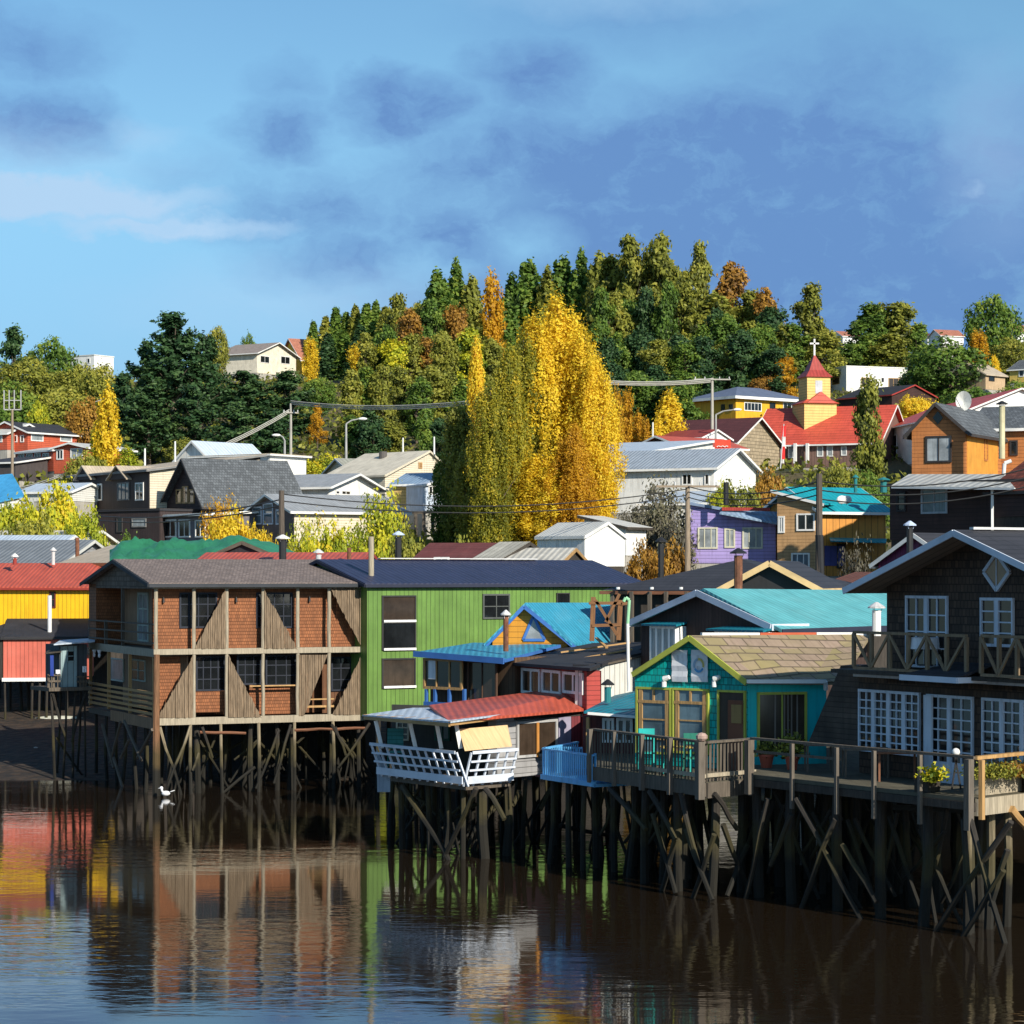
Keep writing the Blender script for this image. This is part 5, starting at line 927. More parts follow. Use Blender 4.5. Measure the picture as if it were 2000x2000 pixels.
# white buildings right of the poplars
r, pl = hs('white_building', 'large white building with one dark window right of the poplars', (1218, 190), (1392, 204), 9, 1035, 890, 'shedu', 862, mk('white_render', (.74, .73, .7), .7, var=.08), bluew, white, .3, [(1237, 917, 1272, 937, 1, 1, dkf, g_brown)], (), [(1196, 945, 1210, 965, 1, 1, white, g_dark)])
hs('red_roof_gable_house', 'far gable house with salmon red roof behind the white building', (1245, 222), (1330, 218), 8, 900, 874, 'front', 853, mk('dark_gable_boards', (.07, .06, .06)), redr, white, .5)
hs('small_red_roof_house', 'tiny dark red roof with white dormer behind the white building', (1288, 235), (1370, 232), 5, 880, 858, 'side', 842, white, mk('dark_red_roof', (.25, .04, .035)), white, .2)
r, pl = hs('white_gable_house', 'white gable house with slate-blue roof panels in front of church hill', (1394, 178), (1476, 185), 9, 1000, 912, 'front', 878, white, mk('pale_slate_tin', (.33, .38, .44), .55, 'corr', .3, var=.1), white, .4, (), (), [(1332, 925, 1352, 948, 2, 1, white, g_dark), (1376, 925, 1386, 948, 1, 1, white, g_dark)])
zz = pl.z(1394, 912)
hs('grey_white_lean_to', 'low grey-white lean-to walls below the white gable house', (1250, 168), (1392, 166), 8, 1050, 985, 'shed', 962, whites, bluew, white, .2)
t = thing('sign_board', 'plain red sign board with a white squiggle on the white building roof', 'sign', P(1411, 878, 196)); m = MB(); m.prism([P(1396, 876, 196), P(1427, 876, 196), P(1427, 859, 196), P(1396, 859, 196)], (0, .2, 0)); m.build('board', mk('sign_red', (.75, .06, .03)), t)
m = MB(); pts = [P(1400+i*2.2, 873-2.2*abs(math.sin(i*.9)), 195.9) for i in range(11)]
for a, b in zip(pts, pts[1:]): m.bar(a, b, .05)
m.build('lettering', white, t)
# maroon roof, mustard building, church
hs('maroon_roof_gable_house', 'house with dark maroon roof and stone-coloured gable below the mustard building', (1436, 252), (1522, 260), 9, 905, 862, 'front', 817, mk('beige_stone', (.45, .36, .24), .8, 'shingle', .35, var=.2), mk('dark_maroon_roof', (.1, .03, .03), .7, 'hboard', .4, var=.2), white, .5)
r, pl = hs('mustard_building', 'mustard yellow two-storey building with blue-grey hip roof on the hill', (1437, 308), (1580, 316), 9, 830, 775, 'hip', 757, mk('mustard_render', (.75, .38, .02), .6, var=.06), mk('blue_grey_roof', (.13, .16, .24), .6, 'corr', .4, var=.1), white, .7, [(1453, 785, 1487, 802, 5, 1), (1503, 786, 1514, 802, 1, 1, dkf), (1529, 785, 1562, 802, 4, 1)], (), [(1409, 790, 1416, 802, 1, 1, dkf), (1424, 790, 1432, 802, 1, 1, dkf)], fascia=.35)
chred = mk('church_red_tin', (.6, .09, .055), .5, 'hboard', .5, var=.12); chy = mk('church_yellow_boards', (.72, .5, .16), .6, 'hboard', .3, var=.06)
r, pl = hs('church', 'small church with red roofs, yellow two-tier tower, spire and white cross', (1474, 268), (1715, 262), 11, 915, 866, 'side', 796, mk('church_wall', (.2, .12, .1), .7, 'vboard', .4, var=.2), chred, white, .5, [(1475, 872, 1484, 890, 1, 1, white, g_curt), (1492, 872, 1500, 890, 1, 1, white, g_curt), (1540, 870, 1552, 895, 1, 1, white, g_curt), (1596, 870, 1608, 892, 1, 1, white, g_curt), (1615, 870, 1627, 892, 1, 1, white, g_curt), (1643, 872, 1654, 890, 1, 1, white, g_curt)], cat='church')
for px in (1528, 1553, 1577): m = MB(); u = pl.u(px, .6); m.box(pl, u-.15, u+.15, pl.z(px, 905, .6), pl.z(px, 866, .6), .45, .75); m.build('column', white, r)
def tier(xa, xm, xb, yt, yb, Y):
    tp = Pl(xm, Y, xb, Y+(xb-xm)/F*Y*.25); d_ = 0
    o = tp.o; dep = ((xm-xa)/F*Y)/max(.2, abs(tp.left().d.x - (xm-1000)/F*tp.left().d.y)); return tp, dep
tp, dep = tier(1553, 1571, 1634, 787, 851, 267.5); z0, z1 = tp.z(1574, 858), tp.z(1574, 787); m = MB(); m.box(tp, 0, tp.L, z0-.8, z1, -tp.L, 0); m.build('lower_tower', chy, r)
m = MB(); c0 = tp.pt(tp.L/2, z1+1.3, -tp.L/2); q = [tp.pt(-.25, z1+.0, .25), tp.pt(tp.L+.25, z1+.0, .25), tp.pt(tp.L+.25, z1+.0, -tp.L-.25), tp.pt(-.25, z1+.0, -tp.L-.25)]
for i in range(4): m.poly([q[i], q[(i+1) % 4], c0])
m.poly(q[::-1])
m.prism([tp.pt(.2, z1+.01, .3), tp.pt(tp.L-.2, z1+.01, .3), tp.pt(tp.L/2, z1+1.25, .3)], (-tp.n.x*1.6, -tp.n.y*1.6, 0)); m.build('tower_roof', chred, r)
s = tp.L*.36; cc = tp.pt(tp.L/2, 0, -tp.L/2); t2 = Pl.raw(Vector((cc.x, cc.y))-tp.d*s+tp.n*s, tp.d, tp.n); zb2, zt2 = z1+.2, wz(738, cc.y); m = MB(); m.box(t2, 0, 2*s, zb2, zt2, -2*s, 0); u_ = m.build('upper_tower', chy, r)
m = MB(); m.box(t2, s*.7, s*1.3, zb2+.9, zt2-.4, .0, .03); m.build('louvre', mk('pale_louvre', (.5, .52, .55)), r)
m = MB(); ap = Vector((cc.x, cc.y, wz(691, cc.y))); q = [t2.pt(-.2, zt2, .2), t2.pt(2*s+.2, zt2, .2), t2.pt(2*s+.2, zt2, -2*s-.2), t2.pt(-.2, zt2, -2*s-.2)]; q1 = [a.lerp(ap, .3)+(Vector((cc.x, cc.y, 0))-Vector((a.x, a.y, 0)))*.12 for a in q]
for i in range(4): j = (i+1) % 4; m.poly([q[i], q[j], q1[j], q1[i]]); m.poly([q1[i], q1[j], ap])
m.poly(q[::-1]); m.build('spire', mk('spire_dark_red', (.35, .05, .04), .5, 'corr', .4), r)
m = MB(); m.bar(ap-Vector((0, 0, .3)), Vector((ap.x, ap.y, wz(662, cc.y))), .18); zc = wz(671, cc.y); m.bar(Vector((ap.x-.5, ap.y, zc)), Vector((ap.x+.5, ap.y, zc)), .18); m.build('cross', white, r)
hs('church_hall', 'long hall with bright red roof and white wall behind the dark tree', (1722, 272), (1880, 244), 12, 915, 838, 'side', 779, white, chred, white, .4, [(1742, 850, 1752, 895, 1, 2, white, g_dark)])
hs('black_roof_house', 'low black roof below the flat white building', (1638, 330), (1742, 322), 8, 800, 779, 'side', 757, dkhouse, blackr, mk('red_paint', (1, 1, 1)), .3)
r, pl = hs('flat_white_building', 'flat-roofed white building with wooden-shuttered windows high on the slope', (1653, 395), (1772, 399), 9, 778, 716, 'flat', None, mk('white_render', (1, 1, 1)), white, white, .1, [(1682, 737, 1699, 756, 2, 1, goldw, g_brown), (1735, 738, 1764, 756, 3, 1, goldw, g_brown), (1722, 738, 1726, 746, 1, 1, dkf)], (), [(1626, 738, 1640, 752, 1, 1, goldw, g_brown)])
hs('tan_house', 'small tan house with beige roof by the yellow trees at right', (1925, 330), (1963, 333), 6, 760, 730, 'side', 712, mk('tan_render', (.5, .36, .22)), beiger, beiger, .3, [(1931, 733, 1942, 744, 1, 1, dkf)])
hs('yellow_house', 'small yellow house with a grey roof cut by the right photo edge', (1972, 322), (2060, 318), 7, 748, 722, 'side', 702, mk('soft_yellow_render', (.7, .5, .12)), slater, white, .3, [(1990, 722, 2000, 736, 1, 1, white)])
for (x0, x1, Y, yb, ye, yr, rm_, lb) in ((1646, 1682, 590, 664, 656, 648, orr, 'distant orange-red roof on the skyline left of the crest trees'), (1812, 1842, 585, 668, 659, 652, maroonr, 'distant brown roof on the skyline beside the white gable'), (1838, 1882, 575, 664, 655, 645, orr, 'distant white house with orange roof on the skyline'), (1985, 2030, 560, 660, 648, 636, orr, 'distant orange roof on the skyline at right edge')):
    hs('distant_house', lb, (x0, Y), (x1, Y+2), 6, yb+8, ye, 'side', yr, white, rm_, white, .3)
# hilltop houses
r, pl = hs('bungalow', 'cream bungalow with brown and grey roof alone on the left crest', (502, 452), (578, 462), 9, 728, 688, 'front', 670, mk('bright_render', (.75, .68, .55)), mk('grey_brown_roof', (.3, .25, .22), .7, 'corr', .4), white, .7, [(508, 694, 526, 708, 2, 1), (548, 695, 566, 710, 2, 1)])
hs('bungalow_wing', 'grey-roofed brown wing of the cream crest bungalow', (436, 474), (500, 468), 6, 726, 695, 'side', 676, mk('brown_boards', (.14, .07, .05)), mk('pale_grey_roof', (.5, .48, .44), .6, 'corr', .4), white, .6, [(445, 699, 464, 710, 3, 1, white, g_blue)])
hs('yellow_crest_house', 'yellow house with orange-pink tiled roof on the left crest', (590, 468), (664, 472), 10, 732, 700, 'side', 664, mk('egg_yellow_render', (.78, .5, .05)), orr, white, .6, [(640, 702, 650, 716, 1, 1, white, g_blue), (672, 702, 678, 716, 1, 1, white, g_dark)])
m = MB()
for i in range(17): px = 632+i*5; m.bar(P(px, 733, 455), P(px, 722, 455), .25)
m.bar(P(632, 725, 455), P(714, 725, 455), .15, .25); m.bar(P(632, 731, 455), P(714, 731, 455), .12, .2); tag(m.build('picket_fence', mk('cream_fence', (.55, .42, .25))), 'cream fence along the crest right of the yellow house', 'fence')
hs('white_box_house', 'small flat white house on the skyline at left', (184, 430), (222, 434), 6, 722, 694, 'flat', None, white, white, white, .1, (), (), [(170, 700, 176, 710, 1, 1)])
hs('grey_box_house', 'low grey and brown house beside the white skyline house', (128, 440), (166, 438), 6, 722, 704, 'flat', None, mk('brown_boards', (1, 1, 1)), slater, slater, .3)
# red houses far left
r, pl = hs('red_upper_house', 'red two-storey house with dark roof above the red lower house at left', (54, 254), (150, 260), 6, 885, 843, 'side', 828, redhouse, charc, white, .35, [(60, 847, 84, 861, 1, 1, white, g_curt), (117, 848, 140, 862, 1, 1, white, g_curt)], (), [(28, 850, 34, 864, 1, 1), (40, 850, 47, 864, 1, 1)])
r, pl = hs('red_lower_house', 'long faded red house on posts with a row of white windows at left', (30, 248), (105, 242), 6, 925, 885, 'side', 874, redhouse, paler, white, .3, [(36, 886, 48, 900, 2, 1), (52, 886, 64, 900, 2, 1), (68, 885, 80, 899, 2, 1), (84, 885, 96, 899, 2, 1)])
hs('red_corner_house', 'red gabled end house with white windows beside the small golden poplar', (106, 242), (172, 240), 7, 925, 876, 'front', 866, redhouse, paler, white, .4, [(111, 878, 124, 898, 2, 1), (138, 876, 162, 896, 2, 1, white, g_curt)])
hs('red_edge_house', 'red house with white window cut by the left photo edge', (-40, 256), (14, 254), 6, 880, 848, 'side', 830, redhouse, paler, white, .3, [(-4, 850, 5, 864, 1, 1, white, g_curt)])
hs('dark_carport', 'dark open porch under the red edge house at left', (-40, 240), (30, 238), 5, 940, 905, 'shed', 895, mk('dark_gable_boards', (1, 1, 1)), charc, white, .3)
hs('pale_roof_strip_house', 'low pale blue-white roof behind the left shrubs', (38, 190), (138, 188), 5, 980, 962, 'side', 946, whites, bluew, white, .2)
r = thing('blue_tarpaulin_roof', 'bright blue tarpaulin-covered roof at the left edge', 'tarpaulin', P(10, 960, 178)); m = MB(); slab(m, [P(-30, 985, 176), P(48, 968, 176), P(24, 925, 182), P(-30, 930, 182)], .1); m.build('tarpaulin', btarp, r); m = MB(); m.prism([P(-28, 1000, 176.2), P(40, 1000, 176.2), P(40, 976, 176.2), P(-28, 985, 176.2)], (0, 5, 0)); m.build('wall', whites, r)
# dark twin-gable house
r, pl = hs('twin_gable_house', 'dark house with two small front gables and a white sunlit side wall', (142, 195), (291, 184), 9.5, 1002, 930, 'shed', 897, mk('dark_purple_boards', (.05, .035, .035), .7, 'vboard', .25), beiger, mk('dull_grey_trim', (.2, .2, .2)), .35,
   [(147, 945, 157, 978, 1, 2), (161, 945, 182, 980, 2, 1, mk('dull_grey_trim', (1, 1, 1)), g_blue), (191, 945, 200, 978, 1, 1), (230, 943, 253, 978, 3, 1, mk('dull_grey_trim', (1, 1, 1)), g_blue), (265, 943, 281, 978, 2, 2)])
sp = pl.right(); m = MB(); zb_ = pl.z(291, 1002); m.prism([sp.pt(.05, zb_+.3, .01), sp.pt(9.4, zb_+.3, .01), sp.pt(9.4, pl.z(142, 930)+wz(897, 197)-pl.z(142, 930)-.4, .01), sp.pt(.05, pl.z(142, 930)-.12, .01)], (sp.n.x*.03, sp.n.y*.03, 0)); m.build('side_cladding', cream, r)
for xa, xm, xb in ((155, 170, 186), (219, 237, 256)):
    ua_, um_, ub_ = pl.u(xa), pl.u(xm), pl.u(xb); zz = pl.z(xa, 938); zp = pl.z(xm, 912); m = MB(); m.prism([pl.pt(ua_, zz, .3), pl.pt(ub_, zz, .3), pl.pt(um_, zp, .3)], (-pl.n.x*2.6, -pl.n.y*2.6, 0)); g_ = m.build('dormer', mk('dark_purple_boards', (1, 1, 1)), r)
    m = MB(); 
    for a, b in ((ua_-.15, um_), (ub_+.15, um_)): slab(m, [pl.pt(a, zz+.02, .5), pl.pt(b, zp+.1, .5), pl.pt(b, zp+.1, -3), pl.pt(a, zz+.02, -3)], .08)
    m.build('dormer_roof', beiger, g_)
hs('dark_lower_house', 'dark lower storey with grey shutters beneath the twin gables', (185, 180), (312, 176), 8, 1065, 1000, 'flat', None, mk('dark_purple_boards', (1, 1, 1)), charc, dkt, .1, [(228, 1010, 240, 1040, 1, 1, dkt), (258, 1012, 286, 1030, 1, 1, mk('dull_grey_trim', (1, 1, 1)), g_curt)])
hs('slate_a_frame_house', 'steep slate-shingled A-frame house with three arched windows', (324, 185), (402, 178), 7.5, 1006, 986, 'front', 898, mk('dark_red_shingles', (.06, .035, .035), .8, 'shingle', .3), slater, dkt, .5, [(345, 956, 355, 984, 1, 1, goldw), (357, 950, 368, 984, 1, 1, goldw), (370, 956, 380, 984, 1, 1, goldw)], apex=.55)
hs('white_post_porch', 'grey porch with white posts and windows under the slate A-frame', (316, 177), (402, 172), 6, 1065, 1008, 'shed', 1000, mk('grey_violet_boards', (.15, .14, .16)), paler, white, .3, [(322, 1015, 345, 1050, 2, 1), (350, 1015, 372, 1050, 2, 1), (382, 1015, 402, 1050, 2, 1)])
hs('slate_hip_house', 'white-walled house with a steep slate hip roof above orange shrubs', (450, 186), (548, 190), 8, 1010, 960, 'hip', 911, white, slater, dkt, .5, [(490, 962, 502, 980, 1, 1)])
hs('slate_dormer_house', 'dark blue dormer wing beside the slate hip roof', (430, 183), (470, 182), 5, 1000, 945, 'front', 915, mk('dark_blue_boards', (.03, .04, .07)), slater, dkt, .3, [(436, 958, 452, 972, 2, 1)])
hs('blue_white_roof_house', 'house with steep pale blue-white roof beside the tall white block', (452, 203), (560, 208), 9, 990, 938, 'side', 866, white, mk('pale_blue_tin', (.55, .64, .76), .45, 'corr', .4, var=.06), white, .3)
hs('white_block', 'tall plain white block with flat coping left of the shrubs', (527, 199), (598, 203), 8, 985, 890, 'flat', None, mk('white_render', (1, 1, 1)), white, cream, .35)
r, pl = hs('arched_window_gable_house', 'brown gable with blue-white arched window and long cream side wall', (483, 176), (574, 169), 8.5, 1062, 1003, 'front', 967, mk('brown_grey_boards', (.13, .1, .1)), greyr, white, .4, [(494, 990, 512, 1025, 1, 2, shadew, g_blue), (515, 983, 534, 1025, 1, 2, shadew, g_blue), (540, 995, 552, 1025, 1, 1, shadew, g_blue)])
sp = pl.right(); m = MB(); m.prism([sp.pt(.02, pl.z(574, 1058), .005), sp.pt(8.4, pl.z(574, 1058), .005), sp.pt(8.4, pl.z(483, 1003)-.14, .005), sp.pt(.02, pl.z(483, 1003)-.14, .005)], (sp.n.x*.03, sp.n.y*.03, 0)); m.build('side_cladding', cream, r)
hs('white_garage_gable', 'white gable with two small windows beside the tall white block', (642, 190), (742, 197), 8, 985, 950, 'front', 927, white, greyr, white, .5, [(655, 957, 663, 966, 1, 1), (666, 957, 684, 967, 2, 1)])
hs('grey_green_roof_house', 'grey-green roofed house with a small dark gable and chimney', (692, 216), (790, 218), 8, 945, 925, 'side', 898, cream, mk('grey_green_roof', (.36, .36, .3), .6, 'corr', .4), white, .3)
hs('cream_gable_house', 'large cream gable house left of the green poplars', (752, 208), (892, 214), 8, 965, 928, 'front', 882, cream, mk('pale_cream_roof', (.6, .55, .45)), cream, .2, [(817, 903, 824, 915, 1, 1, goldw, g_warm)], apex=.6)
pipe('squat dark chimney on the grey-green roof', 748, 882, 898, 214, .35, mk('soot_concrete', (.1, .09, .085)), cap=False)
hs('pale_blue_house', 'pale blue box house on dark stilts at left of green poplars', (826, 192), (872, 193), 6, 1000, 948, 'shedu', 938, mk('pale_blue_render', (.5, .58, .7)), bluew, white, .2, [(836, 948, 852, 966, 2, 1, white, g_dark)])
hs('yellow_wall_house', 'yellow-walled house with blue tin roof and dark balcony', (768, 195), (826, 194), 6, 1005, 946, 'side', 926, mk('faded_yellow_boards', (.6, .42, .15), .6, 'hboard', .25), mk('blue_grey_tin', (1, 1, 1)), white, .3, [(802, 950, 822, 975, 2, 1, dkf)])
m = MB()
for px in (812, 828, 845, 862): m.bar(P(px, 1045, 190), P(px, 1000, 190), .25)
m.bar(P(805, 1001, 190), P(868, 1000, 190), .3, .2); tag(m.build('stilt_frame', beamd), 'grey stilt frame under the pale blue box house', 'frame')
# ------------------------------------------------------------------ poles, cables, lamps
def pole(label, px, yt, yb, Y, arms=(), r=.12, mat=None, name='utility_pole'):
    t = thing(name, label, 'utility pole', P(px, yb, Y)); m = MB(); m.cyl(P(px, yb, Y)-Vector((0, 0, 1.5)), P(px, yt, Y), r*1.15, r*.8, 9); m.build('shaft', mat or conc, t)
    for (ya, w) in arms:
        m = MB(); c = P(px, ya, Y-.15); m.bar(c-Vector((w/2, .1, 0)), c+Vector((w/2, .1, 0)), .12); m.build('crossarm', mat or conc, t)
        m = MB()
        for k in (-.46, -.2, .2, .46): q = c+Vector((w*k, 0, .06)); m.cyl(q, q+Vector((0, 0, .2)), .05, .05, 6)
        m.build('insulators', silver, t)
    return t
woodp = mk('pole_wood', (.1, .08, .065), .85, 'grain', var=.4)
pole('dark wooden utility pole rising among the orange shrubs behind the hotel', 550, 958, 1098, 125, (), .17, woodp)
pole('white-painted pole with a double crossarm before the dark conifers', 568, 788, 890, 230, ((806, 1.4),), .13)
pole('thick cut-off post with flat top beside the orange shrubs', 553, 1000, 1090, 118, (), .18, woodp) if False else None
pole('concrete pole with a long crossarm in front of the dark eucalyptus wood', 1391, 738, 870, 240, ((741, 3.6),), .16)
pole('weathered forked wooden pole left of the lilac house', 1343, 948, 1098, 141, ((950, 3.6),), .16, mk('pale_pole_wood', (.28, .22, .16), .8, 'grain', var=.3))
t = pole('black leaning utility pole in front of the tan house', 1600, 925, 1150, 112, (), .17, woodp); m = MB(); m.cyl(P(1600, 1045, 112), P(1603, 1150, 112), .19, .19, 9); m.build('sleeve', blackp, t)
pole('pale pole with a four-pronged antenna head at the left edge', 24, 800, 945, 215, (), .13, mk('pale_pole_wood', (1, 1, 1)))
t = thing('antenna', 'pale multi-pronged mast antenna above the pole at left', 'antenna', P(24, 800, 215)); m = MB()
for px in (8, 18, 28, 41): m.bar(P(px, 762, 215), P(px, 800, 215), .09)
m.bar(P(8, 800, 215), P(41, 800, 215), .09); m.bar(P(8, 782, 215), P(41, 782, 215), .07); m.build('mast', mk('pale_mast', (.4, .4, .4)), t)
for i, (x, yt, yb, Y, lb) in enumerate(((283, 876, 905, 205, 'short white post on the roof slope behind the twin gables'), (342, 862, 900, 205, 'slim pale post right of the twin gable roof'), (787, 855, 890, 230, 'pale slim pole above the cream gable'), (848, 853, 885, 230, 'pale slim pole left of the green poplars'), (1275, 825, 862, 232, 'slim white pole over the salmon red roof'))): pole(lb, x, yt, yb, Y, (), .09, white)
t = pole('old weathered post with a rag wrap standing behind the green tarpaulin', 551, 945, 1060, 119, (), .14, woodp) if False else None
def lamp(label, px, yt, yb, Y, dx):
    t = thing('street_lamp', label, 'street lamp', P(px, yb, Y)); m = MB(); m.cyl(P(px, yb, Y)-Vector((0, 0, 1)), P(px, yt+10, Y), .13, .09, 8); p0 = P(px, yt+10, Y); p1 = P(px+dx*.4, yt+3, Y); p2 = P(px+dx, yt, Y); m.cyl(p0, p1, .07, n=6); m.cyl(p1, p2, .06, n=6); m.build('shaft', mk('pole_grey', (.35, .35, .35)), t)
    m = MB(); m.ell(p2+Vector((.3 if dx > 0 else -.3, 0, 0)), .42, .18, .14, 10, 6); m.build('head', white, t)
lamp('curved street lamp in front of the dark trees, left of the cream gable', 676, 818, 895, 225, 26); lamp('street lamp with its arm crossing the mustard building', 1398, 800, 870, 232, 36); lamp('street lamp arm over the dark slope above the red houses', 85, 785, 840, 270, 18); lamp('small lamp on a short arm left of the white-painted pole', 556, 850, 890, 225, -10)
cab = mk('cable_bundle', (.42, .41, .37), .6); cabd = mk('dark_cable', (.04, .04, .04), .6)
def cable(label, a, b, sag=.6, r=.05, n=3, mat=None, sp_=.14):
    m = MB()
    for k in range(n):
        o = Vector((0, .1*k, -sp_*k)); prev = None
        for i in range(15):
            t = i/14; p = a.lerp(b, t)+o; p.z -= sag*4*t*(1-t)
            if prev is not None: m.cyl(prev, p, r, n=4, caps=False)
            prev = p
    tag(m.build('power_cable', mat or cab), label, 'cable')
cable('thick pale cables climbing from the left roofs to the white-painted pole', P(70, 948, 200), P(565, 800, 230), 1.6, .045, 3, sp_=.14)
cable('pale cables running from the white-painted pole into the golden poplars', P(568, 783, 230), P(945, 780, 205), .5, .045, 3)
cable('pale cables from the golden poplars to the long crossarm pole', P(1160, 742, 226), P(1391, 740, 240), .25, .06, 3)
cable('thin pale cable from the left pole to the red house', P(24, 955, 212), P(165, 905, 238), .3, .04, 2)
cable('faint cable rising over the dark slope above the red houses', P(95, 810, 270), P(225, 770, 300), .2, .05, 1)
cable('two dark cables crossing in front of the poplars', P(551, 965, 125), P(1343, 955, 141), .8, .03, 2, cabd, .35)
cable('dark cables from the forked pole to the black pole', P(1343, 950, 141), P(1600, 940, 112), .5, .03, 3, cabd, .3)
cable('dark cables leaving the black pole to the right edge', P(1600, 940, 112), P(2060, 900, 110), .6, .03, 3, cabd, .4)
cable('dark cables low across the twin gable house', P(180, 1006, 170), P(551, 975, 126), .5, .035, 2, cabd, .3)
t = thing('flag', 'red and white flag on a slim pole in front of the church', 'flag', P(1527, 915, 245)); m = MB(); m.cyl(P(1524, 915, 245), P(1531, 828, 245), .07, .05, 6); m.build('flagpole', silver, t)
for i, (a, b, mt) in enumerate(((832, 853, mk('flag_red', (.7, .03, .03))), (853, 872, white), (872, 897, mk('flag_red', (1, 1, 1))))): m = MB(); m.prism([P(1526+i*.5, b, 245), P(1535-i, b, 245.1), P(1535-i, a, 244.9), P(1527+i*.3, a, 245)], (.02, .08, 0)); m.build('flag_cloth', mt, t)
# ------------------------------------------------------------------ trees
rng = np.random.default_rng(5)
def leafmat(name, stops, trans=.3):
    m = bpy.data.materials.new(name); m.use_nodes = True; nt = m.node_tree; N = nt.nodes; L = nt.links; bs = N['Principled BSDF']; bs.inputs['Roughness'].default_value = .55; bs.inputs['Specular IOR Level'].default_value = .25
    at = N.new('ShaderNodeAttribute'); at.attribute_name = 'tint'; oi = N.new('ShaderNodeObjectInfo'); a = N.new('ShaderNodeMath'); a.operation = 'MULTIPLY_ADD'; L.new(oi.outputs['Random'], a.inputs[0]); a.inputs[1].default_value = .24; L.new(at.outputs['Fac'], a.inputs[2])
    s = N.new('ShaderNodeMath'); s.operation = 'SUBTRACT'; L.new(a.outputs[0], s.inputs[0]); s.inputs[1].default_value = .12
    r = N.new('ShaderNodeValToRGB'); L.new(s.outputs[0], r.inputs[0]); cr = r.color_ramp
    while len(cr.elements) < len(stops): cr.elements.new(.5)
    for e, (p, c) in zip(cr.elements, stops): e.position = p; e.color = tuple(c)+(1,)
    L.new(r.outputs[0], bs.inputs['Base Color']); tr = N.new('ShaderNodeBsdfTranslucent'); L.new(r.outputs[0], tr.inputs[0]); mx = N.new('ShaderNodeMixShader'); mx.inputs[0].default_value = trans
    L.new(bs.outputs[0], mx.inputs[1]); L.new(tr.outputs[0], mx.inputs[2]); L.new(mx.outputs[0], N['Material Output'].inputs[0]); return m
LM = dict(
 gold=leafmat('golden_leaves', [(0, (.3, .27, .02)), (.4, (0.828, 0.575, 0.034)), (.75, (0.900, 0.713, 0.057)), (1, (.8, .42, .03))], .4),
 lime=leafmat('yellow_green_leaves', [(0, (.08, .13, .015)), (.45, (0.364, 0.416, 0.033)), (.8, (0.728, 0.650, 0.039)), (1, (.7, .5, .03))], .35),
 green=leafmat('deep_green_leaves', [(0, (.025, .05, .012)), (.5, (0.117, 0.208, 0.033)), (1, (.28, .34, .05))]),
 olive=leafmat('olive_leaves', [(0, (.04, .055, .014)), (.5, (0.261, 0.275, 0.043)), (1, (.42, .38, .06))]),
 dark=leafmat('dark_conifer_needles', [(0, (.012, .03, .014)), (.5, (0.037, 0.088, 0.031)), (1, (.08, .14, .04))], .15),
 rust=leafmat('rust_leaves', [(0, (.1, .05, .02)), (.5, (0.375, 0.200, 0.037)), (1, (.5, .28, .04))]),
 orange=leafmat('orange_leaves', [(0, (.3, .14, .02)), (.5, (.6, .33, .02)), (1, (.72, .42, .03))], .4),
 autumn=leafmat('shaded_olive_gold_leaves', [(0, (.05, .065, .01)), (.45, (.2, .21, .025)), (.75, (.42, .36, .03)), (1, (.75, .52, .04))], .35),  # greener autumn leaves, with the clump's left-side shade also put into the colour
 grey=leafmat('grey_lichen_twigs', [(0, (.05, .045, .035)), (.5, (.12, .11, .08)), (1, (.2, .19, .1))], .1))
bark = mk('tree_bark', (.12, .09, .065), .9, 'grain', var=.4)
def leaves(pts, size, tint, out=None, k=.8, aspect=.6):
    n = len(pts); nr = rng.normal(size=(n, 3)); nr /= np.linalg.norm(nr, axis=1, keepdims=True)
    if out is not None: nr = nr+out*k; nr /= np.linalg.norm(nr, axis=1, keepdims=True)+1e-9
    t = rng.normal(size=(n, 3)); a = np.cross(nr, t); a /= np.linalg.norm(a, axis=1, keepdims=True)+1e-9; b = np.cross(nr, a)
    s = size*rng.uniform(.6, 1.35, (n, 1)); v = np.stack([pts+a*s, pts+b*s*aspect, pts-a*s, pts-b*s*aspect], 1).reshape(-1, 3)
    return v, np.repeat(tint, 4)
def mesh_leaves(name, v, tint):
    n = len(v)//4; me = bpy.data.meshes.new(name); me.vertices.add(n*4); me.vertices.foreach_set('co', v.astype(np.float32).ravel()); me.loops.add(n*4); me.loops.foreach_set('vertex_index', np.arange(n*4, dtype=np.int32)); me.polygons.add(n); me.polygons.foreach_set('loop_start', np.arange(0, n*4, 4, dtype=np.int32)); me.polygons.foreach_set('loop_total', np.full(n, 4, dtype=np.int32))
    at = me.attributes.new('tint', 'FLOAT', 'POINT'); at.data.foreach_set('value', np.clip(tint, 0, 1).astype(np.float32)); me.update(); me.validate(); return me
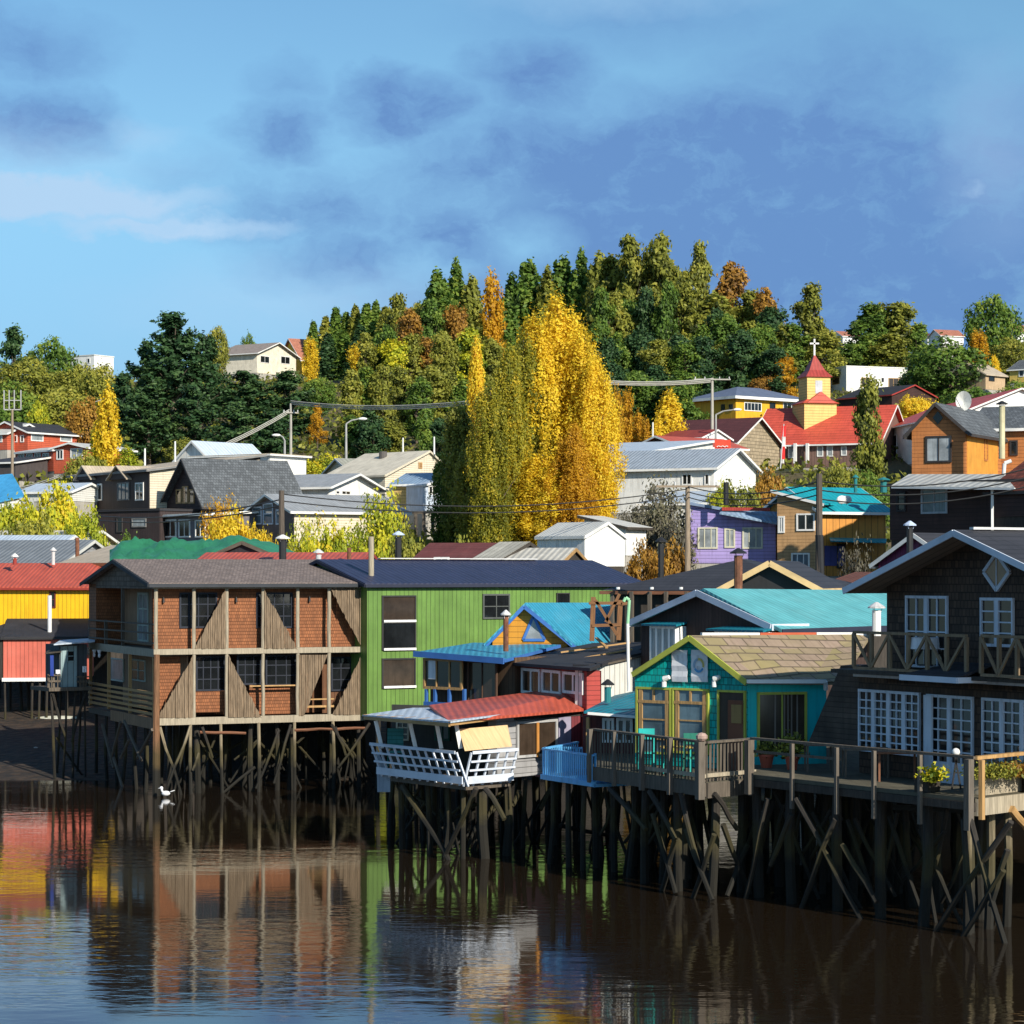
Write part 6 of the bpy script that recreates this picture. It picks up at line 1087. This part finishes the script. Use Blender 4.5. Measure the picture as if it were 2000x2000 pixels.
def crown(kind, seed, n, leaf):          # a crown on a 10 m tall tree of 1 m half-width, scaled per tree
    global rng; rng = np.random.default_rng(seed); C = []; T = []; SG = []
    if kind == 'poplar':
        tips = [(0, 0, 1.0)]+[(rng.uniform(-.6, .6), rng.uniform(-.6, .6), rng.uniform(.82, .99)) for _ in range(10)]
        for i in range(760):
            t = rng.uniform(.03, 1); cx, cy, tt = tips[rng.integers(len(tips))]
            if t > tt: t = rng.uniform(.05, tt)
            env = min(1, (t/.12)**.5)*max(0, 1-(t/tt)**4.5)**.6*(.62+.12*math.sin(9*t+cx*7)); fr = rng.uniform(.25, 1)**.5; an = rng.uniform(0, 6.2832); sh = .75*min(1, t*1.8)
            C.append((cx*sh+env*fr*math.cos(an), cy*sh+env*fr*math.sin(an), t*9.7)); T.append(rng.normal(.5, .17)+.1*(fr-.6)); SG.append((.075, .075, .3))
    elif kind == 'cyp':
        tips = [(0, 0, 1.0)]+[(rng.uniform(-.55, .55), rng.uniform(-.55, .55), rng.uniform(.78, .97)) for _ in range(5)]
        for i in range(420):
            t = rng.uniform(.08, 1); cx, cy, tt = tips[rng.integers(len(tips))]
            if t > tt: t = rng.uniform(.1, tt)
            env = max(0, 1-(t/tt)**3)**.7*.62; fr = rng.uniform(.4, 1)**.5; an = rng.uniform(0, 6.2832); sh = .75
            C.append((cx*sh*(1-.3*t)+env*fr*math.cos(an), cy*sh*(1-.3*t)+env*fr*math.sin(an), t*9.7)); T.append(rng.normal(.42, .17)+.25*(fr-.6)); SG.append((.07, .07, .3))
    elif kind == 'euc':
        nl = rng.integers(15, 20); lobes = []; lean = rng.uniform(-.25, .25)
        for i in range(nl):
            t = (i+.5)/nl*.82+.16+rng.uniform(-.05, .05); w = .64*(1-max(0, t-.6)*1.1)*rng.uniform(.8, 1.1); an = rng.uniform(0, 6.28); q = rng.uniform(.35, 1)
            lobes.append((lean*t+w*math.cos(an)*q, w*math.sin(an)*q, t*9.3, rng.uniform(.26, .5)*(1.15-.4*t), rng.uniform(.55, 1.05)))
        lobes.append((lean, 0, 9.2, .24, .75)); lobes.append((lean+.12, .1, 8.2, .34, .8)); lobes.append((lean-.18, -.1, 7.4, .36, .8))
        for x, y, z, rx, rz in lobes:
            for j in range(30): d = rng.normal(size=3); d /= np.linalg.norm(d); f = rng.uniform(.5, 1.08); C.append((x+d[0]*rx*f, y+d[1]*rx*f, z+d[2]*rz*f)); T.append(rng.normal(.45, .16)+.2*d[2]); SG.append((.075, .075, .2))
    elif kind == 'broad':
        for i in range(420):
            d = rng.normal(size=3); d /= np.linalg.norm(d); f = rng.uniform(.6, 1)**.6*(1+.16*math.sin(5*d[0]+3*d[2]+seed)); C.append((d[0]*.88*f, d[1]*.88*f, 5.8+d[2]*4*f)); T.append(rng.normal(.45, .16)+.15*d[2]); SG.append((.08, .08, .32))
    elif kind == 'fir':
        for i in range(30):
            t = .06+.92*i/30; w = (1-t)**.8*.95+.05; nb = 9
            for b in range(nb):
                an = b/nb*6.28+i*1.7+rng.uniform(-.3, .3); L_ = w*rng.uniform(.7, 1.15)
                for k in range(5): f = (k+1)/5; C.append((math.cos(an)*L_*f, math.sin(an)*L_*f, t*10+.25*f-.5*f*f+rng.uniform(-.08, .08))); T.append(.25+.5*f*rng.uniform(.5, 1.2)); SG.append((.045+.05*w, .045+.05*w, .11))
    elif kind == 'pine':                 # broad dark conifer with up-curved tufted boughs
        for i in range(58):
            t = rng.uniform(.12, .97); w = (1-t)**.62*1.0+.06; an = rng.uniform(0, 6.28); L_ = w*rng.uniform(.65, 1.1)
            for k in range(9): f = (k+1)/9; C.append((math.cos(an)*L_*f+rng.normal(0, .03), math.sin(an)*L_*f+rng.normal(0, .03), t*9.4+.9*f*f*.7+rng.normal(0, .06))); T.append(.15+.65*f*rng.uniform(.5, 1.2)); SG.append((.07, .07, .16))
    elif kind == 'bush':
        for i in range(260):
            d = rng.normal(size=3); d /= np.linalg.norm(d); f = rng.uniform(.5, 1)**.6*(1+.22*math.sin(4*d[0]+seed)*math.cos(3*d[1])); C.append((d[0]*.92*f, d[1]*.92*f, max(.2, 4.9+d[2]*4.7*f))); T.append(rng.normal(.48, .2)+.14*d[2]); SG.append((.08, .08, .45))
    elif kind == 'sparse':
        for i in range(120):
            d = rng.normal(size=3); d /= np.linalg.norm(d); f = rng.uniform(.3, 1); C.append((d[0]*f, d[1]*f, 5.6+d[2]*4.3*f)); T.append(rng.normal(.5, .2)); SG.append((.13, .13, .5))
    C = np.array(C); T = np.array(T); SG = np.array(SG); idx = rng.integers(len(C), size=n); d = rng.normal(size=(n, 3)); pts = C[idx]+d*SG[idx]
    out = d*np.array([1, 1, .5]); ctr = np.stack([pts[:, 0], pts[:, 1], (pts[:, 2]-5)*.12], 1); out = out/(np.linalg.norm(out, axis=1, keepdims=True)+1e-9)*.8+ctr/(np.linalg.norm(ctr, axis=1, keepdims=True)+1e-9)
    return pts, T[idx]+rng.normal(0, .06, n), out, C
PROTO = {}
def proto(kind, seed, n, leaf, W_, H_):      # leaf shapes keep their proportions: built at real size
    key = (kind, seed, n)
    if key in PROTO: return PROTO[key]
    pts, tint, out, C = crown(kind, seed, n, leaf); sc = np.array([W_, W_, H_/10]); v, tt = leaves(pts*sc, leaf, tint, out)
    me = mesh_leaves(kind+'_crown', v, tt); me.materials.append(LM['green']); m = MB()
    H0 = H_*(.97 if kind in ('fir', 'pine', 'poplar', 'cyp') else .8); m.cyl((0, 0, -1.5), (0, 0, H0*.5), H_*.014+.06, H_*.009+.04, 8, bend=.08); m.cyl((0, 0, H0*.5), (0, 0, H0), H_*.009+.04, .03, 7, bend=.05)
    ids = rng.integers(len(C), size=26)
    for i in ids: c = C[i]*sc; z0 = max(H_*.12, c[2]*.62); m.cyl((0, 0, z0), tuple(c), H_*.005+.03, .02, 5, caps=False)
    t = m.build('trunk', bark); tm = t.data; bpy.data.objects.remove(t); PROTO[key] = (me, tm, W_, H_); return PROTO[key]
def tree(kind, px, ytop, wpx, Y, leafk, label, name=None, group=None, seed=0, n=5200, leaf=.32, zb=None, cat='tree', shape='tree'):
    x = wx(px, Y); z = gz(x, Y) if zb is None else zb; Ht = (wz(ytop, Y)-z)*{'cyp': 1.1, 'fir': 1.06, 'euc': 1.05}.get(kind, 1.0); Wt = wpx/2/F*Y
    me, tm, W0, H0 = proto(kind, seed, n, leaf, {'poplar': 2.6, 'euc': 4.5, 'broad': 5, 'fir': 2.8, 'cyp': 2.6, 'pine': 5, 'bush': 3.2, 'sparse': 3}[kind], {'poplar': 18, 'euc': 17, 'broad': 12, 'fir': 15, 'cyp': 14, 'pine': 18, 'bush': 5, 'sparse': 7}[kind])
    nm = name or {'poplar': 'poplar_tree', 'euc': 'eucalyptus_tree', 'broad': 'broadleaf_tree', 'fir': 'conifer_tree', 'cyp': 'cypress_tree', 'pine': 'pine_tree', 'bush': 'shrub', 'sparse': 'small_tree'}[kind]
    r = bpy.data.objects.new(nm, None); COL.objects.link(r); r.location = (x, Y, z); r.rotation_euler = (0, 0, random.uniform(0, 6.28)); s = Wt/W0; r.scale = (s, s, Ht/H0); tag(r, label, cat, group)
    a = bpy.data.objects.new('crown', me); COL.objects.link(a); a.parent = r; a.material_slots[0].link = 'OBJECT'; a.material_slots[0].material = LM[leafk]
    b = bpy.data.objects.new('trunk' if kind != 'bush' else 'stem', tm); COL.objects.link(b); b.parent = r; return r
big = dict(n=50000, leaf=.105)
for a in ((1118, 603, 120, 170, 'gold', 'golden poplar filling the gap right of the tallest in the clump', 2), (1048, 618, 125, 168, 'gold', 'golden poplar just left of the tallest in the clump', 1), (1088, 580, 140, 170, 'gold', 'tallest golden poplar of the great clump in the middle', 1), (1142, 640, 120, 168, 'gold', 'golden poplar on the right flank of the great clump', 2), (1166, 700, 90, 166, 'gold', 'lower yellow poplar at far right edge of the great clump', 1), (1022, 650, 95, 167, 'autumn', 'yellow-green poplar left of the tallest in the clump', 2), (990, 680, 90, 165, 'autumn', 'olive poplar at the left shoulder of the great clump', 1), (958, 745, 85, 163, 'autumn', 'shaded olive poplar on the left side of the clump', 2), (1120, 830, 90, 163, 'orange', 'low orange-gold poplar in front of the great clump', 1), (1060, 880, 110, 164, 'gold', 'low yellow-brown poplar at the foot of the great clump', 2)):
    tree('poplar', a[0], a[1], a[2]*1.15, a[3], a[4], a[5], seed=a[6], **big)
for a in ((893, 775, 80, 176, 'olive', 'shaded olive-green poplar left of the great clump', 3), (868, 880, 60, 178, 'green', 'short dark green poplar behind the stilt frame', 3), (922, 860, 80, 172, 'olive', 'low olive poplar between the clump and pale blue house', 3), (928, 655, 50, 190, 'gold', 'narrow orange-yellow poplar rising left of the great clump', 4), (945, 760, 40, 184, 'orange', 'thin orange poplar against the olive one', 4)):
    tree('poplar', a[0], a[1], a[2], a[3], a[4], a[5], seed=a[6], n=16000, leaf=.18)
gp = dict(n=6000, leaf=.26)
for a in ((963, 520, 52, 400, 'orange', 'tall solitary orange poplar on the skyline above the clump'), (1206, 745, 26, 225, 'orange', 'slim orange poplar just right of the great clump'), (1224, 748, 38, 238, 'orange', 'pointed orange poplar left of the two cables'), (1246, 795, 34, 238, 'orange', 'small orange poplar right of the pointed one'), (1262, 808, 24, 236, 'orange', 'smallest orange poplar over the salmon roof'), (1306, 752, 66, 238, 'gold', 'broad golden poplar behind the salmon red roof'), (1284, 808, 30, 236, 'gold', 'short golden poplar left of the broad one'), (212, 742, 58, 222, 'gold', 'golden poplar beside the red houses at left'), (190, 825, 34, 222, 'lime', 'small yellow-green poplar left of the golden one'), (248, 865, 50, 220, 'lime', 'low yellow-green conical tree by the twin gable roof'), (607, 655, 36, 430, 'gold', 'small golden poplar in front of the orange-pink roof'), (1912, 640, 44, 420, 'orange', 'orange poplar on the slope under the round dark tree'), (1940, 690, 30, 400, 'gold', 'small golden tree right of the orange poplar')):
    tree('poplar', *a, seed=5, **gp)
G_ = 'eucalyptus trees of the dark wood on the ridge'
ORD = ['leftmost', 'second from the left', 'third from the left', 'fourth from the left', 'fifth from the left', 'sixth from the left', 'seventh from the left', 'eighth from the left', 'ninth from the left', 'tenth from the left', 'eleventh from the left', 'twelfth from the left', 'thirteenth from the left', 'fourteenth from the left', 'fifteenth from the left']
def woods(kind, spec, leafk, label, group, seeds=(11, 12, 13), **k):
    order = sorted(range(len(spec)), key=lambda i: spec[i][0])
    for i, (px, yt, w, Y) in enumerate(spec):
        rk = order.index(i); w_ = ORD[rk] if rk < len(spec)-1 or len(spec) < 2 else 'rightmost'
        tree(kind, px, yt, w, Y, leafk if isinstance(leafk, str) else leafk[i % len(leafk)], label+', '+w_, group=group, seed=seeds[i % len(seeds)], **k)
woods('euc', [(1235, 476, 105, 420), (1300, 472, 115, 418), (1268, 515, 120, 425), (1335, 545, 90, 430), (1190, 510, 115, 425)], 'olive', 'tall eucalyptus in the highest skyline group', 'tallest skyline eucalyptus', n=9000)
woods('euc', [(1367, 488, 80, 430), (1415, 524, 120, 428), (1390, 580, 130, 420), (1462, 578, 100, 425), (1505, 572, 90, 420), (1530, 640, 90, 400)], ('olive', 'rust', 'olive'), 'loose brownish eucalyptus right of the highest group', 'thinner brown-green skyline eucalyptus', n=6500)
woods('euc', [(1580, 566, 96, 430), (1700, 598, 125, 440), (1745, 596, 120, 442), (1790, 640, 90, 440)], ('olive', 'green'), 'grey-green eucalyptus on the skyline behind the church', 'skyline eucalyptus behind the church', n=7500)
woods('euc', [(1550, 640, 110, 400), (1605, 650, 110, 400), (1655, 675, 100, 415), (1690, 660, 120, 418), (1740, 655, 130, 415), (1800, 690, 110, 400)], ('green', 'olive', 'green'), 'broad eucalyptus in the lower row above the flat white building', 'lower eucalyptus above the white building', n=6500)
woods('cyp', [(852, 548, 80, 440), (890, 532, 84, 440), (922, 560, 70, 438), (1000, 556, 84, 450), (1035, 530, 90, 450), (1070, 545, 84, 446), (1100, 524, 90, 450), (1135, 515, 84, 446), (1172, 520, 84, 442)], ('green', 'green', 'olive'), 'flame-shaped green cypress in the even middle skyline row', 'cypresses along the middle skyline', seeds=(21, 22), n=8000)
woods('cyp', [(866, 600, 90, 415), (905, 620, 90, 410), (985, 600, 90, 420), (940, 640, 80, 400)], ('green', 'olive'), 'green cypress in the second row below the middle skyline', 'second row of cypresses', seeds=(21, 22), n=8000)
woods('fir', [(612, 632, 56, 470), (636, 622, 64, 470), (656, 606, 67, 470), (676, 614, 62, 470), (694, 602, 67, 468), (716, 598, 72, 465), (734, 594, 64, 465), (752, 604, 72, 460)], ('green', 'olive', 'green'), 'slim pointed conifer on the skyline right of crest house', 'slim skyline conifers by the crest house', seeds=(21, 22), n=5200)
woods('fir', [(640, 655, 70, 450), (672, 650, 70, 450), (705, 640, 80, 445), (740, 650, 80, 440)], ('dark', 'green'), 'dark conifer in the second row below the slim conifers', 'second row of conifers', seeds=(21, 22), n=5200)
def row(x0, x1, n, y, jit, w, Y): return [(int(x0+(x1-x0)*i/(n-1)+random.uniform(-9, 9)), int(y(x0+(x1-x0)*i/(n-1)) if callable(y) else y)+int(random.uniform(-jit, jit)), int(w*random.uniform(.85, 1.2)), Y+random.uniform(-8, 8)) for i in range(n)]
woods('euc', row(770, 900, 6, 600, 16, 78, 398), ('olive', 'rust', 'olive', 'green'), 'tall yellowish-brown tree on top of the left wood', 'top trees of the wood left of the poplars', n=8000)
woods('euc', row(715, 950, 9, 655, 18, 84, 352), ('olive', 'green', 'lime', 'olive', 'rust'), 'slender olive tree in upper row of the left wood', 'upper row of the wood left of the poplars', n=8000)
woods('euc', row(690, 900, 8, 735, 20, 90, 290), ('olive', 'green', 'olive'), 'slender olive tree in the row behind the pale cables', 'lower row of the wood left of the poplars', n=8000)
woods('euc', row(690, 860, 5, 815, 16, 80, 254), ('green', 'dark', 'olive'), 'dark olive tree low behind the cream gable house', 'lowest trees of the wood left of the poplars', n=7000)
woods('euc', row(1170, 1520, 12, lambda x: 575 if x < 1330 else 625, 22, 84, 402), ('green', 'olive', 'green', 'dark'), 'slender eucalyptus in the upper row of right wood', 'upper row of the dark wood', n=8000)
woods('euc', row(1185, 1510, 11, 665, 20, 92, 348), ('dark', 'green', 'dark', 'olive'), 'dark slender tree in the middle row of right wood', 'middle row of the dark wood', n=8000)
woods('euc', row(1185, 1345, 6, 735, 18, 100, 290), ('dark', 'dark', 'green'), 'near-black tree in the lower row behind golden poplars', 'lower row of the dark wood', n=8000)
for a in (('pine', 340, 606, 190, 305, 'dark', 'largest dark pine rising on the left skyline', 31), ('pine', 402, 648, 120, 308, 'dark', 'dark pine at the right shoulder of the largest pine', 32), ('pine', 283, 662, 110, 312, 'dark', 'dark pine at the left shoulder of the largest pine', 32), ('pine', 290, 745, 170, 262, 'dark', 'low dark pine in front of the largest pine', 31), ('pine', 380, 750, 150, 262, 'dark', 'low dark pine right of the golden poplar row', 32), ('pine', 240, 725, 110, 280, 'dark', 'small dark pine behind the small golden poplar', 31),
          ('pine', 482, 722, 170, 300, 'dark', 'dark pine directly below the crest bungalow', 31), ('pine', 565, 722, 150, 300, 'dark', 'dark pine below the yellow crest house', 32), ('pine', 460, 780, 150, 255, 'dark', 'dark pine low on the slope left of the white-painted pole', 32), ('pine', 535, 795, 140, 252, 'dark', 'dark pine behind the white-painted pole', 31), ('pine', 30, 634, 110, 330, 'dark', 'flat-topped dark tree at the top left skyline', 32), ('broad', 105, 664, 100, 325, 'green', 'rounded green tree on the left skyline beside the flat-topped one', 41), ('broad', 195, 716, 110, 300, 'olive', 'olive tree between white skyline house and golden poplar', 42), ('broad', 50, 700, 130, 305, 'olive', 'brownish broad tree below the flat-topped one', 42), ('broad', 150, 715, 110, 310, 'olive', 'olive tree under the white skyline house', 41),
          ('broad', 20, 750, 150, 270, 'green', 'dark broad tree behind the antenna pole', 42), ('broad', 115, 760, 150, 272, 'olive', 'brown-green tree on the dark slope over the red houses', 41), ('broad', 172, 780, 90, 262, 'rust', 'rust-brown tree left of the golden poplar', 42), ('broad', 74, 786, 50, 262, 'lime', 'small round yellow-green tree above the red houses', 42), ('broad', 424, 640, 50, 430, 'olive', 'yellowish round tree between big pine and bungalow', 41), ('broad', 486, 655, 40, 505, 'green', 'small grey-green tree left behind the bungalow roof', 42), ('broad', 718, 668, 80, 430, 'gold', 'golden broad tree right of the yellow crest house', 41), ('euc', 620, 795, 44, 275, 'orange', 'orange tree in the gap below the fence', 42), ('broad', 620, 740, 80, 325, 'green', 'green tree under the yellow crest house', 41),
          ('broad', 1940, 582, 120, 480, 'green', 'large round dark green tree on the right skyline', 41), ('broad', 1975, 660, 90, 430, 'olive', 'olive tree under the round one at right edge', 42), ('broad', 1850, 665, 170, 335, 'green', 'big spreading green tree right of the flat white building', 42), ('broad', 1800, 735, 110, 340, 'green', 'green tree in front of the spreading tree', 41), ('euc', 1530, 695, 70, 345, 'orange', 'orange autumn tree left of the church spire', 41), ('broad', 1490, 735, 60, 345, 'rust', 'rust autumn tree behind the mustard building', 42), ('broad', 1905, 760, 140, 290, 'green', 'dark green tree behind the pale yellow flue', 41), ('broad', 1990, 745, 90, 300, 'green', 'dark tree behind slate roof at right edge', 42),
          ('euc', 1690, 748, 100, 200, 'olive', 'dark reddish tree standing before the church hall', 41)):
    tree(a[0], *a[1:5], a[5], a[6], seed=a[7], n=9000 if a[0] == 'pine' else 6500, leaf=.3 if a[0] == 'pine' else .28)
# shrubs among the houses
sh = [('bush', 30, 965, 130, 158, 'lime', 'yellow-green shrub at left edge below the blue tarpaulin'), ('bush', 110, 955, 150, 157, 'lime', 'large yellow-green shrub left of the twin gable house'), ('bush', 165, 1000, 110, 152, 'lime', 'green shrub by the dark lower house'), ('bush', 60, 1000, 140, 152, 'olive', 'olive shrub above the pale left roofs'),
      ('sparse', 432, 965, 75, 160, 'orange', 'orange shrub left of arched-window gable'), ('bush', 450, 1000, 110, 150, 'gold', 'golden shrub above the green tarpaulin'), ('bush', 510, 1020, 70, 148, 'gold', 'small golden shrub left of the dark utility pole'), ('sparse', 605, 1000, 90, 146, 'lime', 'loose yellow-green tree right of the dark utility pole'), ('bush', 640, 1030, 120, 142, 'lime', 'wide yellow-green shrub above the low red roof'), ('sparse', 745, 945, 110, 150, 'lime', 'tall thin yellow-green tree before the cream side wall'), ('sparse', 700, 1010, 100, 143, 'lime', 'thin yellow-green tree left of the maroon roof'), ('bush', 790, 1035, 100, 143, 'olive', 'olive shrub behind the maroon roof'), ('bush', 735, 1050, 90, 138, 'lime', 'low yellow-green shrub left of the maroon roof'),
      ('sparse', 1290, 930, 130, 158, 'grey', 'grey bare lichened tree before the white building'), ('sparse', 1240, 985, 90, 156, 'grey', 'low bare grey tree by the small white hut'), ('sparse', 1320, 1000, 90, 152, 'grey', 'bare dark tree left of the forked pole'), ('bush', 1255, 1066, 90, 143, 'rust', 'rusty shrub in front of the small white hut'), ('bush', 1310, 1062, 90, 142, 'rust', 'orange-brown shrub left of the forked pole'), ('bush', 1440, 935, 120, 168, 'olive', 'autumn shrub bank behind lilac roof'), ('bush', 1500, 925, 100, 175, 'rust', 'reddish shrub under the flag'), ('bush', 1400, 950, 60, 166, 'lime', 'small yellow shrub beside the white gable wall'),
      ('sparse', 1672, 1050, 80, 126, 'grey', 'bare twiggy tree against the yellow lower wall'), ('bush', 1690, 925, 110, 190, 'green', 'green bank shrub below the dark reddish tree'), ('bush', 1640, 905, 90, 200, 'olive', 'low shrub before the church windows'), ('bush', 1790, 770, 90, 300, 'gold', 'low golden shrub behind the church hall roof'), ('bush', 560, 900, 120, 235, 'olive', 'olive shrub behind the tall white block'), ('bush', 640, 890, 110, 230, 'lime', 'yellow-olive shrub on the bank by the curved lamp'), ('bush', 250, 1040, 90, 150, 'green', 'low green shrub below the dark lower house'), ('bush', 900, 1060, 90, 140, 'olive', 'dark shrub behind the pale plank roof'), ('bush', 380, 860, 130, 250, 'olive', 'olive bank shrub behind the slate A-frame'), ('bush', 170, 880, 110, 215, 'olive', 'shrub bank right of the red corner house')]
for i, a in enumerate(sh): tree(*a, seed=51+i % 3, n=9500 if a[0] == 'bush' else 5200, leaf=.14 if a[4] < 200 else .2)
# plants in pots
def tuft(label, p, w, h, n, leafk, name='potted_plant', lf=.06):
    pts = rng.normal(size=(n, 3))*np.array([w*.45, w*.3, h*.3])+np.array([0, 0, h*.5]); pts[:, 2] = np.abs(pts[:, 2]); v, t = leaves(pts, lf, rng.uniform(0, 1, n)); me = mesh_leaves(name, v, t); me.materials.append(LM[leafk]); o = bpy.data.objects.new(name, me); COL.objects.link(o); o.location = p; return tag(o, label, 'plant')
def onz(px, Y, z): p = P(px, 1500, Y); p.z = z; return p
for i, (px, w, k, lb) in enumerate(((1940, .8, 'olive', 'olive plant at the left end of the pale planter box'), (1975, .9, 'rust', 'rust red heather in the middle of the pale planter box'), (2005, .8, 'green', 'green plant at right end of the pale planter box'))): tuft(lb, onz(px, 57.9+i*.5, zk+.4), w*.8, .3, 1400, k, lf=.04)
tuft('spiky green plants in the small dark trough', onz(1822, 58.5, zk+.28), .3, .3, 400, 'lime'); tuft('leafy plant in the terracotta pot by the turquoise side wall', onz(1497, 66.3, zk+.3), .3, .35, 300, 'olive'); tuft('tall leafy plant in the reddish pot beside the deck post', onz(1547, 65.6, zk+.3), .32, .6, 500, 'olive')
# ground cover on the slope
def scrub():
    n = 90000; Y = rng.uniform(142, 500, n); px = rng.uniform(-60, 2060, n); x = (px-1000)/F*Y; k = np.sin(x*.5)*np.cos(Y*.23)+np.sin(x*.17+Y*.31); keep = k > -.5; x, Y, px = x[keep], Y[keep], px[keep]; bare = (np.abs(px-670) < 45) & (Y > 395) & (Y < 470); x, Y = x[~bare], Y[~bare]
    z = np.array([gz(a, b) for a, b in zip(x, Y)])+rng.uniform(0, 1.1, len(x))**2; v, t = leaves(np.stack([x, Y, z], 1), .34, rng.uniform(0, 1, len(x))*.7); me = mesh_leaves('ground_cover', v, t); me.materials.append(LM['olive']); o = bpy.data.objects.new('ground_cover', me); COL.objects.link(o); tag(o, 'low olive brush covering the slope between houses', 'ground cover', None, 'stuff')
scrub()
for i, (px, py, r_) in enumerate(((18, 1437, .16), (41, 1449, .14), (70, 1462, .12))):
    Y = F*H/(py-HZ)*.9; 
    for _ in range(40):
        Y += .3
        if (wz(py, Y)) <= gz(wx(px, Y), Y): break
    m = MB(); m.ell(P(px, py, Y), r_, r_*.8, r_*.7, 8, 5); tag(m.build('stone', conc), ('pale stone on the mud, highest of three under the salmon shed', 'pale stone on the mud, middle of three under the salmon shed', 'pale stone on the mud, lowest of three nearest the water')[i], 'stone')
# ------------------------------------------------------------------ render
S.render.engine = 'CYCLES'
